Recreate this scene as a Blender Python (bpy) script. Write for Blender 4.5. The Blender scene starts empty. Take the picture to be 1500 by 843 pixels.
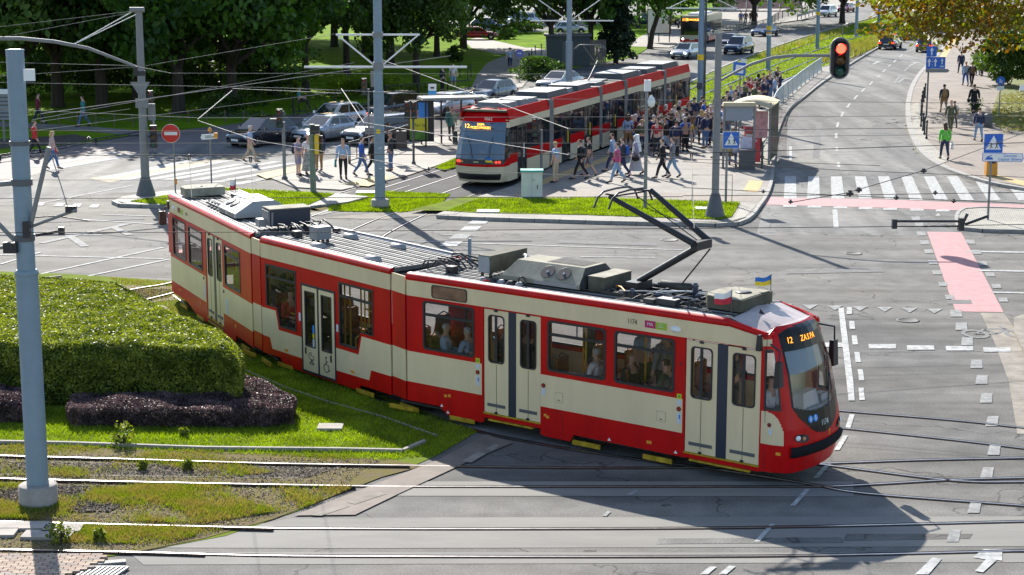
import bpy, bmesh, math, random
import numpy as np
from math import sin, cos, pi, radians, atan, hypot, atan2
from mathutils import Vector, Matrix
from mathutils.geometry import tessellate_polygon
random.seed(7); rng = np.random.default_rng(7)
SC = bpy.context.scene
COL = SC.collection
CAMH, FPX, TILT = 10.7, 2600.0, atan(505/2600.0)
cam = bpy.data.cameras.new('camera'); cam_o = bpy.data.objects.new('camera', cam); COL.objects.link(cam_o)
cam_o.location = (0, 0, CAMH); cam_o.rotation_euler = (pi/2 - TILT, 0, 0)
cam.sensor_width = 36; cam.lens = FPX/1500*36; cam.clip_start = .5; cam.clip_end = 6000
SC.camera = cam_o
SUN_EL, SUN_AZ = radians(33), atan2(-0.30, 1.0)        # azimuth measured from +Y towards +X
w = bpy.data.worlds.new('World'); SC.world = w; w.use_nodes = True
nt = w.node_tree; sky = nt.nodes.new('ShaderNodeTexSky'); sky.sky_type = 'NISHITA'; sky.sun_disc = False
sky.sun_elevation = SUN_EL; sky.sun_rotation = SUN_AZ; sky.air_density = 1.0; sky.dust_density = 0.6; sky.ozone_density = 1.0
nt.links.new(sky.outputs[0], nt.nodes['Background'].inputs[0]); nt.nodes['Background'].inputs[1].default_value = 0.12
sl = bpy.data.lights.new('sun', 'SUN'); sl.energy = 5.0; sl.angle = radians(.5); sl.color = (1, .95, .86)
so = bpy.data.objects.new('sun', sl); COL.objects.link(so)
sd = Vector((sin(SUN_AZ)*cos(SUN_EL), cos(SUN_AZ)*cos(SUN_EL), sin(SUN_EL)))
so.rotation_euler = sd.to_track_quat('Z', 'Y').to_euler(); so.location = (0, 0, 60)
SC.view_settings.view_transform = 'Standard'; SC.view_settings.look = 'None'
SC.view_settings.exposure = 1.0; SC.view_settings.gamma = 1
SC.render.engine = 'CYCLES'
try:
    SC.cycles.max_bounces = 6; SC.cycles.transparent_max_bounces = 16; SC.cycles.transmission_bounces = 4
except Exception: pass

cT, sT = cos(TILT), sin(TILT)
def G(u, v, z=0.0):
    """the place at height z that lies behind a point of the 1500 x 843 photograph"""
    b = (421.5-v)/FPX; r = Vector(((u-750)/FPX, cT+b*sT, -sT+b*cT)); t = (z-CAMH)/r.z
    return Vector((r.x*t, r.y*t, z))
MATS = {}
def mat(name, col, rough=.6, metal=0, noise=0.0, scale=4, bump=0, bscale=None, col2=None, spec=.5, stretch=None, coat=0, detail=5, coords='Object'):
    if name in MATS: return MATS[name]
    m = bpy.data.materials.new(name); m.use_nodes = True; n = m.node_tree.nodes; l = m.node_tree.links
    b = n['Principled BSDF']; b.inputs['Roughness'].default_value = rough; b.inputs['Metallic'].default_value = metal
    b.inputs['Base Color'].default_value = (*col, 1); b.inputs['Specular IOR Level'].default_value = spec
    b.inputs['Coat Weight'].default_value = coat; b.inputs['Coat Roughness'].default_value = .08
    if noise or bump or col2:
        if coords == 'World':
            tc = n.new('ShaderNodeNewGeometry'); src = tc.outputs['Position']
        else:
            tc = n.new('ShaderNodeTexCoord'); src = tc.outputs['Object']
        mp = n.new('ShaderNodeMapping'); l.new(src, mp.inputs[0])
        if stretch: mp.inputs['Scale'].default_value = stretch
        src = mp.outputs[0]
    if noise or col2:
        t = n.new('ShaderNodeTexNoise'); t.inputs['Scale'].default_value = scale; t.inputs['Detail'].default_value = detail; t.inputs['Roughness'].default_value = .65
        l.new(src, t.inputs['Vector'])
        r = n.new('ShaderNodeValToRGB'); l.new(t.outputs[0], r.inputs[0])
        c2 = col2 or tuple(min(1, c*(1+noise)) for c in col)
        c1 = col if col2 else tuple(c*(1-noise) for c in col)
        r.color_ramp.elements[0].color = (*c1, 1); r.color_ramp.elements[1].color = (*c2, 1)
        r.color_ramp.elements[0].position = .32; r.color_ramp.elements[1].position = .68
        l.new(r.outputs[0], b.inputs['Base Color'])
    if bump:
        t2 = n.new('ShaderNodeTexNoise'); t2.inputs['Scale'].default_value = bscale or scale*6; t2.inputs['Detail'].default_value = 4
        l.new(src, t2.inputs['Vector']); bp = n.new('ShaderNodeBump'); bp.inputs['Strength'].default_value = bump; bp.inputs['Distance'].default_value = .02
        l.new(t2.outputs[0], bp.inputs['Height']); l.new(bp.outputs[0], b.inputs['Normal'])
    MATS[name] = m; return m
def emis(name, col, s):
    if name in MATS: return MATS[name]
    m = mat(name, (0.02, .02, .02), .5); b = m.node_tree.nodes['Principled BSDF']
    b.inputs['Emission Color'].default_value = (*col, 1); b.inputs['Emission Strength'].default_value = s; return m
def glass(name, tint=(.05, .06, .06), alpha=.35, rough=.03):
    """pane: mostly see-through, tinted, with a mirror-like coat"""
    if name in MATS: return MATS[name]
    m = bpy.data.materials.new(name); m.use_nodes = True; n = m.node_tree.nodes; l = m.node_tree.links
    n.clear(); o = n.new('ShaderNodeOutputMaterial'); tr = n.new('ShaderNodeBsdfTransparent'); gl = n.new('ShaderNodeBsdfGlossy'); df = n.new('ShaderNodeBsdfDiffuse')
    tr.inputs[0].default_value = (1-tint[0]*2, 1-tint[1]*2, 1-tint[2]*2, 1); gl.inputs['Roughness'].default_value = rough
    df.inputs[0].default_value = (*tint, 1)
    fr = n.new('ShaderNodeFresnel'); fr.inputs[0].default_value = 1.5
    m1 = n.new('ShaderNodeMixShader'); m1.inputs[0].default_value = alpha; l.new(tr.outputs[0], m1.inputs[1]); l.new(df.outputs[0], m1.inputs[2])
    m2 = n.new('ShaderNodeMixShader'); l.new(fr.outputs[0], m2.inputs[0]); l.new(m1.outputs[0], m2.inputs[1]); l.new(gl.outputs[0], m2.inputs[2])
    l.new(m2.outputs[0], o.inputs[0]); MATS[name] = m; return m
def leafmat(name, c1, c2, trans=.45, scale=.7, rough=.55):
    if name in MATS: return MATS[name]
    m = bpy.data.materials.new(name); m.use_nodes = True; n = m.node_tree.nodes; l = m.node_tree.links
    b = n['Principled BSDF']; b.inputs['Roughness'].default_value = rough; b.inputs['Specular IOR Level'].default_value = .35
    tc = n.new('ShaderNodeNewGeometry'); t = n.new('ShaderNodeTexNoise'); t.inputs['Scale'].default_value = scale; t.inputs['Detail'].default_value = 3
    l.new(tc.outputs['Position'], t.inputs['Vector'])
    r = n.new('ShaderNodeValToRGB'); r.color_ramp.elements[0].color = (*c1, 1); r.color_ramp.elements[1].color = (*c2, 1)
    r.color_ramp.elements[0].position = .35; r.color_ramp.elements[1].position = .65
    mx = n.new('ShaderNodeMath'); mx.operation = 'MULTIPLY_ADD'; mx.inputs[1].default_value = .3; l.new(tc.outputs['Random Per Island'], mx.inputs[0]);
    sb = n.new('ShaderNodeMath'); sb.operation = 'SUBTRACT'; l.new(t.outputs[0], sb.inputs[0]); sb.inputs[1].default_value = .15
    l.new(sb.outputs[0], mx.inputs[2]); l.new(mx.outputs[0], r.inputs[0])
    l.new(r.outputs[0], b.inputs['Base Color']); tl = n.new('ShaderNodeBsdfTranslucent'); l.new(r.outputs[0], tl.inputs[0])
    hs = n.new('ShaderNodeHueSaturation'); hs.inputs['Value'].default_value = 1.6; hs.inputs['Saturation'].default_value = 1.15; l.new(r.outputs[0], hs.inputs['Color']); l.new(hs.outputs[0], tl.inputs[0])
    ms = n.new('ShaderNodeMixShader'); ms.inputs[0].default_value = trans; l.new(b.outputs[0], ms.inputs[1]); l.new(tl.outputs[0], ms.inputs[2])
    l.new(ms.outputs[0], n['Material Output'].inputs[0]); MATS[name] = m; return m

class MB:
    """collects plain shapes into one mesh"""
    def __init__(s): s.v = []; s.f = []; s.mi = []; s.cur = 0; s.sm = []; s.smooth = False
    def add(s, vs, fs):
        o = len(s.v); s.v += [tuple(p) for p in vs]; s.f += [tuple(i+o for i in f) for f in fs]; s.mi += [s.cur]*len(fs); s.sm += [s.smooth]*len(fs); return s
    def box(s, x0, x1, y0, y1, z0, z1, M=None, taper=0):
        vs = [Vector(p) for p in ((x0+0, y0, z0), (x1, y0, z0), (x1, y1, z0), (x0, y1, z0), (x0+taper, y0+taper, z1), (x1-taper, y0+taper, z1), (x1-taper, y1-taper, z1), (x0+taper, y1-taper, z1))]
        if M: vs = [M @ p for p in vs]
        return s.add(vs, [(3, 2, 1, 0), (4, 5, 6, 7), (0, 1, 5, 4), (1, 2, 6, 5), (2, 3, 7, 6), (3, 0, 4, 7)])
    def tube(s, pts, r, n=8, r2=None, cap=True):
        pts = [Vector(p) for p in pts]; K = len(pts); vs = []; up = None
        for i, p in enumerate(pts):
            d = (pts[min(i+1, K-1)]-pts[max(i-1, 0)]).normalized()
            if up is None: up = Vector((0, 0, 1)) if abs(d.z) < .9 else Vector((1, 0, 0))
            a = d.cross(up).normalized(); b = a.cross(d).normalized(); rr = r if r2 is None else r+(r2-r)*i/(K-1)
            if isinstance(r, (list, tuple)): rr = r[i]
            vs += [p+(a*cos(2*pi*k/n)+b*sin(2*pi*k/n))*rr for k in range(n)]
        fs = [(i*n+k, i*n+(k+1) % n, (i+1)*n+(k+1) % n, (i+1)*n+k) for i in range(K-1) for k in range(n)]
        sm = s.smooth; s.smooth = n > 4; s.add(vs, fs); s.smooth = False
        if cap: s.add(vs[:n], [tuple(range(n-1, -1, -1))]); s.add(vs[-n:], [tuple(range(n))])
        s.smooth = sm; return s
    def lathe(s, prof, n=16, M=None, axis='z'):
        vs = []
        for r, z in prof:
            for k in range(n):
                a = 2*pi*k/n; p = Vector((r*cos(a), r*sin(a), z))
                if axis == 'y': p = Vector((r*cos(a), z, r*sin(a)))
                if axis == 'x': p = Vector((z, r*cos(a), r*sin(a)))
                vs.append(M @ p if M else p)
        fs = [(i*n+k, i*n+(k+1) % n, (i+1)*n+(k+1) % n, (i+1)*n+k) for i in range(len(prof)-1) for k in range(n)]
        sm = s.smooth; s.smooth = True; s.add(vs, fs); s.smooth = False
        s.add(vs[:n], [tuple(range(n-1, -1, -1))]); s.add(vs[-n:], [tuple(range(n))]); s.smooth = sm; return s
    def poly(s, pts, M=None, holes=None):
        loops = [[Vector(p) for p in pts]]+[[Vector(p) for p in h] for h in (holes or [])]
        tr = tessellate_polygon(loops); fl = [p for lp in loops for p in lp]
        if M: fl = [M @ p for p in fl]
        return s.add(fl, tr)
    def prism(s, pts, z0, z1, M=None):
        """plan outline pts (x, y) raised from z0 to z1"""
        n = len(pts); a = sum(pts[i][0]*pts[(i+1) % n][1]-pts[(i+1) % n][0]*pts[i][1] for i in range(n))
        if a < 0: pts = pts[::-1]
        lo = [Vector((p[0], p[1], z0)) for p in pts]; hi = [Vector((p[0], p[1], z1)) for p in pts]
        tr = [t if (fl := (hi[t[1]]-hi[t[0]]).cross(hi[t[2]]-hi[t[0]]).z) > 0 else t[::-1] for t in tessellate_polygon([hi])]
        if M: lo = [M @ p for p in lo]; hi = [M @ p for p in hi]
        s.add(hi, tr); s.add(lo, [t[::-1] for t in tr])
        return s.add(lo+hi, [(i, (i+1) % n, n+(i+1) % n, n+i) for i in range(n)])
    def slab(s, pts, d, holes=None):
        """3-D flat outline pts given thickness along vector d"""
        d = Vector(d); loops = [[Vector(p) for p in pts]]+[[Vector(p) for p in h] for h in (holes or [])]
        tr = tessellate_polygon(loops); fl = [p for lp in loops for p in lp]
        s.add(fl, tr); s.add([p+d for p in fl], [t[::-1] for t in tr])
        for lp in loops:
            n = len(lp); s.add(lp+[p+d for p in lp], [(i, (i+1) % n, n+(i+1) % n, n+i) for i in range(n)])
        return s
    def mesh(s, name):
        me = bpy.data.meshes.new(name); me.from_pydata(s.v, [], s.f); me.update()
        if any(s.mi): me.polygons.foreach_set('material_index', s.mi)
        if any(s.sm): me.polygons.foreach_set('use_smooth', s.sm)
        return me
    def build(s, name, m, parent=None, **kw):
        me = s.mesh(name)
        for q in (m if isinstance(m, (list, tuple)) else [m]): me.materials.append(q)
        return link(name, me, parent, **kw)
def link(name, data, parent=None, label=None, cat=None, group=None, kind=None, loc=None, rz=None):
    o = bpy.data.objects.new(name, data); COL.objects.link(o)
    if parent is not None: o.parent = parent
    if label: o['label'] = label
    if cat: o['category'] = cat
    if group: o['group'] = group
    if kind: o['kind'] = kind
    if loc is not None: o.location = loc
    if rz is not None: o.rotation_euler = (0, 0, rz)
    return o
def thing(name, loc=(0, 0, 0), rz=0, label=None, cat=None, group=None): return link(name, None, None, label, cat, group, None, loc, rz)
KIDS = {}
def copy_tree(o, parent=None):
    c = o.copy(); COL.objects.link(c); c.parent = parent
    for ch in list(o.children): copy_tree(ch, c)
    return c
def npmesh(name, V, F, m):
    """big mesh straight from arrays; F is (n, 3) or (n, 4)"""
    me = bpy.data.meshes.new(name); k = F.shape[1]
    me.vertices.add(len(V)); me.vertices.foreach_set('co', V.astype(np.float32).ravel())
    me.loops.add(F.size); me.loops.foreach_set('vertex_index', F.astype(np.int32).ravel())
    me.polygons.add(len(F)); me.polygons.foreach_set('loop_start', np.arange(0, F.size, k, dtype=np.int32))
    try: me.polygons.foreach_set('loop_total', np.full(len(F), k, dtype=np.int32))
    except Exception: pass
    me.update(calc_edges=True); me.materials.append(m); return me
def text_mesh(txt, size, m, name, parent, M, extrude=.002, align='CENTER', squash=1):
    cu = bpy.data.curves.new('t', 'FONT'); cu.body = txt; cu.size = size; cu.extrude = extrude; cu.align_x = align; cu.align_y = 'CENTER'; cu.resolution_u = 2
    o = bpy.data.objects.new('t', cu); COL.objects.link(o); dg = bpy.context.evaluated_depsgraph_get(); me = bpy.data.meshes.new_from_object(o.evaluated_get(dg))
    bpy.data.objects.remove(o); me.transform(M @ Matrix.Diagonal((squash, 1, 1, 1))); me.materials.clear(); me.materials.append(m)
    return link(name, me, parent)
def rrect(x0, x1, z0, z1, r, n=4):
    p = []
    for cx, cz, a0 in ((x1-r, z0+r, -pi/2), (x1-r, z1-r, 0), (x0+r, z1-r, pi/2), (x0+r, z0+r, pi)):
        for k in range(n+1): a = a0+pi/2*k/n; p.append((cx+r*cos(a), cz+r*sin(a)))
    return p
def gp(pts, z=0): return [G(u, v, 0).xy for u, v in pts]
def smooth_line(P, n=6):
    P = [Vector(p) for p in P]; out = []
    for i in range(len(P)-1):
        a, b, c, d = P[max(i-1, 0)], P[i], P[i+1], P[min(i+2, len(P)-1)]
        for k in range(n):
            t = k/n; out.append(.5*((2*b)+(c-a)*t+(2*a-5*b+4*c-d)*t*t+(3*b-a-3*c+d)*t**3))
    out.append(P[-1]); return out
M_steel = mat('rail steel', (.30, .29, .30), .34, 1, .2, 5)
M_rust = mat('rail side', (.045, .032, .026), .9, 0, .3, 9, spec=.03)
M_galv = mat('galvanised paint', (.19, .26, .31), .55, 0, .08, 3)
M_grey = mat('grey paint', (.2, .2, .2), .6, 0, .1, 3)
M_dkgrey = mat('dark grey paint', (.09, .095, .1), .55, 0, .1, 5)
M_black = mat('black paint', (.018, .018, .022), .45)
M_rubber = mat('rubber', (.015, .015, .017), .85, spec=.1)
M_white = mat('white paint', (.75, .75, .74), .45, 0, .04, 4)
M_blue = mat('sign blue', (.01, .11, .5), .4)
M_orange = mat('orange paint', (.75, .3, .03), .5, 0, .1, 3)
M_red = mat('sign red', (.6, .02, .015), .4)
M_yellow = mat('yellow paint', (.75, .5, .02), .5)
M_teal = mat('teal paint', (.05, .35, .33), .5)
M_conc = mat('concrete', (.3, .27, .24), .85, 0, .18, 3, .3)
M_glass = glass('clear glass', (.03, .035, .035), .1)
M_cglass = mat('car glass', (.012, .015, .017), .05, 0, spec=.9)
M_mark = mat('road marking', (.24, .24, .235), .8, 0, 0, 5, coords='World', col2=(.50, .50, .48), spec=.1, detail=10)
M_markw = mat('worn road marking', (.17, .17, .165), .8, 0, 0, 5, coords='World', col2=(.33, .33, .32), spec=.1, detail=10)
# ================================================================ GROUND
def asphalt(name, c, stretch, extra=0):
    """road surface: fine grain, long streaks along the traffic, darker wheel paths"""
    m = bpy.data.materials.new(name); m.use_nodes = True; n = m.node_tree.nodes; l = m.node_tree.links
    b = n['Principled BSDF']; g = n.new('ShaderNodeNewGeometry')
    def noise(sc, st, det=4):
        mp = n.new('ShaderNodeMapping'); mp.inputs['Scale'].default_value = st; l.new(g.outputs['Position'], mp.inputs[0])
        t = n.new('ShaderNodeTexNoise'); t.inputs['Scale'].default_value = sc; t.inputs['Detail'].default_value = det; l.new(mp.outputs[0], t.inputs['Vector']); return t.outputs[0]
    a1 = noise(1, stretch); a2 = noise(22, (1, 1, 1), 3); a3 = noise(.16, (1, 1, 1), 5)
    def mix(fac, c0, c1, p0, p1):
        r = n.new('ShaderNodeValToRGB'); r.color_ramp.elements[0].position = p0; r.color_ramp.elements[1].position = p1
        r.color_ramp.elements[0].color = (*c0, 1); r.color_ramp.elements[1].color = (*c1, 1); l.new(fac, r.inputs[0]); return r.outputs[0]
    def mul(x, y):
        q = n.new('ShaderNodeMix'); q.data_type = 'RGBA'; q.blend_type = 'MULTIPLY'; q.inputs[0].default_value = 1; l.new(x, q.inputs[6]); l.new(y, q.inputs[7]); return q.outputs[2]
    o = mul(mul(mix(a1, tuple(x*.72 for x in c), tuple(x*1.18 for x in c), .33, .67), mix(a2, (.76,)*3, (1.15,)*3, .3, .7)), mix(a3, (.76, .77, .79), (1.15, 1.12, 1.07), .35, .7))
    a4 = noise(1.6, (1, 1, 1), 8); a5 = noise(.45, stretch, 6)
    o = mul(mul(o, mix(a4, (.84,)*3, (1.08,)*3, .35, .62)), mix(a5, (.78,)*3, (1, 1, 1), .36, .5))
    v = n.new('ShaderNodeTexVoronoi'); v.feature = 'DISTANCE_TO_EDGE'; v.inputs['Scale'].default_value = .13
    w1 = n.new('ShaderNodeTexNoise'); w1.inputs['Scale'].default_value = .8; w1.inputs['Detail'].default_value = 4; l.new(g.outputs['Position'], w1.inputs['Vector'])
    va = n.new('ShaderNodeVectorMath'); va.operation = 'MULTIPLY_ADD'; va.inputs[1].default_value = (3, 3, 3); l.new(w1.outputs['Color'], va.inputs[0]); l.new(g.outputs['Position'], va.inputs[2]); l.new(va.outputs[0], v.inputs['Vector'])
    o = mul(o, mix(v.outputs[0], (.42,)*3, (1, 1, 1), .0015, .006))
    l.new(o, b.inputs['Base Color']); b.inputs['Roughness'].default_value = .8; b.inputs['Specular IOR Level'].default_value = .10
    bp = n.new('ShaderNodeBump'); bp.inputs['Strength'].default_value = .35; bp.inputs['Distance'].default_value = .01; l.new(a2, bp.inputs['Height']); l.new(bp.outputs[0], b.inputs['Normal'])
    return m
M_asph = asphalt('asphalt', (.175, .168, .156), (.05, .75, 1))
M_asph2 = asphalt('asphalt of the main road', (.215, .21, .2), (.9, .05, 1))
M_asphd = asphalt('dark asphalt', (.055, .056, .06), (.3, .3, 1))
M_grass = mat('lawn', (.10, .11, .02), .95, 0, 0, 1.1, .6, 18, col2=(.15, .22, .014), coords='World', detail=9, spec=.05)
M_soilgrass = mat('rough verge', (.15, .11, .075), .95, 0, 0, 2.6, .8, 14, col2=(.14, .13, .03), coords='World', detail=12, spec=.05)
M_ballast = mat('ballast', (.19, .15, .115), .95, 0, .45, 14, 1, 20, coords='World')
M_park = mat('park lawn', (.07, .14, .006), .95, 0, 0, .35, .6, 8, col2=(.17, .27, .012), coords='World', detail=8, spec=.03)
def paving(name, c1, c2, mortar, sx, sy, rot=0, rough=.8):
    m = bpy.data.materials.new(name); m.use_nodes = True; n = m.node_tree.nodes; l = m.node_tree.links
    b = n['Principled BSDF']; b.inputs['Roughness'].default_value = rough; g = n.new('ShaderNodeNewGeometry'); mp = n.new('ShaderNodeMapping')
    mp.inputs['Rotation'].default_value = (0, 0, rot); l.new(g.outputs['Position'], mp.inputs[0])
    k = n.new('ShaderNodeTexBrick'); k.inputs['Scale'].default_value = 1; k.inputs['Brick Width'].default_value = sx; k.inputs['Row Height'].default_value = sy; k.inputs['Mortar Size'].default_value = .012
    k.inputs['Color1'].default_value = (*c1, 1); k.inputs['Color2'].default_value = (*c2, 1); k.inputs['Mortar'].default_value = (*mortar, 1); l.new(mp.outputs[0], k.inputs['Vector'])
    t = n.new('ShaderNodeTexNoise'); t.inputs['Scale'].default_value = .6; t.inputs['Detail'].default_value = 6; l.new(g.outputs['Position'], t.inputs['Vector'])
    r = n.new('ShaderNodeValToRGB'); r.color_ramp.elements[0].color = (.72, .72, .72, 1); r.color_ramp.elements[1].color = (1.15, 1.13, 1.1, 1); r.color_ramp.elements[0].position = .3; r.color_ramp.elements[1].position = .7; l.new(t.outputs[0], r.inputs[0])
    q = n.new('ShaderNodeMix'); q.data_type = 'RGBA'; q.blend_type = 'MULTIPLY'; q.inputs[0].default_value = 1; l.new(k.outputs[0], q.inputs[6]); l.new(r.outputs[0], q.inputs[7]); l.new(q.outputs[2], b.inputs['Base Color'])
    return m
M_pave = paving('pavement slabs', (.24, .22, .19), (.21, .19, .17), (.14, .13, .11), .5, .5, .35)
M_pave2 = paving('sidewalk slabs', (.23, .19, .16), (.20, .165, .135), (.14, .115, .10), .35, .35, -.35)
M_tact = mat('tactile paving', (.42, .3, .12), .8, 0, .15, 3, coords='World')
M_cob = paving('cobbles', (.38, .36, .32), (.3, .28, .25), (.1, .1, .06), .16, .16, .2)
M_pink = mat('pink bike lane', (.40, .19, .19), .75, 0, .12, 2.5, .2, 30, coords='World')
M_kerb = mat('kerb granite', (.25, .24, .22), .75, 0, .18, 5, .2)
M_slabc = mat('track slab concrete', (.19, .18, .162), .9, 0, .16, 1.2, .2, 30, stretch=(.25, 1, 1), coords='World')
M_sand = mat('sandy apron', (.26, .235, .20), .95, 0, .3, 1.2, .3, 20, coords='World', spec=.1, detail=9)
_lv = [0]
def ground_poly(name, pts, m, z, kind='structure', parent=None, world=False):
    b = MB(); P = [Vector(p) for p in pts] if world else [G(u, v, z if z > .03 else 0) for u, v in pts]
    b.poly([(p[0], p[1], z) for p in P]);
    me_fix = b
    o = b.build(name, m, parent)
    bm = bmesh.new(); bm.from_mesh(o.data);
    for f in bm.faces:
        if f.normal.z < 0: f.normal_flip()
    bm.to_mesh(o.data); bm.free()
    if kind and parent is None: o['kind'] = kind
    return o
b = MB(); b.add([(-1500, -50, 0), (1500, -50, 0), (1500, 3500, 0), (-1500, 3500, 0)], [(0, 1, 2, 3)]); road = b.build('road', M_asph, kind='structure')
ground_poly('main_road', [(1108, 345), (1140, 215), (1180, 150), (1300, 65), (1420, 5), (1480, -5), (1480, 60), (1370, 110), (1345, 170), (1352, 225), (1420, 270), (1500, 285), (1540, 300), (1500, 345)], M_asph2, .004)
ground_poly('street', [(-40, 262), (150, 225), (330, 195), (480, 165), (720, 128), (925, 92), (985, 60), (1180, 10), (1330, -25), (1440, -25), (1300, 22), (1130, 74), (1010, 128), (930, 170), (760, 182), (640, 195), (520, 200), (400, 250), (200, 282), (-40, 300)], M_asph2, .005)
def kerbed(name, pts, m, h=.12, world=False, zoff=0):
    """raised ground with its outline"""
    b = MB(); P = [Vector(p) for p in pts] if world else gp(pts); b.prism([(p[0], p[1]) for p in P], -.02, h+zoff)
    return b.build(name, m, kind='structure')
ks = MB(); ks.box(0, .98, -.075, .075, 0, .145); KS_ME = ks.mesh('kerb_stone'); KS_ME.materials.append(M_kerb)
def kerb(pts, z=0, step=1.0, world=False, wide=1):
    P = [Vector(p) for p in pts] if world else [Vector((p[0], p[1])) for p in gp(pts)]
    k = link('kerb', None, kind='structure'); n = 0
    P3 = smooth_line([Vector((p[0], p[1], 0)) for p in P], 4)
    acc = [0]
    for i in range(1, len(P3)): acc.append(acc[-1]+(P3[i]-P3[i-1]).length)
    def at(s):
        for i in range(1, len(acc)):
            if s <= acc[i]: t = (s-acc[i-1])/max(1e-6, acc[i]-acc[i-1]); return P3[i-1].lerp(P3[i], t)
        return P3[-1]
    s = 0
    while s < acc[-1]-.3 and n < 290:
        a, c = at(s), at(min(s+step, acc[-1])); d = c-a
        o = link('kerb_stone', KS_ME, k); o.location = (a.x, a.y, z+random.uniform(-.004, .004)); o.rotation_euler = (0, 0, atan2(d.y, d.x)); o.scale = (d.length, wide, 1)
        s += step; n += 1
    return k
island = [(-60, 396), (100, 402), (250, 412), (300, 440), (400, 500), (560, 580), (700, 632), (640, 668), (590, 690), (520, 712), (440, 748), (330, 786), (190, 812), (60, 830), (-60, 838)]
ground_poly('grass_verge', island, M_grass, .012)
ground_poly('track_bed', [(-60, 652), (300, 662), (560, 672), (620, 684), (560, 700), (470, 735), (400, 762), (300, 790), (190, 812), (60, 822), (-60, 824)], M_soilgrass, .02)
ground_poly('dirt_patch', [(150, 418), (250, 420), (262, 440), (200, 446)], M_ballast, .022)
ground_poly('gravel_patch', [(-60, 712), (120, 714), (150, 730), (130, 748), (-60, 752)], M_ballast, .026)
ground_poly('gravel_strip', [(-60, 676), (320, 682), (500, 687), (440, 703), (-60, 697)], mat('sandy soil', (.16, .13, .10), .95, 0, 0, 3, .6, 20, col2=(.11, .10, .045), coords='World', detail=10), .026)
ground_poly('sandy_apron', [(430, 757), (640, 676), (712, 638), (752, 650), (690, 676), (580, 727), (520, 756)], mat('brown asphalt', (.16, .13, .11), .85, 0, .2, 2, .2, 20, coords='World'), .024)
for q in ([(455, 757), (497, 742), (512, 744), (470, 758)], [(508, 738), (556, 723), (566, 726), (520, 741)], [(676, 678), (700, 664), (712, 667), (690, 680)], [(712, 660), (724, 652), (733, 654), (722, 662)]):
    ground_poly('faded_line', q, M_sand, .03)
for q in ([(280, 787), (430, 759), (1500, 757), (1600, 757), (1600, 800), (1500, 801), (500, 804), (240, 803)], [(190, 811), (280, 809), (1600, 811), (1600, 824), (210, 828)]):
    ground_poly('concrete_strip', q, M_slabc, .006)
ground_poly('concrete_strip', [(575, 706), (1250, 706), (1250, 728), (520, 727)], M_slabc, .007)
ground_poly('asphalt_patch', [(1240, 783), (1425, 783), (1420, 790), (1235, 793)], M_asph, .011)
ground_poly('asphalt_patch', [(965, 790), (1232, 788), (1236, 796), (962, 798)], M_asph2, .011)
kerbed('traffic_island', [(655, 312), (640, 318), (700, 322), (900, 328), (1068, 330), (1095, 322), (1112, 302), (1122, 288), (1128, 270), (1131, 245), (1133, 215), (1140, 188), (1152, 165), (1178, 143), (1215, 115), (1242, 98), (1225, 92), (1130, 125), (1040, 160), (1004, 185), (905, 215), (808, 246), (752, 276), (700, 292)], M_pave)
ground_poly('lawn_strip', [(600, 308), (680, 288), (762, 290), (780, 293), (880, 290), (1084, 297), (1072, 318), (1055, 322), (860, 315), (700, 312), (655, 309)], M_grass, .135)
ground_poly('paved_strip', [(770, 276), (1000, 283), (1118, 288), (1112, 296), (900, 291), (750, 287)], M_pave2, .126)
ground_poly('tactile_strip', [(1098, 264), (1118, 266), (1110, 282), (1088, 280)], M_tact, .128)
ground_poly('tactile_strip', [(770, 272), (835, 248), (905, 224), (1004, 190), (1008, 192), (912, 228), (845, 252), (785, 275)], M_tact, .128)
ground_poly('corner_paving', [(1087, 298), (1108, 300), (1092, 318), (1068, 324), (1078, 318)], M_cob, .130)
kerb([(640, 320), (700, 323), (800, 326), (900, 329), (1000, 331), (1068, 332), (1096, 324), (1113, 304), (1123, 289), (1130, 268), (1133, 240), (1135, 212), (1142, 187), (1154, 164), (1180, 142), (1217, 114), (1290, 69), (1352, 38)])
kerbed('traffic_island', [(168, 298), (180, 292), (240, 284), (330, 278), (400, 283), (500, 288), (540, 292), (510, 300), (430, 309), (390, 312), (250, 303), (190, 303)], M_cob)
ground_poly('lawn_strip', [(190, 295), (240, 286), (330, 276), (420, 281), (490, 284), (440, 305), (380, 309), (250, 302)], M_grass, .135)
kerb([(166, 299), (180, 304), (250, 305), (330, 309), (400, 313)])
kerbed('pavement', [(395, 262), (440, 245), (500, 232), (560, 215), (600, 196), (660, 188), (690, 205), (675, 232), (600, 258), (560, 268), (500, 280), (430, 276)], M_pave, .06)
ground_poly('tactile_strip', [(375, 255), (450, 240), (470, 243), (390, 262)], M_tact, .072)
ground_poly('tactile_strip', [(500, 270), (560, 256), (580, 258), (540, 273)], M_tact, .072)
ground_poly('dark_track_paving', [(498, 288), (560, 262), (660, 232), (700, 222), (780, 262), (740, 290), (650, 292), (560, 290)], M_asphd, .010)
ground_poly('lawn_strip', [(636, 245), (668, 232), (672, 244), (650, 250)], M_grass, .07)
ground_poly('lawn_strip', [(490, 296), (545, 281), (600, 283), (660, 286), (640, 305), (590, 312), (480, 310)], M_grass, .018)
ground_poly('track_apron', [(400, 314), (440, 302), (520, 286), (560, 288), (520, 305), (470, 316)], M_slabc, .014)
ground_poly('track_apron', [(470, 320), (560, 312), (640, 306), (660, 314), (560, 322)], M_sand, .013)
for q in ([(452, 308), (480, 300), (492, 302), (468, 311)], [(470, 300), (500, 292), (506, 294), (480, 302)], [(430, 312), (455, 305), (470, 309), (446, 313)]): ground_poly('dirt_patch', q, M_soilgrass, .02)
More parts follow.
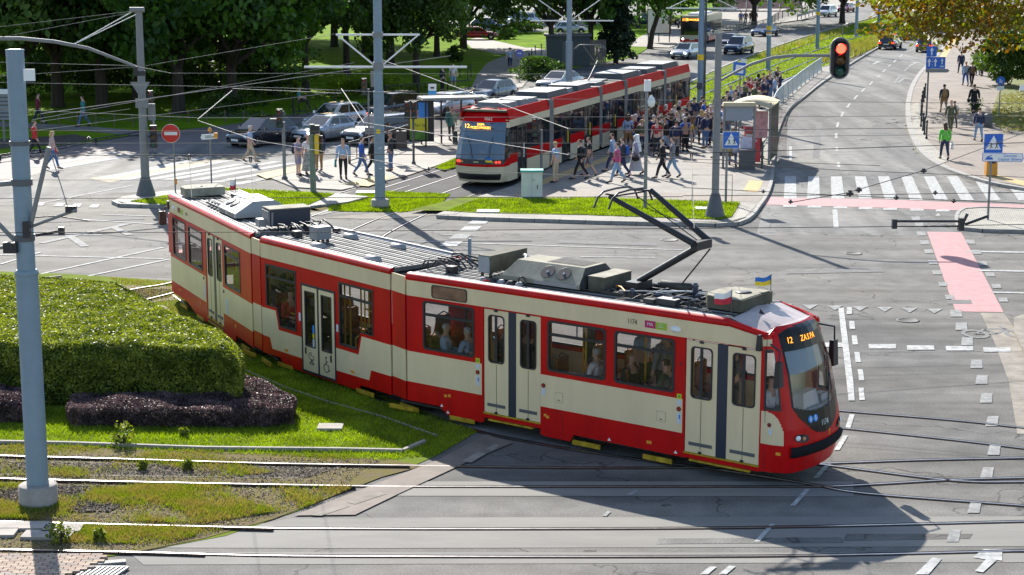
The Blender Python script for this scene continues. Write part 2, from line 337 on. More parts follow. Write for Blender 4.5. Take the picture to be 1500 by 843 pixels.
ground_poly('pavement', [(-60, 250), (120, 205), (250, 186), (360, 170), (500, 160), (380, 198), (260, 216), (120, 240), (-60, 282)], mat('reddish pavement', (.15, .125, .12), .8, 0, .12, .8, .1, 20, coords='World'), .009)
kerbed('lawn', [(-300, 300), (-60, 238), (0, 228), (120, 210), (206, 197), (330, 184), (420, 170), (560, 150), (720, 122), (930, 84), (1000, 38), (1060, 25), (1100, 12), (980, -35), (500, -60), (-700, -30), (-900, 250)], M_park, .05)
ground_poly('park_path', [(-60, 176), (0, 178), (110, 184), (250, 195), (215, 200), (120, 192), (0, 186), (-60, 185)], M_pave, .062)
ground_poly('flower_bed', [(-60, 206), (40, 202), (110, 197), (135, 203), (90, 212), (0, 218), (-60, 222)], mat('garden soil', (.05, .035, .028), .95, 0, .3, 3, .5, coords='World'), .064)
ground_poly('park_path', [(690, 130), (700, 108), (715, 92), (745, 80), (790, 74), (840, 70), (905, 70), (905, 75), (830, 78), (790, 84), (772, 100), (775, 115), (765, 128), (720, 134)], M_pave, .062)
ground_poly('park_path', [(690, 70), (680, 60), (700, 55), (740, 63), (800, 73), (730, 80)], M_pave, .064)
ground_poly('car_park', [(560, 8), (700, 50), (830, 45), (905, 30), (1000, 22), (960, -20), (700, -30)], M_asph2, .066)
ground_poly('lawn_strip', [(735, 62), (760, 56), (905, 54), (905, 70), (820, 70), (770, 70)], M_park, .070)
ground_poly('pavement', [(920, 68), (980, 70), (1030, 52), (1180, 16), (1330, -18), (1200, -25), (1000, 28), (935, 55)], M_pave, .072)
ground_poly('pavement', [(1010, 40), (1075, 45), (1110, 38), (1190, 27), (1215, 14), (1320, -8), (1250, -20), (1060, 12)], M_pave, .125)
kerbed('track_median', [(1004, 185), (1040, 158), (1130, 122), (1232, 92), (1290, 66), (1352, 36), (1440, 5), (1480, -20), (1400, -20), (1290, 25), (1200, 50), (1130, 73), (1060, 100), (1000, 128), (990, 150)], M_grass, .10)
kerb([(1004, 126), (1060, 99), (1130, 72), (1200, 49), (1290, 24), (1370, 4)], wide=1.3)
kerbed('sidewalk', [(1395, 52), (1372, 85), (1350, 108), (1338, 130), (1331, 155), (1332, 178), (1338, 200), (1350, 222), (1372, 240), (1410, 256), (1460, 270), (1530, 282), (1700, 300), (1700, 60), (1520, 20)], M_pave2)
kerbed('verge', [(1462, 140), (1455, 160), (1450, 178), (1462, 190), (1500, 196), (1700, 200), (1700, 60), (1520, 80)], mat('leafy verge', (.16, .13, .03), .95, 0, 0, 1.2, .6, 12, col2=(.09, .14, .02), coords='World'), .15)
kerb([(1330, 155), (1331, 178), (1337, 201), (1350, 224), (1374, 243), (1412, 259), (1462, 273), (1530, 284)], wide=2.2)
kerb([(1395, 52), (1372, 84), (1349, 108), (1336, 130), (1330, 155)], wide=2.2)
ground_poly('cobble_edge', [(1333, 155), (1345, 150), (1350, 178), (1358, 205), (1392, 238), (1372, 240), (1350, 222), (1338, 200), (1332, 178)], M_cob, .126)
ground_poly('tactile_strip', [(1375, 85), (1396, 52), (1404, 54), (1386, 84), (1372, 106), (1362, 106)], M_tact, .127)
ground_poly('tactile_strip', [(1440, 252), (1530, 272), (1530, 280), (1444, 258)], M_tact, .127)
kerbed('traffic_island', [(1400, 322), (1412, 311), (1440, 309), (1620, 314), (1620, 345), (1500, 342), (1412, 338), (1404, 330)], M_cob)
kerb([(1560, 344), (1500, 342), (1412, 339), (1402, 329), (1402, 318), (1412, 310), (1440, 308), (1560, 312)])
kerbed('pavement', [(1485, 470), (1510, 462), (1600, 462), (1600, 620), (1530, 560), (1500, 520), (1485, 490)], M_sand, .1)
ground_poly('sandy_apron', [(1436, 459), (1470, 459), (1500, 500), (1540, 560), (1560, 640), (1490, 636), (1478, 560), (1456, 500)], M_sand, .008)
ground_poly('bike_lane', [(1116, 289), (1300, 293), (1560, 303), (1560, 314), (1410, 309), (1300, 305), (1116, 300)], M_pink, .010)
ground_poly('bike_lane', [(1358, 340), (1408, 341), (1470, 458), (1400, 457)], M_pink, .010)
zeb = link('zebra_crossing', None, kind='structure')
for x0, x1 in ((1150, 1148), (1184, 1182), (1217, 1218), (1252, 1258), (1286, 1296), (1320, 1333), (1353, 1370), (1387, 1408), (1424, 1447), (1467, 1492), (1507, 1535)):
    ground_poly('stripe', [(x0, 259), (x0+16, 259), (x1+19, 292 if x1 < 1300 else 294), (x1, 292 if x1 < 1300 else 294)], M_mark, .014, parent=zeb)
zeb = link('zebra_crossing', None, kind='structure')
for i in range(9):      # left crossing, long slanted bars
    a = [(10+i*0, 230)]
for (x0, y0, x1, y1) in ((30, 246, 165, 224), (60, 249, 195, 226), (140, 262, 290, 232), (170, 264, 330, 235), (205, 264, 345, 241), (235, 264, 400, 237), (265, 266, 425, 239), (300, 268, 440, 244), (330, 271, 450, 250)):
    ground_poly('stripe', [(x0, y0), (x0+22, y0), (x1+16, y1), (x1, y1)], M_mark, .014, parent=zeb)
ground_poly('tactile_strip', [(130, 262), (380, 222), (400, 226), (160, 268)], mat('yellowed paving', (.2, .16, .1), .8, 0, .1, 2, coords='World'), .013)
lm = link('road_marking', None, kind='structure')
def mk(pts, name='line', m=None): _lv[0] += 1; ground_poly(name, pts, m or M_mark, .0145+.00012*(_lv[0] % 30), parent=lm)
def dash(u0, v0, u1, v1, wpx, name='dash', m=None):
    """a painted bar between two points with its width in metres"""
    a, c = G(u0, v0), G(u1, v1); d = (c-a).normalized(); nn = Vector((-d.y, d.x, 0))*wpx/2
    _lv[0] += 1; ground_poly(name, [(a+nn).xy, (c+nn).xy, (c-nn).xy, (a-nn).xy], m or M_mark, .0145+.00012*(_lv[0] % 30), parent=lm, world=True)
for u0, v0, u1, v1 in ((1322, 80, 1318, 84), (1313, 88, 1309, 92), (1305, 95, 1301, 98), (1297, 102, 1293, 106), (1289, 111, 1285, 114), (1278, 120, 1274, 125), (1267, 130, 1262, 135), (1256, 140, 1251, 146), (1245, 152, 1241, 158), (1235, 165, 1232, 172), (1228, 180, 1226, 187), (1225, 196, 1225, 203), (1226, 216, 1226, 222), (1228, 238, 1229, 246)):
    dash(u0, v0, u1, v1, .14)
dash(1325, 78, 1345, 70, .1); dash(1262, 170, 1310, 105, .0001)
dash(1158, 215, 1158, 235, .14); dash(1223, 308, 1225, 335, .2)
for u0, v0, u1, v1 in ((1340, 92, 1324, 105), (1318, 112, 1310, 122)): dash(u0, v0, u1, v1, .15, m=M_markw)
def arrow(u, v, L, ang, sc=1, m=None):
    """road arrow: shaft and head, pointing along ang from +Y"""
    c = G(u, v); R = Matrix.Rotation(-ang, 3, 'Z')
    for q in ([(-.12, -L/2), (.12, -L/2), (.12, L/2-.9), (-.12, L/2-.9)], [(-.5*sc, L/2-.9), (.5*sc, L/2-.9), (0, L/2)]):
        ground_poly('arrow', [(c+R @ Vector((x, y, 0))).xy for x, y in q], m or M_mark, .0145, parent=lm, world=True)
arrow(1284, 92, 5, .33, 1.3); arrow(1338, 94, 5, .33, 1.3); arrow(1320, 118, 5, .3, 1.2, M_markw)
for i in range(7):
    u = 1150+i*36.5; v = 448+i*1.2; mk([(u-12, v-2), (u+12, v-2), (u, v+5)], 'give_way_triangle', M_markw)
mk([(1228, 452), (1236, 452), (1250, 560), (1252, 588), (1243, 588), (1240, 560)])
for k, (u, v) in enumerate(((1244, 456), (1248, 477), (1252, 499), (1256, 524), (1261, 550), (1262, 578), (1245, 618), (1232, 650), (1205, 690), (1172, 730), (1120, 782))):
    L = 5+k*.8; s = (0, .12, .15, .15, .15, .1, -.3, -.6, -.9, -.9, -.9)[k]; mk([(u-3.5-s*L, v-L), (u+4-s*L, v-L), (u+4+s*L, v+L), (u-4+s*L, v+L)], 'dash')
for u, v in ((1292, 508), (1348, 510), (1405, 511), (1460, 513), (1222, 506)): mk([(u-20, v-3), (u+20, v-3), (u+21, v+3.5), (u-19, v+3.5)], 'dash')
for u, v in ((1349, 343), (1354, 356), (1360, 369), (1366, 385), (1372, 400), (1381, 417), (1391, 436), (1421, 355), (1430, 370), (1439, 387), (1450, 403), (1459, 420), (1469, 440)): mk([(u-7, v-3), (u+6, v-3), (u+8, v+3), (u-5, v+3)], 'square', M_markw)
for k, (u, v) in enumerate(((1400, 460), (1408, 479), (1417, 501), (1431, 534), (1439, 557), (1446, 584), (1455, 618), (1458, 660), (1448, 694), (1430, 744), (1400, 786))): mk([(u-8, v-5-k*.4), (u+8, v-5-k*.4), (u+10-k*.6, v+5+k*.4), (u-8-k*.6, v+5+k*.4)], 'square', M_markw)
for u in (1157, 1193, 1231, 1268, 1304, 1343, 1381, 1420, 1460, 1500): mk([(u-10, 301+(u-1157)*.03), (u+10, 301+(u-1157)*.03), (u+10, 304+(u-1157)*.03), (u-10, 304+(u-1157)*.03)], 'square')
for v in (369, 397, 429): mk([(1415+(v-369)*.6, v-1), (1600, v+2), (1600, v+4), (1415+(v-369)*.6, v+1)])
for u, v, k in ((1341, 321, 0), (1346, 330, 0)): mk([(u-6, v-3), (u+6, v-3), (u+7, v+3), (u-5, v+3)], 'square', M_markw)
def bicycle_mark(u, v, L, m=None):
    c = G(u, v); m = m or mat('ghost marking', (.15, .15, .145), .8, 0, 0, 5, coords='World', col2=(.24, .235, .23), spec=.1)
    for sx in (-1, 1):
        pts = [(c+Vector((sx*L*.3+L*.19*cos(a), L*.19*sin(a)*1.5, 0))) for a in np.linspace(0, 2*pi, 15)[:-1]]
        pin = [(c+Vector((sx*L*.3+L*.13*cos(a), L*.13*sin(a)*1.5, 0))) for a in np.linspace(0, 2*pi, 15)[:-1]]
        bb = MB(); bb.add([(p.x, p.y, .0147) for p in pts+pin], [(i, (i+1) % 14, 14+(i+1) % 14, 14+i) for i in range(14)]); bb.build('bicycle_symbol', m, lm)
    for a, e in (((-.3, 0), (-.08, .33)), ((-.08, .33), (.2, .33)), ((.2, .33), (0, 0)), ((0, 0), (-.08, .33)), ((.3, 0), (.17, .5)), ((-.3, 0), (0, 0))):
        p, q = c+Vector((a[0]*L, a[1]*L, 0)), c+Vector((e[0]*L, e[1]*L, 0)); d = (q-p).normalized(); nn = Vector((-d.y, d.x, 0))*.035*L/1.5
        ground_poly('bicycle_symbol', [(p+nn).xy, (q+nn).xy, (q-nn).xy, (p-nn).xy], m, .0146, parent=lm, world=True)
bicycle_mark(1460, 490, 2.0); bicycle_mark(1368, 331, 1.4)
mk([(1370, 317), (1378, 317), (1374, 313)], 'arrow');
mk([(1425, 818), (1440, 806), (1468, 806), (1468, 823), (1460, 822), (1440, 840), (1428, 838), (1444, 821)], 'arrow'); mk([(1340, 843), (1366, 818), (1380, 820), (1360, 843)], 'line'); mk([(1025, 843), (1040, 831), (1050, 832), (1037, 843)]); mk([(1052, 843), (1068, 830), (1078, 831), (1064, 843)])
mk([(882, 757), (890, 750), (895, 751), (888, 758)], 'dash', M_markw); mk([(917, 726), (930, 718), (936, 719), (925, 727)], 'dash', M_markw)
for (a, c, m) in (((600, 354), (1000, 367), M_mark), ((640, 344), (700, 347), M_markw), ((690, 372), (840, 378), M_markw), ((850, 377), (960, 378), M_mark)): dash(*a, *c, .13, m=m)
for i in range(5):
    u, v = 709-i*14, 325+i*11; mk([(u-14, v-3.6), (u+11, v-3.6), (u+2, v+3.6), (u-24, v+3.6)], 'square', M_mark if i in (0, 1, 3) else M_markw)
for a, c in (((0, 374), (240, 380)), ((60, 402), (240, 363)), ((130, 405), (245, 381)), ((55, 343), (150, 345)), ((120, 322), (240, 330)), ((52, 300), (195, 272)), ((150, 315), (240, 318)), ((0, 388), (60, 370))): dash(*a, *c, .14)
for a, c in (((60, 357), (190, 328)), ((100, 345), (125, 362)), ((165, 333), (190, 345))): dash(*a, *c, .3, m=M_markw)
for u, v in ((58, 300), (87, 301), (112, 302), (138, 303), (30, 299)): mk([(u-9, v+2), (u+5, v+2), (u+9, v-3), (u-3, v-3)], 'give_way_triangle')
for u, v, r in ((484, 629, .0), (478, 270, 0)): pass
for q in ([(1386, 440), (1422, 440), (1425, 446), (1388, 446)], [(560, 395), (640, 398), (650, 404), (566, 401)], [(820, 352), (960, 356), (962, 361), (818, 357)], [(1150, 395), (1290, 392), (1296, 399), (1152, 402)], [(1196, 180), (1204, 180), (1200, 232), (1190, 232)], [(1270, 190), (1300, 190), (1302, 196), (1270, 196)], [(60, 322), (210, 318), (212, 322), (60, 327)]):
    ground_poly('asphalt_patch', q, mat('repair asphalt', (.17, .165, .16), .85, 0, .2, 3, .2, 25, coords='World', spec=.1), .0125)
for u, v, r_ in ((1330, 470, .33), (980, 352, .33), (1250, 372, .3), (330, 350, .33), (1268, 205, .33), (700, 268, .3)):
    c = G(u, v); q = MB(); q.lathe([(r_, 0), (r_, .016), (r_*.86, .018), (r_*.84, .013), (.02, .013)], 20); q.build('manhole_cover', mat('cast iron', (.07, .068, .065), .7, .3, .3, 9), road, loc=(c.x, c.y, .002))
sl_ = MB(); c = G(484, 629); sl_.box(-.28, .28, -.22, .22, 0, .07); sl_.build('cover_slab', M_conc, label='pale concrete cover slab lying in the sunlit grass beside the tram', cat='cover', loc=(c.x, c.y, .01))
for i, (u, v, lb) in enumerate(((715, 315, 'white flat cover in the lawn strip in front of the white cabinet'), (1035, 311, 'white flat cover in the lawn strip beside the signal pole'), (537, 284, 'pale metal hatch standing between the rails left of the tall mast'))):
    c = G(u, v); q = MB(); q.box(-.45, .45, -.3, .3, 0, .05); q.build('cover_slab', M_white, label=lb, cat='cover', loc=(c.x, c.y, .13 if i < 2 else .04))
def rail(pts, up=.0, name='rail'):
    up *= .5; P = smooth_line([Vector((*G(u, v, up+.02).xy, 0)) for u, v in pts], 5)
    for nm, hw0, hw1, zz0, zz1, m in (('rail', -.022, .022, up, up+.026, M_steel), ('rail_groove', .028, .09, -.01, .019, M_rubber), ('rail_web', -.055, .03, -.01, up+.015, M_rust)):
        if nm == 'rail_groove' and up > .05: continue
        b = MB(); vs = [];
        for i, p in enumerate(P):
            d = (P[min(i+1, len(P)-1)]-P[max(0, i-1)]).normalized(); nn = Vector((d.y, -d.x, 0))
            if nn.y > 0: nn = -nn
            for wv, zz in ((hw0, zz0), (hw0, zz1), (hw1, zz1), (hw1, zz0)): vs.append((p.x+nn.x*-wv, p.y+nn.y*-wv, zz))
        fs = [(i*4+k, i*4+(k+1) % 4, i*4+4+(k+1) % 4, i*4+4+k) for i in range(len(P)-1) for k in range(4)]
        b.add(vs, fs); o = b.build(nm, m, RAILS)
RAILS = link('tram_tracks', None, kind='structure')
rail([(-60, 666), (0, 667.5), (200, 673), (400, 679), (600, 682)], .09)
rail([(600, 682), (800, 685), (1000, 685), (1207, 679), (1350, 674), (1500, 671), (1600, 669)], .0)
rail([(-60, 699), (0, 701), (200, 706), (400, 710), (520, 712)], .09)
rail([(520, 712), (640, 713), (1100, 713), (1217, 712.5), (1288, 709), (1395, 703), (1500, 700), (1600, 698)], .0)
rail([(-60, 762), (0, 764), (200, 769), (400, 774)], .07); rail([(400, 774), (700, 775), (1100, 773), (1500, 764), (1600, 762)], .0)
rail([(-60, 803), (0, 805), (200, 809), (300, 812)], .05); rail([(300, 812), (500, 815), (1100, 815), (1500, 807), (1600, 805)], .0)
rail([(250, 430), (330, 486), (440, 540), (560, 587), (665, 621), (740, 641), (900, 668), (1050, 688), (1184, 709), (1268, 723), (1500, 741), (1600, 750)], .0)
rail([(300, 430), (400, 487), (520, 540), (640, 578), (800, 620), (1000, 655), (1207, 681), (1395, 704), (1500, 706), (1600, 707)], .0)
rail([(900, 560), (1050, 585), (1221, 601), (1400, 616), (1500, 627), (1600, 637)], .0); rail([(900, 590), (1050, 610), (1221, 626), (1400, 645), (1500, 657), (1600, 668)], .0)
rail([(165, 429), (210, 421), (250, 414), (330, 392)], .08); rail([(188, 445), (249, 430), (300, 416), (390, 392)], .08)
T2D = Vector((.341, .940, 0))
def trk(c0, s0, s1, off, up=0.0, curve=0):
    """straight rail along the stop, in metres"""
    nrm = Vector((T2D.y, -T2D.x, 0)); pts = []
    for k in range(9):
        s = s0+(s1-s0)*k/8; p = Vector(c0)+T2D*s+nrm*off; pts.append(p)
    b = MB(); b.smooth = False
    for nm, hw, z0, z1, m in (('rail', .035, 0, .022+up, M_steel), ('rail_web', .09, 0, .016+up, M_rust)):
        b = MB(); vs = []
        for p in pts: vs += [p-nrm*hw+Vector((0, 0, z0)), p-nrm*hw+Vector((0, 0, z1)), p+nrm*hw+Vector((0, 0, z1)), p+nrm*hw+Vector((0, 0, z0))]
        b.add(vs, [(i*4+k, i*4+(k+1) % 4, i*4+4+(k+1) % 4, i*4+4+k) for i in range(8) for k in range(4)]); b.build(nm, m, RAILS)
T2C = Vector((-.09, 79.02, 0))-Vector((T2D.y, -T2D.x, 0))*1.2
for ctr in (0, -3.1):
    for g_ in (-.7175, .7175): trk(T2C, -8 if ctr == 0 else -6, 34, ctr+g_)
rail([(547, 360), (563, 345), (600, 325), (655, 300)], .0); rail([(498, 345), (560, 318), (620, 300), (652, 287)], .0)
rail([(395, 340), (470, 312), (552, 287), (600, 272)], .0); rail([(380, 322), (440, 300), (500, 282), (572, 261)], .0)
def medrail(pts):
    P = [G(u, v, .1) for u, v in pts]
    for nm, r_, dz, m in (('rail', .05, .06, M_steel), ('rail_web', .09, .0, M_rust)):
        b = MB(); b.tube([p+Vector((0, 0, dz)) for p in P], r_, 4); b.build(nm, m, RAILS)
for q in ([(1002, 136), (1040, 118), (1150, 77), (1203, 60), (1292, 34), (1350, 14)], [(1006, 152), (1036, 137), (1150, 90), (1210, 70), (1300, 42), (1370, 16)], [(1032, 160), (1100, 127), (1146, 107), (1205, 83), (1300, 48), (1380, 18)], [(1040, 172), (1110, 138), (1165, 112), (1230, 84), (1320, 48), (1400, 18)]): medrail(q)
def edging(pts, name, h=.1, wd=.08, m=M_conc):
    P = [G(u, v) for u, v in pts]
    for i in range(len(P)-1):
        d = P[i+1]-P[i]; b = MB(); b.box(0, d.length, -wd/2, wd/2, 0, h); b.build(name, m, EDG, loc=P[i], rz=atan2(d.y, d.x))
EDG = link('edging', None, kind='structure')
edging([(-60, 650), (100, 653), (300, 660), (500, 662), (590, 664), (622, 650)], 'edging_board', .09)
edging([(205, 447), (240, 452), (262, 470), (300, 500)], 'edging_board', .06); edging([(350, 540), (420, 570), (480, 590), (560, 612), (640, 640)], 'edging_board', .04, .05)
edging([(0, 418), (30, 415), (90, 408)], 'edging_board', .1)
for (u, v, w_) in ((-20, 785, 1.1), (70, 788, .9), (30, 775, 1.0), (92, 779, .7), (-50, 774, 1)):
    c = G(u, v); b = MB(); b.box(-w_/2, w_/2, -.2, .2, 0, .06); b.build('track_slab', M_conc, EDG, loc=(c.x, c.y, .02), rz=random.uniform(-.04, .04))
BR = ground_poly('brick_pavement', [(-60, 826), (40, 818), (150, 818), (186, 824), (120, 832), (60, 842), (0, 855), (-60, 865)], M_sand, .03)
b = MB(); b.box(-.1, .1, -.047, .047, 0, .05, taper=.004); BK = [b.mesh('brick')];
bcols = [mat('brick a', (.30, .21, .16), .85, 0, .12, 6), mat('brick b', (.36, .27, .2), .85, 0, .12, 6), mat('brick c', (.25, .2, .17), .85, 0, .12, 6)]
BKM = []
for m in bcols: q = BK[0].copy(); q.materials.append(m); BKM.append(q)
o0 = G(0, 822); n = 0
for r_ in range(17):
    for c_ in range(-4, 12):
        x = o0.x-.6+c_*.208+(r_ % 2)*.1; y = o0.y+.12-r_*.102
        pu = 750+FPX*x/(y*cT+CAMH*sT); pv = 421.5-FPX*(y*sT-CAMH*cT)/(y*cT+CAMH*sT)
        if pv > 818 and pv < 862 and pu < 178-(pv-818)*2.6 and pu > -60 and n < 280:
            link('brick', BKM[random.randrange(3)], BR, loc=(x, y, .03+random.uniform(0, .006)), rz=random.uniform(-.03, .03)); n += 1
kerb([(-40, 858), (40, 840), (105, 832), (186, 825)], z=-.09, step=.9)
gr = thing('drain_grate', G(150, 841, 0), 0, 'white barred drain grate by the kerb at the bottom left corner', 'grate'); gr.scale = (.75, .8, 1)
b = MB()
for y in (-.32, .32): b.box(-.5, .5, y-.02, y+.02, .01, .05)
b.box(-.5, .5, -.32, .32, .0, .012); b.build('grate_frame', M_dkgrey, gr)
for k in range(9): b = MB(); b.box(-.028, .028, -.3, .3, .015, .055, Matrix.Translation((-.44+k*.11, 0, 0)) @ Matrix.Rotation(-.3, 4, 'Z')); b.build('grate_bar', M_grey, gr)
M_dirt = None
# ================================================================ PLANTS
def in_poly(x, y, P):
    ins = np.zeros(len(x), bool); n = len(P)
    for i in range(n):
        x0, y0 = P[i]; x1, y1 = P[(i+1) % n]
        c = ((y0 > y) != (y1 > y)) & (x < (x1-x0)*(y-y0)/(y1-y0+1e-12)+x0); ins ^= c
    return ins
def blades(name, pts, n, h, wd, m, z=.01, world=False, parent=None, patch=0, label=None, cat=None):
    """blades of grass scattered over an outline: one mesh"""
    P = [(float(p[0]), float(p[1])) for p in [G(u, v, z if z > .05 else 0) for u, v in pts]]; A = np.array(P)
    k = int(n*1.0); x = rng.uniform(A[:, 0].min(), A[:, 0].max(), k*3); y = rng.uniform(A[:, 1].min(), A[:, 1].max(), k*3)
    ok = in_poly(x, y, P)
    if patch:
        f = np.sin(x*1.7+np.sin(y*2.3)*1.5)+np.sin(y*2.9+np.sin(x*1.1)*2)+np.sin(x*5.1+y*3.7)*.6; ok &= f+rng.normal(0, .9, len(x)) > patch-.6
    x = x[ok][:k]; y = y[ok][:k]; k = len(x)
    hh = h*rng.uniform(.4, 1.3, k); a = rng.uniform(0, 2*pi, k); lx = rng.normal(0, .45, k)*hh; ly = rng.normal(0, .45, k)*hh
    cx, cy = np.cos(a)*wd, np.sin(a)*wd; zz = np.full(k, z)
    V = np.stack([np.stack([x-cx, y-cy, zz], 1), np.stack([x+cx, y+cy, zz], 1), np.stack([x+lx, y+ly, zz+hh], 1)], 1).reshape(-1, 3)
    o = link(name, npmesh(name, V, np.arange(k*3).reshape(-1, 3), m), parent, kind='stuff'); return o
M_blade = leafmat('grass blades', (.10, .15, .008), (.25, .34, .02), .45, 1.2)
M_bladed = leafmat('dry grass blades', (.24, .19, .06), (.16, .20, .025), .4, 2.2)
blades('grass', [(-20, 600), (440, 600), (560, 590), (700, 634), (640, 668), (560, 676), (-20, 652)], 42000, .07, .009, M_blade, .012)
blades('grass', [(355, 520), (380, 510), (560, 592), (440, 604), (350, 590)], 16000, .07, .009, M_blade, .012)
blades('grass', [(160, 408), (248, 415), (380, 520), (360, 540), (240, 452)], 14000, .07, .010, M_bladed, .012)
blades('grass', [(-20, 652), (300, 662), (560, 672), (420, 682), (-20, 668)], 9000, .06, .008, M_bladed, .02, patch=1.0)
blades('grass', [(-20, 672), (330, 680), (480, 686), (300, 706), (-20, 698)], 9000, .09, .009, M_bladed, .02, patch=1.9)
blades('grass', [(-20, 712), (520, 716), (450, 745), (300, 770), (-20, 762)], 36000, .08, .009, M_bladed, .03, patch=1.2)
blades('grass', [(90, 770), (330, 777), (240, 800), (80, 798)], 9000, .08, .009, M_bladed, .02, patch=1.0)
blades('grass', [(655, 309), (700, 292), (880, 290), (1084, 297), (1072, 318), (1055, 322), (860, 315)], 26000, .07, .02, M_blade, .135)
blades('grass', [(190, 295), (330, 276), (490, 284), (440, 305), (380, 309), (250, 302)], 18000, .07, .02, M_blade, .135)
blades('grass', [(490, 296), (545, 281), (600, 283), (660, 286), (640, 305), (590, 312), (480, 310)], 16000, .08, .02, M_blade, .02)
blades('grass', [(640, 245), (668, 232), (672, 244), (650, 250)], 1500, .08, .02, M_blade, .07)
blades('grass', [(1040, 158), (1130, 122), (1232, 92), (1290, 66), (1352, 36), (1290, 25), (1130, 76), (1000, 135)], 34000, .14, .05, M_blade, .1)
blades('tall_grass', [(1190, 95), (1240, 90), (1290, 66), (1300, 50), (1240, 68)], 9000, .5, .05, M_bladed, .1)
blades('tall_grass', [(1130, 88), (1200, 62), (1240, 50), (1225, 45), (1130, 74), (1105, 85)], 5000, .5, .05, M_bladed, .1, patch=1.0)
blades('grass', [(1455, 160), (1450, 178), (1470, 194), (1560, 198), (1560, 130), (1470, 140)], 7000, .12, .03, M_bladed, .15, patch=.8)
def leaves_mesh(name, C, S, m, seed=0, flat=0.0, asp=.62):
    """C: leaf centres (n, 3); S: leaf size; random turning; quads folded to a pointed leaf"""
    r = np.random.default_rng(seed); n = len(C); nv = r.normal(size=(n, 3)); nv[:, 2] = np.abs(nv[:, 2])+flat; nv /= np.linalg.norm(nv, axis=1)[:, None]
    t = r.normal(size=(n, 3)); a = np.cross(nv, t); a /= np.linalg.norm(a, axis=1)[:, None]; b = np.cross(nv, a)
    s = (S*r.uniform(.6, 1.3, n))[:, None]
    V = np.stack([C-a*s, C+b*s*asp, C+a*s, C-b*s*asp], 1).reshape(-1, 3)
    return npmesh(name, V, np.arange(n*4).reshape(-1, 4), m)
def crown_points(n, R, seed, clumps=60, spread=.18, shell=.75, cz=0, droop=0):
    """points gathered in clumps near the outside of an uneven ellipsoid, gaps between"""
    r = np.random.default_rng(seed); d = r.normal(size=(clumps, 3)); d /= np.linalg.norm(d, axis=1)[:, None]
    d[:, 2] = np.where(d[:, 2] < -.75, -d[:, 2], d[:, 2])
    rad = r.uniform(shell**3, 1, clumps)**(1/3)*r.uniform(.75, 1.12, clumps); c = d*rad[:, None]
    k = r.integers(0, clumps, n); sc = r.uniform(.6, 1.5, clumps)[k][:, None]
    g = r.normal(size=(n, 3)); g /= np.linalg.norm(g, axis=1)[:, None]; g *= r.uniform(.3, 1, (n, 1))**.5
    g[:, 2] *= .7
    p = c[k]+g*spread*sc; p[:, 2] -= droop*np.linalg.norm(p[:, :2], axis=1)**2
    return p*np.array(R)+np.array((0, 0, cz))
M_leafd = leafmat('dark leaves', (.028, .062, .012), (.095, .16, .025), .35, .35)
M_leafm = leafmat('green leaves', (.02, .06, .008), (.07, .15, .015), .38, .3)
M_leafc = leafmat('chestnut leaves turning brown', (.17, .08, .014), (.15, .18, .018), .38, .55)
M_leafs = leafmat('spruce needles', (.008, .022, .010), (.02, .045, .016), .15, .5)
M_leafh = leafmat('hedge leaves', (.075, .105, .012), (.28, .31, .05), .35, 2.2, .5)
M_leafp = leafmat('barberry leaves', (.04, .025, .028), (.17, .11, .11), .25, 3, .5)
M_bark = mat('bark', (.045, .035, .028), .95, 0, .4, 3, .9, 8, stretch=(3, 3, .5))
CROWNS = [npmesh for _ in ()]
CROWN = [leaves_mesh('crown', crown_points(19000, (5.6, 5.6, 5.0), 11+i, clumps=120, spread=.25, shell=.4), .21, [M_leafd, M_leafm, M_leafd, M_leafm][i], 50+i) for i in range(4)]
def trunk_mb(h, r, seed, spread=3.2, limbs=6, lean=0, th_=0):
    b = MB(); rr = random.Random(seed); top = Vector((lean, rr.uniform(-.3, .3), h))
    b.tube([(0, 0, -.1), (0, 0, .25), (lean*.2, 0, h*.4), top], [r*1.5, r*1.05, r*.9, r*.7], 10)
    for k in range(limbs):
        a = 2*pi*k/limbs+rr.uniform(-.4, .4); L = spread*rr.uniform(.7, 1.2); s = top*rr.uniform(.72, 1)
        e = s+Vector((cos(a)*L, sin(a)*L, L*rr.uniform(.5, 1.3))); mid = s.lerp(e, .5)+Vector((0, 0, .3))
        b.tube([s, mid, e], [r*.55, r*.35, r*.12], 6)
        for q in range(2): e2 = mid+Vector((cos(a+q*1.6-.8)*L*.6, sin(a+q*1.6-.8)*L*.6, L*.5)); b.tube([mid, e2], [r*.25, r*.06], 5)
    return b
def tree(x, y, h, ci, label, s=1.0, r=.32, th=3.6, lean=0, group='park trees behind the street'):
    t = thing('leafy_tree', (x, y, 0), 0, label, 'tree', group)
    trunk_mb(th, r, int(x*7+y), 3.2*s, 6, lean).build('trunk', M_bark, t)
    c = link('crown', CROWN[ci], t, kind='stuff'); c.location = (lean, 0, th+h*.5-1.9); c.scale = (s, s, h/9.6); c.rotation_euler = (0, 0, (x*1.7+y) % 6.28); return t
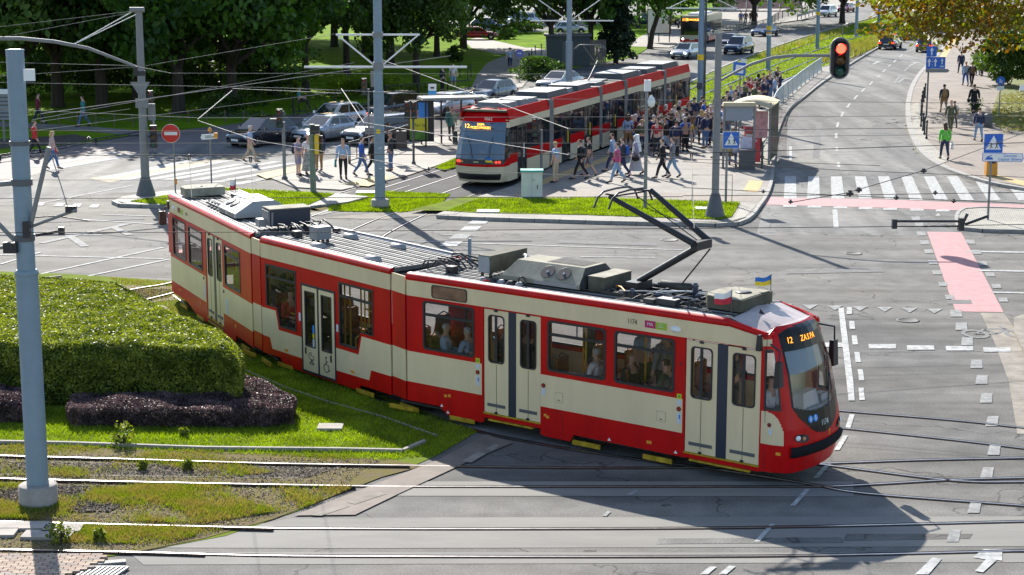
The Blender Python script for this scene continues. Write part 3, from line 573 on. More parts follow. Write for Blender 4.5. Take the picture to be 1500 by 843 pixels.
TL = [ # photo column of the trunk foot, row of the foot, crown height, crown kind, scale, words
 (-60, 168, 13, 0, 1.3, 'dark tree at the far left edge behind the timetable board'), (30, 165, 13, 0, 1.2, 'dark tree behind the walker in the dark red top'),
 (85, 158, 12, 2, 1.1, 'dark tree whose trunk stands left of the teal-shirted walker'), (150, 160, 13, 2, 1.15, 'dark tree with thick trunk right of the teal-shirted walker'),
 (200, 150, 12, 0, 1.0, 'dark tree whose trunk rises behind the grey arm mast'), (262, 168, 13, 1, 1.2, 'broad tree above the no entry sign'),
 (340, 158, 13, 1, 1.2, 'broad tree behind the black parked hatchback'), (400, 140, 12, 3, 1.1, 'tree above the cyclist, behind the silver cars'),
 (448, 135, 12, 2, 1.0, 'dark tree left of the tall blue-grey mast'), (508, 112, 12, 0, 1.0, 'dark tree behind the tall blue-grey mast'),
 (572, 98, 12, 3, 1.05, 'tree on the sunlit lawn right of the tall mast'), (610, 128, 9, 0, .8, 'slim tree at the fence above the bus shelter'),
 (640, 84, 12, 0, 1.0, 'dark tree with a wide foot on the sunlit lawn'), (690, 40, 11, 2, .95, 'tree in front of the parked vans'),
 (807, 96, 13, 0, 1.0, 'dark trunked tree beside the grey shed'), (865, 92, 11, 1, .8, 'tree with twin stems right of the grey shed'),
 (935, 42, 11, 1, .9, 'tree behind the advert board'), (952, 72, 9, 3, .85, 'leaning tree on the lawn left of the bus'),
 (120, 120, 14, 1, 1.3, 'tall tree in the second row at the far left'), (280, 110, 14, 3, 1.3, 'tall tree in the second row over the path'), (390, 95, 14, 1, 1.3, 'tall tree in the second row left of the tall mast'),
 (490, 70, 14, 3, 1.2, 'tall tree in the back row behind the mast'), (20, 105, 14, 2, 1.3, 'tall tree in the back row at the left edge'), (1000, 12, 10, 1, .9, 'small tree behind the bus'), (1090, -12, 10, 1, 1.0, 'green tree at the top above the walking group')]
for u, v, h, ci, s, lb in TL:
    p = G(u, v); tree(p.x, p.y, h, ci, lb, s, .42 if s > 1 else .3, 3.6 if v > 120 else 4.4, 1.1 if 'leaning' in lb else 0)
FW = ('furthest left', 'second from the left', 'above the board at the left edge', 'above the grey arm mast', 'above the no entry sign', 'left of the tall mast', 'right of the tall mast', 'above the park path', 'above the slim pale mast', 'behind the spruce', 'above the bus', 'right of the bus')
for i in range(12):
    x = -62+i*9.5; y = 172+(i*37 % 30)+(60 if i > 6 else 0); tree(x*(1.35 if i > 6 else 1), y, 15, i % 4, 'far tree in the wood behind the park, '+FW[i], 1.5, .4, 3.0, 0, 'far trees behind the park')
def spruce(u, v, h, rad, label):
    p = G(u, v); t = thing('spruce_tree', p, 0, label, 'tree'); b = MB(); b.tube([(0, 0, 0), (0, 0, h*.9)], [.25, .05], 8); b.build('trunk', M_bark, t)
    r = np.random.default_rng(5); n = 16000; z = r.uniform(0.02, 1, n)**.9; a = r.uniform(0, 2*pi, n); tier = (1-z)**.75*rad*(.82+.22*np.sin(z*48+np.sin(a*5)))*r.uniform(.55, 1.05, n)
    C = np.stack([np.cos(a)*tier, np.sin(a)*tier, z*h+.3-tier*.3+.3], 1); C[:, 2] = np.maximum(C[:, 2], .05); link('crown', leaves_mesh('crown', C, .17, M_leafs, 3, 0), t, kind='stuff')
spruce(902, 93, 13, 2.0, 'tall dark spruce reaching the lawn left of the bus')
ct = thing('chestnut_tree', (40, 118, 0), 0, 'large chestnut tree turning brown over the road, top right', 'tree'); trunk_mb(4.2, .5, 3, 6, 8).build('trunk', M_bark, ct)
P_ = crown_points(34000, (17.5, 9.0, 4.4), 77, clumps=300, spread=.18, shell=.35, cz=7.7, droop=.05)
link('crown', leaves_mesh('crown', P_, .19, M_leafc, 9), ct, kind='stuff')
ct2 = thing('leafy_tree', (37, 92, 0), 0, 'green tree in the upper right corner beside the chestnut', 'tree'); trunk_mb(4, .35, 8, 3, 6).build('trunk', M_bark, ct2)
link('crown', leaves_mesh('crown', crown_points(16000, (6.0, 6, 6), 31, clumps=90, spread=.26, shell=.4, cz=8.4), .2, M_leafm, 4), ct2, kind='stuff')
def bush(name, u, v, R, m, label, n=4000, size=.09, seed=1, parent=None, cat='bush', group=None):
    p = G(u, v); t = thing(name, p, 0, label, cat, group)
    C = crown_points(n, R, seed, clumps=40, spread=.33, shell=.2, cz=R[2]*.85); C[:, 2] = np.maximum(C[:, 2], .04)
    b = MB()
    for k in range(5): a = k*1.3; b.tube([(0, 0, 0), (cos(a)*R[0]*.5, sin(a)*R[1]*.5, R[2]*1.1)], [.03, .01], 5)
    b.build('stem', M_bark, t); link('foliage', leaves_mesh('foliage', C, size, m, seed), t, kind='stuff'); return t
bush('bush', 1478, 128, (2.4, 2.2, 2.5), M_leafd, 'dense green bush beside the right pavement under the chestnut', 9000, .13, 2)
bush('bush', 1510, 108, (3, 2.2, 2.5), M_leafd, 'dark green bush at the right edge behind the blue path sign', 7000, .14, 3)
bush('bush', 787, 117, (1.9, 1.6, .95), M_leafd, 'low round bush beside the blue round sign in the park', 4500, .1, 4)
bush('bush', 742, 58, (1.3, 1.2, .8), M_leafm, 'small yellowish bush by the red car in the park', 1200, .12, 5)
bush('bush', 770, 50, (2.0, 1.5, .9), M_leafd, 'dark clipped bush in front of the parked vans', 2000, .12, 6)
bush('bush', 670, 92, (.9, .9, .9), M_leafd, 'young bush beside the park path above the bus shelter', 1000, .12, 7)
bush('bush', 330, 170, (2.2, 1.0, .8), M_leafd, 'low bush behind the black hatchback', 2500, .1, 8)
bush('bush', 540, 145, (3.5, 1.0, .9), leafmat('yellow green leaves', (.09, .13, .01), (.2, .3, .02), .5, .8), 'yellow green bushes behind the dark fence', 4000, .1, 9)
bush('bush', 1428, 166, (.5, .5, .5), M_leafd, 'small dark shrub at the edge of the right pavement', 700, .06, 10)
UG = ('at the left edge', 'behind the dark red top', 'left of the teal shirted walker', 'right of the teal shirted walker', 'behind the grey arm mast', 'above the no entry sign', 'above the 300 m board', 'above the black hatchback')
for i in range(8): bush('bush', -30+i*58, 138+(i % 3)*4, (4.2, 1.6, 2.0+.3*(i % 3)), M_leafd, 'dark undergrowth bush between the park trunks, '+UG[i], 4500, .14, 60+i, group='undergrowth between the park trees')
def hedge(name, outline, h, n, m, size, label, seed, round_=.25, lump=.07):
    P = [Vector((p.x, p.y)) for p in outline]; A = np.array([(p.x, p.y) for p in P]); poly = [tuple(p) for p in A]; cen = A.mean(0)
    t = thing(name, (0, 0, 0), 0, label, 'hedge'); r = np.random.default_rng(seed)
    b = MB(); inner = [((p[0]-cen[0])*.955+cen[0], (p[1]-cen[1])*.94+cen[1]) for p in poly]; b.prism(inner, 0, h-.12); b.build('branches', mat(name+' inside', (.02, .025, .012), .95, 0, .3, 8), t)
    per = np.array([np.linalg.norm(A[(i+1) % len(A)]-A[i]) for i in range(len(A))]); L = per.sum()
    top = in_poly(xs := r.uniform(A[:, 0].min(), A[:, 0].max(), n*2), ys := r.uniform(A[:, 1].min(), A[:, 1].max(), n*2), poly)
    xt, yt = xs[top], ys[top]; nt_ = len(xt); k = n
    q = r.uniform(0, L, k); cs = np.concatenate([[0], np.cumsum(per)]); i = np.clip(np.searchsorted(cs, q)-1, 0, len(A)-1); f = ((q-cs[i])/per[i])[:, None]; S = A[i]*(1-f)+A[(i+1) % len(A)]*f
    zs = r.uniform(0, 1, k)**.85*h
    def bump(x, y, z): return lump*(np.sin(x*2.1+y*1.3)+np.sin(y*3.3-x*1.9+z*3)+.6*np.sin(x*6.1+z*5)+.6*np.sin(y*7.3+x*3))
    inw = cen[None]-S; inw /= np.linalg.norm(inw, axis=1)[:, None]; off = np.maximum(0, zs/h-.75)**2*round_*14+r.uniform(-.02, .06, k)+bump(S[:, 0], S[:, 1], zs)*.8
    S = S+inw*off[:, None]
    def sdist(j):
        a, e = A[j], A[(j+1) % len(A)]-A[j]; t_ = np.clip(((xt-a[0])*e[0]+(yt-a[1])*e[1])/(e @ e), 0, 1); return np.hypot(xt-a[0]-t_*e[0], yt-a[1]-t_*e[1])
    d = np.min([sdist(j) for j in range(len(A))], 0)
    zt = h-np.maximum(0, round_-d)**2*2.5+bump(xt, yt, 0)+r.uniform(-.07, .03, nt_)
    C = np.concatenate([np.stack([xt, yt, zt], 1), np.stack([S[:, 0], S[:, 1], zs], 1)]); link('foliage', leaves_mesh('foliage', C, size, m, seed, .2), t, kind='stuff'); return t
ht = 1.45
hd = [G(-60, 505, ht), G(180, 508, ht), (G(320, 512, ht)), G(352, 520, ht), G(357, 506, ht), G(338, 486, ht), G(285, 462, ht), G(225, 438, ht), G(168, 410, ht), G(60, 403, ht), G(-60, 400, ht)]
hedge('clipped_hedge', hd, ht, 105000, M_leafh, .034, 'big clipped green hedge left of the long tram', 21, .42, .02)
pu = [G(103, 626), G(250, 628), G(400, 628), G(430, 624), G(434, 608), G(416, 596), G(384, 582), G(362, 572), G(350, 576), G(360, 588), G(380, 602), G(250, 604), G(104, 603)]
hedge('barberry_hedge', pu, .45, 28000, M_leafp, .024, 'low dark purple hedge in front of the big green hedge, right of the thick mast', 22, .15, .04)
hedge('barberry_hedge', [G(-60, 620), G(34, 622), G(37, 608), G(36, 596), G(-60, 594)], .5, 8000, M_leafp, .032, 'low dark purple hedge at the left edge, behind the thick mast', 23, .15, .04)
for i, (u, v, s) in enumerate(((180, 655, .25), (88, 797, .2), (210, 690, .12), (275, 690, .12), (270, 640, .1), (145, 792, .12))):
    bush('weed', u, v, (s, s, s*1.1), M_leafh, ('tall leafy weed growing by the edging board in front of the purple hedge', 'green weed between the bottom two rails', 'small weed between the upper rails', 'small weed on the strip between the upper rails, further right', 'white-flecked weed under the purple hedge', 'tiny weed beside the bottom rail')[i], 350, .035, 40+i, cat='weed')
def scatter(name, pts, n, s, m, z=.02, seed=0):
    P = [(float(p[0]), float(p[1])) for p in gp(pts)]; A = np.array(P); r = np.random.default_rng(seed); x = r.uniform(A[:, 0].min(), A[:, 0].max(), n*3); y = r.uniform(A[:, 1].min(), A[:, 1].max(), n*3)
    ok = in_poly(x, y, P); x = x[ok][:n]; y = y[ok][:n]; C = np.stack([x, y, np.full(len(x), z)], 1)
    return link(name, leaves_mesh(name, C, s, m, seed, 1.2, .8), kind='stuff')
M_stone = mat('ballast stones', (.22, .17, .12), .9, 0, .5, 9, coords='World')
scatter('gravel', [(-20, 712), (170, 716), (200, 732), (160, 752), (-20, 754)], 12000, .03, M_stone, .04, 5)
scatter('gravel', [(-20, 678), (500, 688), (450, 702), (-20, 694)], 9000, .02, M_stone, .035, 6)
scatter('gravel', [(-20, 664), (560, 676), (470, 735), (300, 788), (190, 808), (-20, 818)], 14000, .02, M_stone, .035, 16)
scatter('gravel', [(165, 425), (250, 425), (250, 436), (195, 448)], 3000, .03, M_stone, .03, 7)
scatter('fallen_leaves', [(1324, 150), (1332, 150), (1336, 200), (1350, 226), (1340, 226), (1326, 190)], 260, .07, M_leafc, .02, 8)
scatter('fallen_leaves', [(1455, 160), (1450, 178), (1470, 194), (1560, 198), (1560, 130), (1470, 140)], 1500, .06, M_leafc, .18, 9)
# ================================================================ PEOPLE
def skin_eval(V, E, R, root=0, sub=1):
    me = bpy.data.meshes.new('s'); me.from_pydata(V, E, []); me.update(); o = bpy.data.objects.new('s', me); COL.objects.link(o)
    md = o.modifiers.new('k', 'SKIN'); md.use_smooth_shade = True
    if not me.skin_vertices: me.attributes
    sk = me.skin_vertices[0].data
    for i, r in enumerate(R): sk[i].radius = (r, r) if not isinstance(r, tuple) else r; sk[i].use_root = (i == root)
    if sub: m2 = o.modifiers.new('u', 'SUBSURF'); m2.levels = m2.render_levels = sub
    dg = bpy.context.evaluated_depsgraph_get(); out = bpy.data.meshes.new_from_object(o.evaluated_get(dg)); bpy.data.objects.remove(o); return out
def pose(kind):
    """joint positions for a 1.75 m figure facing -Y; returns V, E, R, labels"""
    V = []; E = []; R = []; Lb = []
    def v(p, r, lb, par=None): V.append(p); R.append(r); Lb.append(lb); i = len(V)-1; (E.append((par, i)) if par is not None else None); return i
    P = dict(stand=dict(), walk=dict(l=(.24, .1), r=(-.2, -.25), la=-.22, ra=.28), walk2=dict(l=(-.18, -.25), r=(.22, .08), la=.25, ra=-.22),
             phone=dict(la=.1, rb=1), arms=dict(rb=1, lb=1), sit=dict(), bag=dict(ra=.05, l=(.06, 0)))[kind]
    zp = .93 if kind[:4] != 'walk' else .90
    if kind == 'sit': zp = .48
    pel = v((0, 0, zp), (.15, .11), 'torso'); ch = v((0, -.01, zp+.24), (.13, .095), 'torso', pel); sh = v((0, 0, zp+.43), (.15, .095), 'torso', ch)
    nk = v((0, -.01, zp+.55), .052, 'neck', sh); h1 = v((0, -.03, zp+.63), (.066, .075), 'head', nk); h2 = v((0, -.025, zp+.71), (.078, .092), 'head', h1); v((0, -.015, zp+.785), (.06, .075), 'head', h2)
    for sx, side in ((-1, 'r'), (1, 'l')):
        s0 = v((sx*.185, 0, zp+.44), .058, 'uparm', sh); a = P.get(side+'a', .05); bent = P.get(side+'b') or kind == 'sit'
        if bent: el = (sx*.24, -.02, zp+.18); wr = (sx*.12, -.24, zp+.30);
        else: el = (sx*.235, .02-sin(a)*.26, zp+.19); wr = (sx*.25, -.03-sin(a)*.5, zp-.04+abs(a)*.06)
        if kind == 'sit': el = (sx*.23, -.06, zp+.17); wr = (sx*.13, -.30, zp+.16)
        e1 = v(el, .043, 'uparm', s0); w1 = v(wr, .029, 'forearm', e1); d = (Vector(wr)-Vector(el)).normalized(); pm = Vector(wr)+d*.06; p1 = v(tuple(pm), (.036, .02), 'hand', w1)
        sd = Vector((0, 1, 0)).cross(d); sd = sd.normalized() if sd.length > .1 else Vector((1, 0, 0)); sd = d.cross(Vector((1, 0, 0))).normalized()
        for k in range(4):
            q = pm+d*.045+sd*(k-1.5)*.019; L = (.032, .042, .04, .03)[k]; f1 = v(tuple(q), .010, 'hand', p1); v(tuple(q+d*L+Vector((-sx*.012, 0, 0))), .008, 'hand', f1)
        q = pm-d*.01-sd*.04; f1 = v(tuple(q), .011, 'hand', p1); v(tuple(q+d*.03-sd*.015), .009, 'hand', f1)
        f, bk = P.get(side, (0, 0)); hx = sx*.095
        if kind == 'sit':
            th = v((hx, -.04, zp-.01), .095, 'thigh', pel); kn = v((hx*1.1, -.45, zp+.02), .065, 'thigh', th); an = v((hx*1.1, -.47, .1), .04, 'shin', kn); ft = v((hx*1.1, -.57, .05), (.045, .035), 'foot', an); v((hx*1.15, -.68, .04), (.045, .028), 'foot', ft)
        else:
            th = v((hx, 0, zp-.08), .09, 'thigh', pel); kn = v((hx*1.05, -f*.55-.02, .49), .056, 'thigh', th); an = v((hx*1.05, -f-min(0, f)*.0+ (.12 if f < 0 else 0), .10+(.06 if f < 0 else 0)), .038, 'shin', kn)
            fa = (0, -.10, -.055) if f >= 0 else (0, -.07, -.10); ap = Vector(V[an]); ft = v(tuple(ap+Vector(fa)), (.044, .032), 'foot', an); v(tuple(ap+Vector(fa)*1.0+Vector((0, -.10, -.005 if f >= 0 else -.04))), (.042, .026), 'foot', ft)
            v(tuple(ap+Vector((0, .04, -.05))), .035, 'foot', an)
    return V, E, R, Lb
BODY = {}
def body(kind):
    if kind in BODY: return BODY[kind]
    V, E, R, Lb = pose(kind); me = skin_eval(V, E, R, 0, 1); n = len(me.vertices); co = np.empty(n*3, np.float32); me.vertices.foreach_get('co', co); co = co.reshape(-1, 3)
    nm = np.empty(n*3, np.float32)
    try: me.vertices.foreach_get('normal', nm)
    except Exception: nm[:] = 0
    nm = nm.reshape(-1, 3); best = np.full(n, 1e9); lab = np.zeros(n, int); seg = []
    for a, b in E:
        A, B = np.array(V[a]), np.array(V[b]); d = B-A; t = np.clip(((co-A) @ d)/(d @ d+1e-9), 0, 1); dist = np.linalg.norm(co-(A+t[:, None]*d), axis=1)
        li = len(seg); seg.append((Lb[b], t)); upd = dist < best; best[upd] = dist[upd]; lab[upd] = li
    names = np.array([s[0] for s in seg]); vl = names[lab]; vt = np.array([seg[l][1][i] for i, l in enumerate(lab)])
    faces = [tuple(p.vertices) for p in me.polygons]
    zp = {'sit': .48}.get(kind, .90 if kind[:4] == 'walk' else .93)
    hd = vl == 'head'; x, y, z = co[:, 0], co[:, 1], co[:, 2]-zp
    nose = hd & (np.abs(x) < .02) & (y < -.07) & (np.abs(z-.69) < .03); co[nose, 1] -= .018
    me2 = bpy.data.meshes.new('person'); xt = MB(); xt.add(co.tolist(), faces)
    me2.from_pydata(xt.v, [], xt.f); me2.update(); me2.polygons.foreach_set('use_smooth', [True]*len(me2.polygons))
    BODY[kind] = (me2, co, nm, vl, vt, faces, zp); return BODY[kind]
CL = {}
def cloth(kind, what):
    """a garment is the matching piece of the body surface, let out a little"""
    if (kind, what) in CL: return CL[(kind, what)]
    me, co, nm, vl, vt, faces, zp = body(kind); z = co[:, 2]-zp
    lo = {'sweater': -.06, 'coat': -.22, 'tshirt': -.04}.get(what, 0)
    if what in ('sweater', 'coat', 'tshirt'):
        sel = ((vl == 'torso') & (z > lo)) | (vl == 'uparm') | ((vl == 'neck') & (vt < .35)) | ((vl == 'forearm') & (what != 'tshirt') & (vt < .93)) | ((vl == 'thigh') & (z > lo) & (kind != 'sit'))
        if what == 'tshirt': sel &= ~((vl == 'uparm') & (vt > .6) & (np.abs(co[:, 0]) > .2) & (z < .30))
        off = {'sweater': .014, 'coat': .024, 'tshirt': .012}[what]
    elif what == 'trousers': sel = (vl == 'thigh') | (vl == 'shin') & (vt < .92) | ((vl == 'torso') & (z < .05)); off = .009
    elif what == 'shorts': sel = ((vl == 'thigh') & ((co[:, 2] > .52) if kind != 'sit' else (vt < .8))) | ((vl == 'torso') & (z < .05)); off = .02
    elif what == 'shoes': sel = vl == 'foot'; off = .008
    elif what == 'hair':
        sel = (vl == 'head') & ((z > .735) | ((co[:, 1] > -.045) & (z > .64))); off = .016
    elif what == 'long_hair': sel = ((vl == 'head') & ((z > .73) | ((co[:, 1] > -.045) & (z > .60)))) | ((vl == 'neck') & (co[:, 1] > 0)); off = .024
    elif what == 'cap': sel = (vl == 'head') & (z > .74); off = .022
    idx = -np.ones(len(co), int); k = np.where(sel)[0]; idx[k] = np.arange(len(k)); P = co[k]+nm[k]*off; F = [tuple(int(idx[i]) for i in f) for f in faces if all(sel[i] for i in f)]
    b = MB(); b.smooth = True; b.add([tuple(map(float, p)) for p in P], F)
    if what == 'long_hair': b.lathe([(.03, zp+.42), (.07, zp+.47), (.085, zp+.56), (.085, zp+.64)], 10, Matrix.Translation((0, .055, 0)) @ Matrix.Diagonal((1.1, .55, 1, 1)))
    if what == 'cap': b.box(-.06, .06, -.17, -.08, zp+.745, zp+.755)
    m2 = b.mesh(what); m2.materials.append(M_white); CL[(kind, what)] = m2; return m2
def extra(what, zp):
    if (zp, what) in CL: return CL[(zp, what)]
    b = MB(); b.smooth = True
    if what == 'backpack': b.lathe([(.05, zp+.02), (.12, zp+.05), (.15, zp+.18), (.14, zp+.38), (.06, zp+.47)], 12, Matrix.Translation((0, .17, 0)) @ Matrix.Diagonal((1, .62, 1, 1))); b.tube([(-.1, .1, zp+.45), (-.11, -.1, zp+.42), (-.11, -.11, zp+.2), (-.12, .08, zp+.1)], .018, 6); b.tube([(.1, .1, zp+.45), (.11, -.1, zp+.42), (.11, -.11, zp+.2), (.12, .08, zp+.1)], .018, 6)
    if what == 'skirt': b.lathe([(.15, zp+.05), (.18, zp-.1), (.22, zp-.35), (.27, .28), (.28, .18)], 18)
    if what == 'short_skirt': b.lathe([(.15, zp+.05), (.19, zp-.1), (.23, zp-.35)], 18)
    if what == 'handbag': b.lathe([(.04, zp-.28), (.15, zp-.24), (.16, zp-.10), (.08, zp-.03)], 12, Matrix.Translation((.30, 0, 0)) @ Matrix.Diagonal((.45, 1, 1, 1))); b.tube([(.28, -.06, zp-.04), (.27, -.04, zp+.1), (.16, 0, zp+.47), (.2, .05, zp+.1), (.29, .08, zp-.04)], .010, 6)
    if what == 'carrier_bag': b.box(-.34, -.26, -.13, .13, zp-.42, zp-.10, taper=.01); b.tube([(-.30, -.08, zp-.1), (-.28, 0, zp+.0), (-.30, .08, zp-.1)], .008, 5)
    if what == 'scarf': b.lathe([(.10, zp+.84), (.115, zp+.72), (.12, zp+.6), (.2, zp+.4), (.22, zp+.1)], 12, Matrix.Translation((0, .045, 0)) @ Matrix.Diagonal((1, .8, 1, 1)))
    m = b.mesh(what); m.materials.append(M_white); CL[(zp, what)] = m; return m
SKINS = [mat('skin light', (.55, .33, .24), .55), mat('skin tan', (.42, .24, .16), .55), mat('skin pale', (.62, .41, .32), .55)]
CC = dict(black=(.015, .015, .018), dark=(.03, .033, .04), navy=(.02, .03, .08), blue=(.03, .10, .4), jeans=(.08, .15, .30), ljeans=(.22, .34, .5), grey=(.2, .2, .21), lgrey=(.4, .4, .42), white=(.7, .7, .7), red=(.5, .03, .03), dred=(.16, .015, .03),
          pink=(.55, .10, .22), green=(.12, .5, .05), camo=(.09, .11, .05), brown=(.16, .09, .05), beige=(.45, .36, .25), tan=(.3, .17, .07), yellow=(.6, .42, .05), teal=(.04, .2, .2), mustard=(.4, .25, .03), lblue=(.3, .42, .6), cream=(.6, .55, .45), blond=(.45, .3, .12), hbrown=(.08, .045, .025), hgrey=(.42, .42, .42), hred=(.4, .05, .03), purple=(.12, .05, .2), plaid=(.32, .28, .38))
def cm(c): return mat('cloth '+c, CC[c], .85, 0, .16, 9)
def person(u, v, kind, face, top, bot, label, tt='sweater', bt='trousers', hair='hbrown', ht='hair', xs=(), sc=1.0, skin=None, z=0.0, group=None, world=None, shoes='black'):
    """face: direction looked at, in degrees clockwise from away-from-camera"""
    me, co, nm, vl, vt, faces, zp = body(kind); p = Vector(world) if world else G(u, v, z)
    o = link('person', me, None, label, 'person', group, None, p, None)
    if not me.materials: me.materials.append(SKINS[0])
    o.material_slots[0].link = 'OBJECT'; o.material_slots[0].material = SKINS[skin if skin is not None else (hash_i(u, v) % 3)]
    o.rotation_euler = (0, 0, radians(180-face)); o.scale = (sc*1.17, sc*1.17, sc*1.075) if kind != 'sit' else (sc*1.1, sc*1.1, sc*1.05)
    def put(nme, m_, c):
        q = link(nme, m_, o); q.material_slots[0].link = 'OBJECT'; q.material_slots[0].material = cm(c) if isinstance(c, str) else c; return q
    put({'sweater': 'jacket', 'coat': 'coat', 'tshirt': 'shirt'}[tt], cloth(kind, tt), top)
    if bt in ('trousers', 'shorts'): put(bt, cloth(kind, bt), bot)
    else: put('skirt', extra(bt, zp), bot)
    if kind != 'sit' or z < 0.6: put('shoes', cloth(kind, 'shoes'), shoes)
    put('cap' if ht == 'cap' else 'hair', cloth(kind, ht), hair)
    for x, c in xs: put(x, extra(x, zp), c)
    return o
def hash_i(u, v): return int(u*7+v*13) & 1023
M_floral = mat('floral cloth', (.6, .6, .56), .85, 0, 0, 9, col2=(.05, .07, .05))
M_camo = mat('camouflage cloth', (.04, .06, .025), .85, 0, 0, 7, col2=(.16, .15, .08))
M_stripe = mat('striped cloth', (.45, .12, .12), .85, 0, 0, 6, col2=(.6, .55, .5), stretch=(.2, .2, 6))
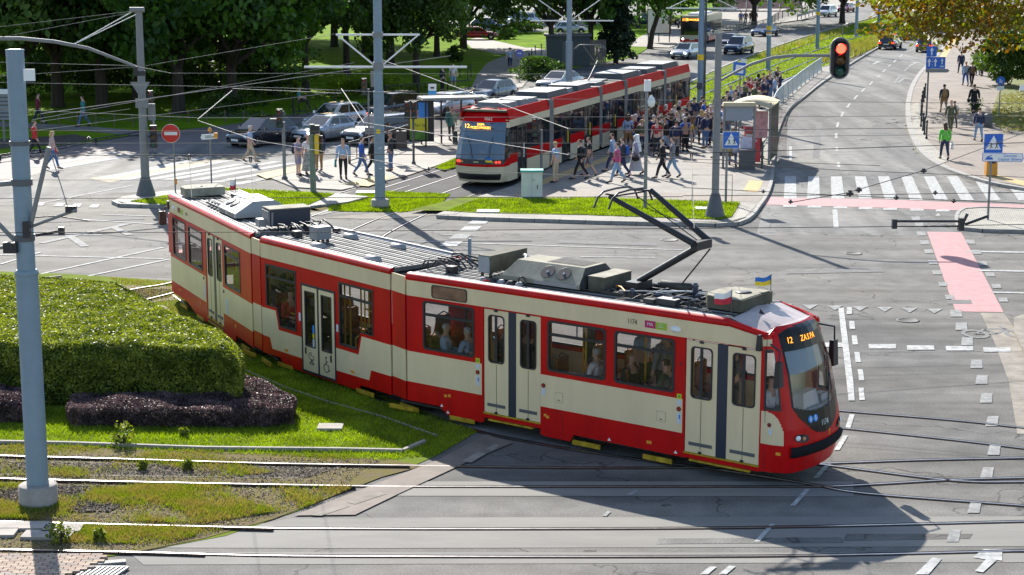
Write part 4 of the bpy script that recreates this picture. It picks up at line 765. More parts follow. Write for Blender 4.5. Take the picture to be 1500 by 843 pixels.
PP = [
 (52, 230, 'walk', 90, 'red', 'black', 'person in a bright red jacket stepping out from behind the thick left mast', 'sweater', 'trousers', 'hbrown', 'hair', ()),
 (78, 248, 'walk2', 80, M_stripe, 'jeans', 'blonde woman in a striped top and jeans walking with a red bag at the left', 'sweater', 'trousers', 'blond', 'long_hair', (('handbag', 'red'),)),
 (57, 182, 'walk', 95, 'dred', 'navy', 'person in a dark red top on the park path behind the thick mast', 'sweater', 'trousers', 'hbrown', 'hair', ()),
 (123, 186, 'walk', -90, 'teal', 'jeans', 'person in a teal top and jeans on the park path', 'sweater', 'trousers', 'hbrown', 'hair', ()),
 (367, 238, 'walk2', 80, 'lblue', 'beige', 'grey haired man with a shoulder bag walking on the left crossing', 'tshirt', 'trousers', 'hgrey', 'hair', (('handbag', 'black'),)),
 (437, 258, 'stand', 110, 'plaid', 'plaid', 'man in a plaid shirt and shorts with a blue backpack waiting at the kerb', 'tshirt', 'shorts', 'hbrown', 'hair', (('backpack', 'navy'),)),
 (452, 256, 'stand', 150, 'white', M_floral, 'red haired woman in a white shirt and floral trousers', 'tshirt', 'skirt', 'hred', 'hair', ()),
 (468, 251, 'stand', 200, 'navy', 'tan', 'man in a navy sweater and brown trousers behind the green signal pole', 'sweater', 'trousers', 'hbrown', 'hair', ()),
 (503, 262, 'bag', 170, 'lblue', 'black', 'woman in a light denim jacket holding a dark green bag', 'sweater', 'trousers', 'hbrown', 'hair', (('carrier_bag', 'teal'),)),
 (530, 258, 'walk', 90, 'blue', 'jeans', 'man in a bright blue jacket and jeans walking left of the tall mast', 'sweater', 'trousers', 'hbrown', 'hair', ()),
 (546, 256, 'walk2', 90, 'black', 'black', 'man in black partly hidden by the tall mast', 'sweater', 'trousers', 'black', 'hair', ()),
 (573, 251, 'stand', -110, 'dark', 'jeans', 'man in navy cap, dark jacket and jeans with backpack right of the tall mast', 'sweater', 'trousers', 'navy', 'cap', (('backpack', 'dark'),)),
 (661, 206, 'stand', 150, 'teal', 'black', 'man in a teal jacket and red cap standing at the left bus shelter', 'coat', 'trousers', 'dred', 'cap', ()),
 (664, 130, 'stand', 180, 'white', 'ljeans', 'person in a white shirt and denim shorts by the park path', 'tshirt', 'shorts', 'hbrown', 'hair', ()),
 (648, 134, 'stand', 120, 'black', 'black', 'person in black beside the one in a white shirt', 'sweater', 'trousers', 'black', 'hair', ()),
 (747, 101, 'walk', 5, 'lblue', 'navy', 'man in a light blue shirt walking up the park path', 'tshirt', 'trousers', 'hbrown', 'hair', ()),
 (814, 268, 'stand', -60, 'lblue', 'beige', 'boy in a blue shirt and beige trousers right of the white cabinet', 'tshirt', 'trousers', 'blond', 'hair', ()),
 (850, 263, 'walk', -80, 'black', 'black', 'young man in black with a black backpack walking past the far tram', 'sweater', 'trousers', 'hbrown', 'hair', (('backpack', 'dark'),)),
 (863, 259, 'walk2', -85, 'black', 'grey', 'person in a black shirt and shorts striding beside the far tram', 'tshirt', 'shorts', 'hbrown', 'hair', ()),
 (897, 252, 'walk', -80, 'lblue', 'navy', 'person in a light denim shirt walking on the platform', 'sweater', 'trousers', 'hbrown', 'hair', ()),
 (904, 268, 'walk', -90, 'pink', 'ljeans', 'girl in a pink patterned top and pale jeans on the platform', 'sweater', 'trousers', 'hbrown', 'hair', ()),
 (912, 260, 'walk2', -90, 'dark', 'navy', 'person with a bright blue backpack behind the girl in pink', 'sweater', 'trousers', 'hbrown', 'hair', (('backpack', 'blue'),)),
 (931, 256, 'walk', -85, 'plaid', 'lgrey', 'woman in a white head scarf and long grey skirt', 'sweater', 'skirt', 'white', 'hair', (('scarf', 'white'), ('handbag', 'black'))),
 (970, 262, 'walk', -90, 'black', 'black', 'young person in a black top and black trousers striding left', 'sweater', 'trousers', 'hbrown', 'hair', ()),
 (985, 260, 'walk2', -95, 'grey', 'ljeans', 'person in grey with a black backpack and pale jeans striding left', 'sweater', 'trousers', 'hbrown', 'hair', (('backpack', 'black'),)),
 (920, 220, 'stand', 20, 'lblue', 'tan', 'person in a white and blue shirt with dark curly hair beside the far tram', 'sweater', 'shorts', 'hbrown', 'long_hair', ()),
 (957, 221, 'stand', 0, 'navy', 'navy', 'large grey haired man in dark blue seen from behind on the platform', 'coat', 'trousers', 'hgrey', 'hair', ()),
 (983, 217, 'stand', 10, 'black', 'ljeans', 'person in a black top and pale jeans in the crowd', 'sweater', 'trousers', 'hbrown', 'long_hair', ()),
 (993, 218, 'stand', 180, 'dark', 'black', 'man in a dark jacket facing the camera in front of the crowd', 'sweater', 'trousers', 'hbrown', 'hair', ()),
 (1010, 216, 'stand', 175, 'yellow', 'lgrey', 'child in a yellow shirt in front of the crowd', 'tshirt', 'shorts', 'hbrown', 'hair', (), .76),
 (1027, 212, 'stand', 5, 'navy', 'black', 'blonde woman in a navy jacket seen from behind', 'sweater', 'trousers', 'blond', 'long_hair', ()),
 (1046, 205, 'stand', -10, 'grey', 'jeans', 'person in a grey top and jeans left of the signal pole', 'sweater', 'trousers', 'blond', 'long_hair', ()),
 (1056, 232, 'walk', -70, 'black', 'black', 'person with a yellow bag behind the signal pole', 'sweater', 'trousers', 'hbrown', 'hair', (('carrier_bag', 'mustard'),)),
 (1073, 243, 'walk', 180, 'dark', 'jeans', 'woman in a dark top and jeans behind the crossing sign', 'sweater', 'trousers', 'hbrown', 'long_hair', ()),
 (1112, 231, 'phone', 90, 'black', 'black', 'person in black leaning on the green railing by the kiosk', 'sweater', 'trousers', 'hbrown', 'hair', ()),
 (1106, 205, 'arms', -90, 'black', 'camo', 'person in black between the kiosk and the railing', 'sweater', 'trousers', 'black', 'cap', ()),
 (1383, 234, 'walk', 0, 'green', 'navy', 'long haired woman in a bright green jacket with a white bag on the right pavement', 'sweater', 'trousers', 'hbrown', 'long_hair', (('carrier_bag', 'white'),)),
 (1392, 194, 'walk2', 0, M_camo, M_camo, 'person in camouflage clothes on the right pavement', 'sweater', 'trousers', 'hred', 'cap', ()),
 (1397, 187, 'walk', 0, 'white', 'dark', 'child in a white top beside the person in camouflage', 'tshirt', 'trousers', 'hbrown', 'hair', (), .85),
 (1382, 166, 'walk', 0, 'dark', 'tan', 'person in brown shorts with a tan backpack on the right pavement', 'sweater', 'shorts', 'black', 'hair', (('backpack', 'tan'),)),
 (1426, 166, 'walk2', 0, 'black', 'black', 'person in black with a black shoulder bag on the right pavement', 'coat', 'trousers', 'hbrown', 'hair', (('handbag', 'black'),)),
 (1433, 207, 'walk', 0, 'navy', 'ljeans', 'man in a navy sweater and pale jeans on the right pavement', 'sweater', 'trousers', 'hbrown', 'hair', ()),
 (1414, 126, 'walk', 0, 'lblue', 'blue', 'person in a light blue top and blue trousers on the right pavement', 'sweater', 'trousers', 'blond', 'hair', ()),
 (1423, 127, 'walk2', 0, 'dark', 'black', 'person in dark clothes with a brown bag beside the one in light blue', 'sweater', 'trousers', 'hbrown', 'hair', (('backpack', 'brown'),)),
 (1407, 108, 'walk', 0, 'navy', 'navy', 'person in navy clothes further up the right pavement', 'sweater', 'trousers', 'black', 'hair', ()),
 (1431, 110, 'walk', 180, 'plaid', 'grey', 'person in a plaid shirt coming down the right pavement', 'sweater', 'trousers', 'hbrown', 'hair', ()),
 (1438, 112, 'walk2', 0, 'grey', 'black', 'person in black trousers with a grey backpack under the chestnut', 'sweater', 'trousers', 'hbrown', 'hair', (('backpack', 'lgrey'),)),
 (1450, 104, 'stand', 0, 'pink', 'lgrey', 'person in a pinkish top under the chestnut', 'sweater', 'trousers', 'blond', 'hair', ()),
 (1085, 37, 'walk', 180, 'blue', 'tan', 'person in a blue top, leftmost of the walkers at the top pavement', 'sweater', 'shorts', 'hbrown', 'hair', ()),
 (1092, 37, 'walk2', 180, 'dark', 'navy', 'person in dark clothes, second of the walkers at the top pavement', 'sweater', 'trousers', 'hbrown', 'hair', ()),
 (1100, 36, 'walk', 180, 'black', 'navy', 'person in black, third of the walkers at the top pavement', 'sweater', 'trousers', 'hbrown', 'hair', ()),
 (1106, 36, 'walk2', 180, 'dark', 'black', 'person in dark clothes, rightmost of the walkers at the top pavement', 'sweater', 'trousers', 'hbrown', 'hair', ()),
 (1160, 22, 'walk', 180, 'black', 'tan', 'lone person in black left of the crash barrier at the top', 'sweater', 'shorts', 'hbrown', 'hair', ()),
 (1173, 13, 'walk', 180, 'black', 'black', 'person in black beyond the crash barrier', 'sweater', 'trousers', 'hbrown', 'hair', ()),
 (1188, 13, 'walk2', 180, 'purple', 'purple', 'person in purple beyond the crash barrier', 'coat', 'trousers', 'blond', 'hair', ()),
 (1210, 9, 'walk', 180, 'navy', 'black', 'person in navy left of the white car at the top', 'sweater', 'trousers', 'hbrown', 'hair', ()),
 (1200, 10, 'walk2', 180, 'lgrey', 'black', 'person in pale grey beyond the crash barrier', 'sweater', 'trousers', 'hbrown', 'hair', ()),
]
for q in PP:
    u_, v_ = q[:2]; person(*q, z=.12 if (u_ > 770 and not (u_ < 745)) else .06 if v_ > 240 and u_ > 420 else .05)
tops = ['navy', 'black', 'dark', 'navy', 'red', 'blue', 'white', 'dark', 'dred', 'black', 'navy', 'brown', 'lblue', 'camo']; bots = ['black', 'jeans', 'navy', 'dark', 'ljeans', 'grey']; hairs = ['hbrown', 'blond', 'black', 'hgrey', 'hbrown']
rc = random.Random(4); crowd = []
SPOT = [(918, 212), (926, 216), (940, 220), (949, 223), (962, 224), (975, 222), (990, 224), (1003, 218), (1020, 216), (1033, 214), (1040, 210), (1052, 211), (1078, 192), (1084, 184), (1075, 180), (1068, 176), (1120, 152), (1112, 156), (1104, 160), (944, 212), (952, 206), (965, 210), (975, 214), (972, 204), (985, 205), (992, 208), (1002, 206), (1012, 203), (1017, 207), (1035, 200), (1041, 196), (1052, 196), (1060, 192), (938, 205), (948, 198), (962, 198), (975, 196), (988, 198), (998, 196), (1008, 195), (1030, 190), (1016, 187), (994, 190), (1042, 187), (1062, 182), (1028, 182), (1050, 174), (1064, 176), (1070, 165), (1080, 160), (1076, 170), (1090, 158), (1100, 152), (1108, 149), (1116, 150), (1122, 146), (1128, 143), (1118, 141), (1132, 139), (1126, 136), (1138, 134), (1110, 142), (1134, 146), (1142, 138), (958, 216), (968, 218), (979, 212), (1005, 212), (1022, 208), (1040, 204), (1048, 200), (936, 209), (946, 216), (1018, 200), (1057, 199), (930, 214), (1066, 200), (1086, 166), (1095, 150)]
BACKS = {'red': 'dark', 'blue': 'red'}
seen = {}
for i, (u, v) in enumerate([q for k, q in enumerate(SPOT) if k % 5 != 3 or q[0] > 1060]):
    t, b_, h = tops[(i*5+3) % len(tops)], bots[(i*7) % len(bots)], hairs[(i*3) % len(hairs)]
    bp = (('backpack', ('navy', 'red', 'blue', 'black', 'grey')[i % 5]),) if i % 4 == 1 else ()
    cn = {'dred': 'dark red', 'lblue': 'light blue', 'ljeans': 'pale jeans', 'jeans': 'blue jeans', 'hbrown': 'brown', 'hgrey': 'grey', 'plaid': 'greyish purple', 'camo': 'olive', 'dark': 'charcoal'}
    where = 'in crowd by the far tram' if u < 1000 else 'in crowd left of the kiosk' if u < 1065 else 'behind the kiosk roof'
    lb = '%s haired person, %s top, %s%s, %s' % (cn.get(h, h), cn.get(t, t), cn.get(b_, b_)+(' trousers' if 'jeans' not in b_ else ''), ', %s backpack' % bp[0][1] if bp else '', where)
    for sfx in (', further back', ', furthest back', ', taller'):
        if lb in seen: lb = lb.split(', fur')[0]+sfx
    seen[lb] = 1
    person(u, v+4, ('stand', 'arms', 'phone', 'stand', 'walk')[i % 5], rc.choice((0, 20, -40, 90, -90, 160, 200, 60)), t, b_, lb, 'sweater' if i % 3 else 'tshirt', 'trousers', h, 'long_hair' if i % 3 == 0 else 'hair', bp, rc.uniform(.92, 1.05), group='people waiting on the platform', z=.12)
# ================================================================ CARS, BUS
M_chrome = mat('chrome', (.5, .5, .5), .25, 1)
M_lamp = mat('lamp glass', (.75, .78, .8), .1, 0, spec=.9)
M_lampon = emis('lit headlight', (1, .97, .88), 6)
M_tail = mat('tail lamp', (.45, .01, .01), .2, 0)
M_tailon = emis('lit tail lamp', (1, .05, .02), 1.2)
M_rim = mat('wheel rim', (.4, .41, .43), .3, .8)
TYPES = { # length, width, height, belt, bonnet front height, windscreen foot x, roof front x, roof rear x, rear foot x (from centre, +x forward)
 'hatch': (4.1, 1.74, 1.50, .92, .74, 1.10, .30, -1.35, -1.95), 'suv': (4.5, 1.84, 1.72, 1.05, .88, 1.15, .45, -1.75, -2.12),
 'estate': (4.7, 1.82, 1.50, .93, .74, 1.10, .25, -1.85, -2.25), 'sedan': (4.6, 1.82, 1.45, .92, .74, 1.05, .20, -1.05, -1.80), 'van': (4.6, 1.9, 1.9, 1.1, .95, 1.55, .9, -2.1, -2.22)}
def wheel_me(r=.32):
    out = []
    b = MB(); b.lathe([(r*.62, -.10), (r*.95, -.10), (r, -.06), (r, .06), (r*.95, .10), (r*.62, .10)], 20, None, 'y'); out.append(b.mesh('tyre')); out[0].materials.append(M_rubber)
    b = MB(); b.lathe([(.03, -.105), (.05, -.105), (r*.6, -.09), (r*.66, -.102), (r*.66, .102), (r*.6, .09), (.03, .105)], 18, None, 'y')
    b2 = b; b2.smooth = False; out.append(b2.mesh('rim')); out[1].materials.append(M_rim)
    b = MB()
    for k in range(5):
        for sy in (-1, 1): b.box(-.03, .03, sy*.108-.004, sy*.108+.004, .04, r*.62, Matrix.Rotation(2*pi*k/5, 4, 'Y'))
    out.append(b.mesh('spoke')); out[2].materials.append(M_chrome); return out
WH = wheel_me()
CARC = {}
def car_parts(ty):
    if ty in CARC: return CARC[ty]
    L, W, H, ZB, ZF, xw, xr, xq, xb = TYPES[ty]; h = L/2; hw = W/2; D = {}
    st = [(-h, .45, ZB*.80, .78), (-h+.06, .30, ZB*.92, .92), (-h+.3, .22, ZB*1.0, .985), (-h*.45, .2, ZB, 1.0), (0, .2, ZB*.985, 1.0), (h*.42, .2, ZB*.965, 1.0), (xw-.02, .2, ZB*.96, .99), (h-.75, .22, ZF+.10, .98), (h-.3, .24, ZF+.02, .95), (h-.08, .30, ZF-.08, .86), (h, .42, ZF-.2, .74)]
    def ring(x, zl, zb, k):
        w_ = hw*k; m = (zl+zb)/2; R = [(0, zl), (w_*.85, zl), (w_*.97, zl+.09), (w_, m), (w_*.985, zb-.12), (w_*.93, zb-.03), (w_*.8, zb), (0, zb+.03)]
        return [(x, -a, c) for a, c in R]+[(x, a, c) for a, c in R[-2:0:-1]]
    b = MB(); b.smooth = True; rs = [ring(*s) for s in st]; n = len(rs[0]); vs = [p for r in rs for p in r]
    fs = [(i*n+k, (i+1)*n+k, (i+1)*n+(k+1) % n, i*n+(k+1) % n) for i in range(len(rs)-1) for k in range(n)]
    b.add(vs, fs); b.smooth = False; b.add(rs[0], [tuple(range(n))]); b.add(rs[-1], [tuple(range(n-1, -1, -1))])
    zb = ZB*.97; wb, wt = hw*.90, hw*.70; bs = [(xw, zb, wb*.95), (xb, zb, wb*.92)]; tp = [(xr, H-.05, wt), (xq, H-.04, wt*.97)]
    q = [(xw, -wb*.95, zb), (xw, wb*.95, zb), (xb, wb*.92, zb), (xb, -wb*.92, zb), (xr, -wt, H-.05), (xr, wt, H-.05), (xq, wt*.97, H-.05), (xq, -wt*.97, H-.05)]
    b.add(q, [(0, 1, 5, 4), (1, 2, 6, 5), (2, 3, 7, 6), (3, 0, 4, 7)])
    xm = (xr+xq)/2; rf = [(xr, -wt, H-.05), (xr, wt, H-.05), (xq, wt*.97, H-.05), (xq, -wt*.97, H-.05), (xr-.2, -wt*.8, H), (xr-.2, wt*.8, H), (xq+.2, wt*.78, H), (xq+.2, -wt*.78, H)]
    b.smooth = True; b.add(rf, [(4, 5, 6, 7), (0, 1, 5, 4), (1, 2, 6, 5), (2, 3, 7, 6), (3, 0, 4, 7)]); b.smooth = False
    D['body'] = [b.mesh('body')]
    V = [Vector(p) for p in q]
    def win(a, b_, c, d, f0, f1, g0, g1, nm):
        """a, b_ foot corners, c, d top corners (c above b_, d above a)"""
        nrm = (b_-a).cross(d-a).normalized(); ctr = sum(V, Vector())/8; nrm = nrm if (a-ctr).dot(nrm) > 0 else -nrm
        def P(s, t): return a.lerp(b_, s).lerp(d.lerp(c, s), t)+nrm*.006
        m = MB(); pp = [P(f0, g0), P(f1, g0), P(f1, g1), P(f0, g1)]; m.add(pp, [(0, 1, 2, 3)]); me = m.mesh(nm); me.materials.append(M_cglass); D.setdefault(nm, []).append(me)
    win(V[0], V[1], V[5], V[4], .05, .95, .08, .93, 'windscreen'); win(V[2], V[3], V[7], V[6], .1, .9, .15, .88, 'rear_window')
    for a, b_, c, d in ((V[0], V[3], V[7], V[4]), (V[1], V[2], V[6], V[5])):
        win(a, b_, c, d, .13, .47, .1, .9, 'side_window'); win(a, b_, c, d, .50, .80, .1, .9, 'side_window'); win(a, b_, c, d, .83, .95, .14, .86, 'quarter_window')
    def add(nm, m, mt): me = m.mesh(nm); me.materials.append(mt); D.setdefault(nm, []).append(me)
    for s in (-1, 1):
        m = MB(); m.smooth = True; m.lathe([(.01, .05), (.07, .04), (.11, 0), (.11, -.1)], 12, Matrix.Translation((h-.10, s*hw*.70, ZF-.16)) @ Matrix.Diagonal((1, 1.5, 1, 1)), 'x'); add('headlight', m, M_lamp)
        m = MB(); m.box(-h-.006, -h+.12, s*hw*.76-.14, s*hw*.76+.14, ZB*.68, ZB*.88); add('tail_lamp', m, M_tail)
        m = MB(); m.box(-.06, .06, s*(hw+.10)-.09, s*(hw+.10)+.09, ZB-.02, ZB+.13, Matrix.Translation((xw-.35, 0, 0)), .02); add('wing_mirror', m, M_black)
        m = MB(); m.box(.02, .14, s*hw*.998-.012, s*hw*.998+.012, ZB*.78, ZB*.81); m.box(-.95, -.83, s*hw*.998-.012, s*hw*.998+.012, ZB*.78, ZB*.81); add('door_handle', m, M_chrome)
        m = MB()
        for x in (.62, -.38): m.box(x-.008, x+.008, s*(hw-.001)-.004, s*(hw-.001)+.004, .3, ZB*.9)
        add('door_seam', m, M_black)
        for wx in (h-.82, -h+.80): m = MB(); m.lathe([(.01, -.02), (.39, -.02), (.39, .02), (.01, .02)], 20, Matrix.Translation((wx, s*(hw-.012), .345)), 'y'); add('wheel_arch', m, M_black)
    m = MB(); m.box(h-.02, h+.012, -.45, .45, .42, .56); add('grille', m, M_black)
    m = MB(); m.box(h-.03, h+.008, -.62, .62, .24, .36); add('air_intake', m, M_black)
    m = MB(); m.box(h, h+.022, -.26, .26, .36, .47); add('number_plate', m, M_white)
    m = MB(); m.box(-h-.012, -h+.01, -.26, .26, .52, .63); add('number_plate', m, M_white)
    m = MB(); m.box(-h+.0, -h+.1, -hw*.8, hw*.8, .24, .40); add('bumper', m, M_dkgrey)
    CARC[ty] = D; return D
def car(u, v, ty, ang, col, label, group=None, lit=False, tail=False, roofrail=False, rough=.22, z=0):
    L, W, H = TYPES[ty][:3]; D = car_parts(ty); p = G(u, v, z); c = thing('parked_car' if group and 'parked' in group else 'car', p, radians(ang), label, 'car', group)
    paint = mat('car paint '+'%.2f_%.2f_%.2f' % col, col, rough, .35, coat=1)
    for nm, ms in D.items():
        for k, me in enumerate(ms):
            o = link(nm, me, c)
            if nm == 'body':
                if not me.materials: me.materials.append(paint)
                o.material_slots[0].link = 'OBJECT'; o.material_slots[0].material = paint
            if nm == 'wing_mirror': o.material_slots[0].link = 'OBJECT'; o.material_slots[0].material = paint
            if nm == 'headlight' and lit: o.material_slots[0].link = 'OBJECT'; o.material_slots[0].material = M_lampon
            if nm == 'tail_lamp' and tail: o.material_slots[0].link = 'OBJECT'; o.material_slots[0].material = M_tailon
    h = L/2
    for wx in (h-.82, -h+.80):
        for s in (-1, 1):
            w_ = link('wheel', WH[0], c, loc=(wx, s*(W/2-.085), .32)); link('rim', WH[1], w_); link('spoke', WH[2], w_)
    if roofrail:
        for s in (-1, 1): b = MB(); b.tube([(.1, s*.55, H-.01), (0, s*.56, H+.05), (-1.5, s*.56, H+.05), (-1.6, s*.55, H-.01)], .015, 5); b.build('roof_rail', M_chrome, c)
    return c
Q = 'cars queueing on the side street'
car(385, 212, 'hatch', -128, (.012, .014, .025), 'black hatchback first in the queue at the left crossing', Q)
car(478, 206, 'sedan', -126, (.42, .46, .5), 'silver saloon behind the waiting people, nearest of the two silver cars', Q, True)
car(492, 188, 'hatch', -126, (.5, .52, .55), 'silver hatchback beyond the nearer silver saloon, tail lamps red', Q, tail=True)
car(556, 208, 'estate', -128, (.03, .032, .035), 'dark grey estate car with roof rails behind the tall mast', Q, roofrail=True)
car(572, 176, 'suv', -126, (.015, .016, .018), 'black off-roader behind the left bus shelter sign', Q)
car(655, 170, 'hatch', -124, (.55, .56, .58), 'pale silver hatchback half hidden behind the bus shelter roof', Q)
car(722, 148, 'hatch', -122, (.12, .15, .18), 'blue-grey hatchback above the front of the far tram', Q)
car(820, 132, 'sedan', -122, (.3, .31, .32), 'silver car mostly hidden behind the far tram, by the slim mast', Q)
T = 'cars on the main road at the top'
car(1005, 86, 'hatch', -118, (.55, .58, .6), 'white compact with lit headlights below the bus', T, lit=True)
car(1082, 79, 'suv', -117, (.025, .04, .09), 'dark blue people carrier right of the bus', T)
car(1068, 70, 'hatch', -117, (.05, .03, .06), 'dark car hidden behind the blue people carrier', T)
car(1120, 53, 'sedan', -122, (.05, .1, .2), 'blue saloon near the striped blue mast', T)
car(1211, 25, 'suv', -120, (.6, .62, .65), 'white car beside the crash barrier at the top', T)
car(1239, 18, 'hatch', -120, (.3, .02, .05), 'dark red car furthest up the main road', T)
car(1304, 72, 'hatch', 66, (.02, .03, .06), 'dark blue hatchback driving away with red tail lamps under the chestnut', T, tail=True)
car(1325, 58, 'hatch', 66, (.3, .32, .35), 'grey car ahead of the dark blue hatchback, half hidden by leaves', T, tail=True)
car(1358, 76, 'hatch', 68, (.10, .11, .13), 'dark grey car behind the lane sign', T, tail=True)
car(1345, 48, 'hatch', 68, (.35, .05, .05), 'red car ahead of the dark grey one, under the leaves', T, tail=True)
K = 'parked cars beyond the park'
car(713, 44, 'hatch', 5, (.03, .05, .09), 'dark blue car parked beyond the park under the tree', K, z=.07)
car(742, 37, 'van', 175, (.6, .6, .62), 'white van parked beyond the park, left of two', K, z=.07)
car(767, 38, 'suv', 178, (.62, .64, .68), 'pale silver car parked beyond the park, right of the white van', K, z=.07)
car(700, 58, 'sedan', 0, (.4, .02, .02), 'red low car parked at the edge of the park', K, z=.07)
car(728, 20, 'suv', 0, (.2, .21, .22), 'grey car in the far row of the car park, left', K, z=.07); car(800, 20, 'hatch', 180, (.5, .5, .52), 'white car in the far row of the car park, behind the slim mast', K, z=.07)
car(945, 38, 'suv', 175, (.03, .06, .08), 'dark pick-up like car behind the leaning tree', K, z=.07); car(978, 36, 'hatch', 0, (.5, .35, .05), 'yellow car behind the advert board', K, z=.07)
car(835, 50, 'hatch', 5, (.5, .5, .5), 'pale car half hidden behind the trees by the grey shed', K, z=.07)
def bus():
    p = G(1013, 66); q = G(1052, 38); d = Vector((14.0, 49, 0)).normalized(); t = thing('city_bus', p, atan2(-d.y, -d.x), 'cream and red city bus with orange display at the top of the street', 'bus')
    L, hw, H = 12.0, 1.27, 3.0; cream = mat('bus cream', (.62, .55, .42), .35, 0, .05, 1, coat=.5); red = mat('bus red', (.5, .02, .03), .35, 0, .05, 1, coat=.5)
    def P(nm, m, f): b = MB(); f(b); return b.build(nm, m, t)
    P('body', cream, lambda b: (b.box(-L, -.02, -hw, hw, .75, 1.15), b.box(-L, 0-.05, -hw, hw, 2.45, H, taper=.0), b.prism([(-L+.1, -hw+.15), (-.15, -hw+.15), (-.15, hw-.15), (-L+.1, hw-.15)], H, H+.08), b.box(-L, -.1, -hw+.03, hw-.03, 1.0, 2.5)))
    P('skirt', red, lambda b: b.box(-L, 0, -hw-.005, hw+.005, .28, .78))
    P('display_panel', M_black, lambda b: b.box(-.1, .012, -hw+.08, hw-.08, 2.42, 2.86))
    P('windscreen', M_cglass, lambda b: b.box(-.1, .02, -hw+.08, hw-.08, 1.02, 2.42))
    P('front_panel', cream, lambda b: b.box(-.05, .03, -hw, hw, .62, 1.02))
    for s in (-1, 1): P('headlight', M_lampon, lambda b: b.lathe([(.02, .05), (.09, .04), (.1, 0)], 12, Matrix.Translation((0, s*.95, .62)), 'x')); P('wing_mirror', M_black, lambda b: (b.tube([(0, s*1.2, 2.6), (.3, s*1.38, 2.5), (.3, s*1.4, 2.2)], .025, 6), b.box(.22, .34, s*1.4-.1, s*1.4+.1, 1.75, 2.2)))
    P('number_plate', M_white, lambda b: b.box(.02, .045, -.26, .26, .5, .61))
    for s in (-1, 1):
        for k in range(7): P('side_window', M_cglass, lambda b: b.box(-L+.4+k*1.63, -L+1.93+k*1.63, s*hw-.01, s*hw+.008, 1.25, 2.35))
        for x in (-2.7, -8.6):
            w_ = link('wheel', WH[0], t, loc=(x, s*(hw-.1), .46)); w_.scale = (1.45, 1.4, 1.45); link('rim', WH[1], w_)
            P('wheel_arch', M_black, lambda b: b.lathe([(.01, -.02), (.55, -.02), (.55, .02), (.01, .02)], 18, Matrix.Translation((x, s*(hw-.005), .5)), 'y'))
        for x in (-1.5, -6.2): P('door', M_cglass, lambda b: b.box(x-.6, x+.6, s*hw-.01, s*hw+.014, .4, 2.35)) if s == 1 else None
    P('roof_unit', M_white, lambda b: (b.box(-4, -1.2, -.7, .7, H+.05, H+.3, taper=.1), b.box(-9, -6, -.7, .7, H+.05, H+.28, taper=.1)))
    text_mesh('115', .42, emis('bus display', (1, .35, .05), 3.5), 'display_text', t, Matrix.Translation((.02, -.75, 2.64)) @ Matrix.Rotation(pi/2, 4, 'Z') @ Matrix.Rotation(pi/2, 4, 'X'))
    text_mesh('DWORZEC', .30, emis('bus display', (1, .35, .05), 3.5), 'display_text', t, Matrix.Translation((.02, .25, 2.64)) @ Matrix.Rotation(pi/2, 4, 'Z') @ Matrix.Rotation(pi/2, 4, 'X'))
    return t
bus()
# ================================================================ THE LONG TRAM IN FRONT
M_cream = mat('tram cream', (.71, .565, .35), .4, 0, .07, .9, coat=.12, spec=.25, detail=8, stretch=(2.2, 2.2, .5))
M_tred = mat('tram red', (.50, .003, .004), .4, 0, .2, .8, coat=.12, spec=.2, detail=8, stretch=(2.2, 2.2, .5))
M_roof = mat('tram roof', (.19, .185, .175), .75, 0, .35, 2.2, detail=9, spec=.2)
M_roofd = mat('roof gear dark', (.045, .045, .045), .75, 0, .25, 5)
M_roofk = mat('roof gear khaki', (.10, .095, .07), .8, 0, .3, 3, spec=.2)
M_gear = mat('roof gear beige', (.27, .25, .195), .8, 0, .35, 2.5, detail=9, spec=.2)
M_lamped = mat('inside wall', (.60, .53, .34), .7, 0, .05, 2)
M_floor = mat('inside floor', (.12, .12, .12), .8)
M_seat = mat('orange seat cloth', (.14, .03, .01), .8, 0, 0, 12, col2=(.30, .12, .02))
M_pane = glass('tram window glass', (.045, .05, .045), .13)
M_cabpane = glass('cab window glass', (.01, .02, .025), .06)
M_sticker = mat('sticker white', (.55, .58, .64), .5)
M_dkred = mat('dark red stop', (.16, .01, .015), .4)
M_boxglass = mat('bluish black post', (.02, .028, .05), .35)
M_alu = mat('aluminium', (.27, .27, .28), .6, .3, .1, 4)
TRAM = thing('articulated_tram', (-2.4116+.5996*1.15, 39.7719+.8003*1.15, 0), atan2(-.59965, .80026), 'long red and cream articulated tram turning across the junction, pantograph raised', 'tram')
def frame_of(a, b_):
    """frame of one car body: origin on its centre line, x forward; near wall at y = -1.15"""
    d = (Vector(b_)-Vector(a)).normalized(); n = Vector((-d.y, d.x)); o = Vector(a)+n*1.15
    return Matrix.Translation((o.x, o.y, 0)) @ Matrix.Rotation(atan2(d.y, d.x), 4, 'Z')
Wt = TRAM.matrix_basis.copy() if False else Matrix.Translation(TRAM.location) @ Matrix.Rotation(TRAM.rotation_euler[2], 4, 'Z')
SF = frame_of((-2.4116, 39.7719), (4.9222, 34.2766)); SM = frame_of((-6.4464, 44.8335), (-2.8288, 40.4198)); SR = frame_of((-10.2959, 52.7441), (-6.6929, 45.2119))
class Sec:
    def __init__(s, name, W):
        s.root = link(name, None, TRAM); s.root.matrix_basis = Wt.inverted() @ W; s.W = W
    def p(s, name, m, f):
        b = MB(); f(b); return b.build(name, m, s.root)
    def w(s, x, y, z): return s.W @ Vector((x, y, z))
def wall(sec, regions, y, thick=.05, cname='side_panel'):
    """regions: (outline (x, z), holes, material); panels with thickness at plane y"""
    sgn = -1 if y < 0 else 1
    for i, (ol, holes, m) in enumerate(regions):
        b = MB(); b.slab([(x, y, z) for x, z in ol], (0, -sgn*thick, 0), [[(x, y, z) for x, z in h] for h in holes]); b.build(cname, m, sec.root)
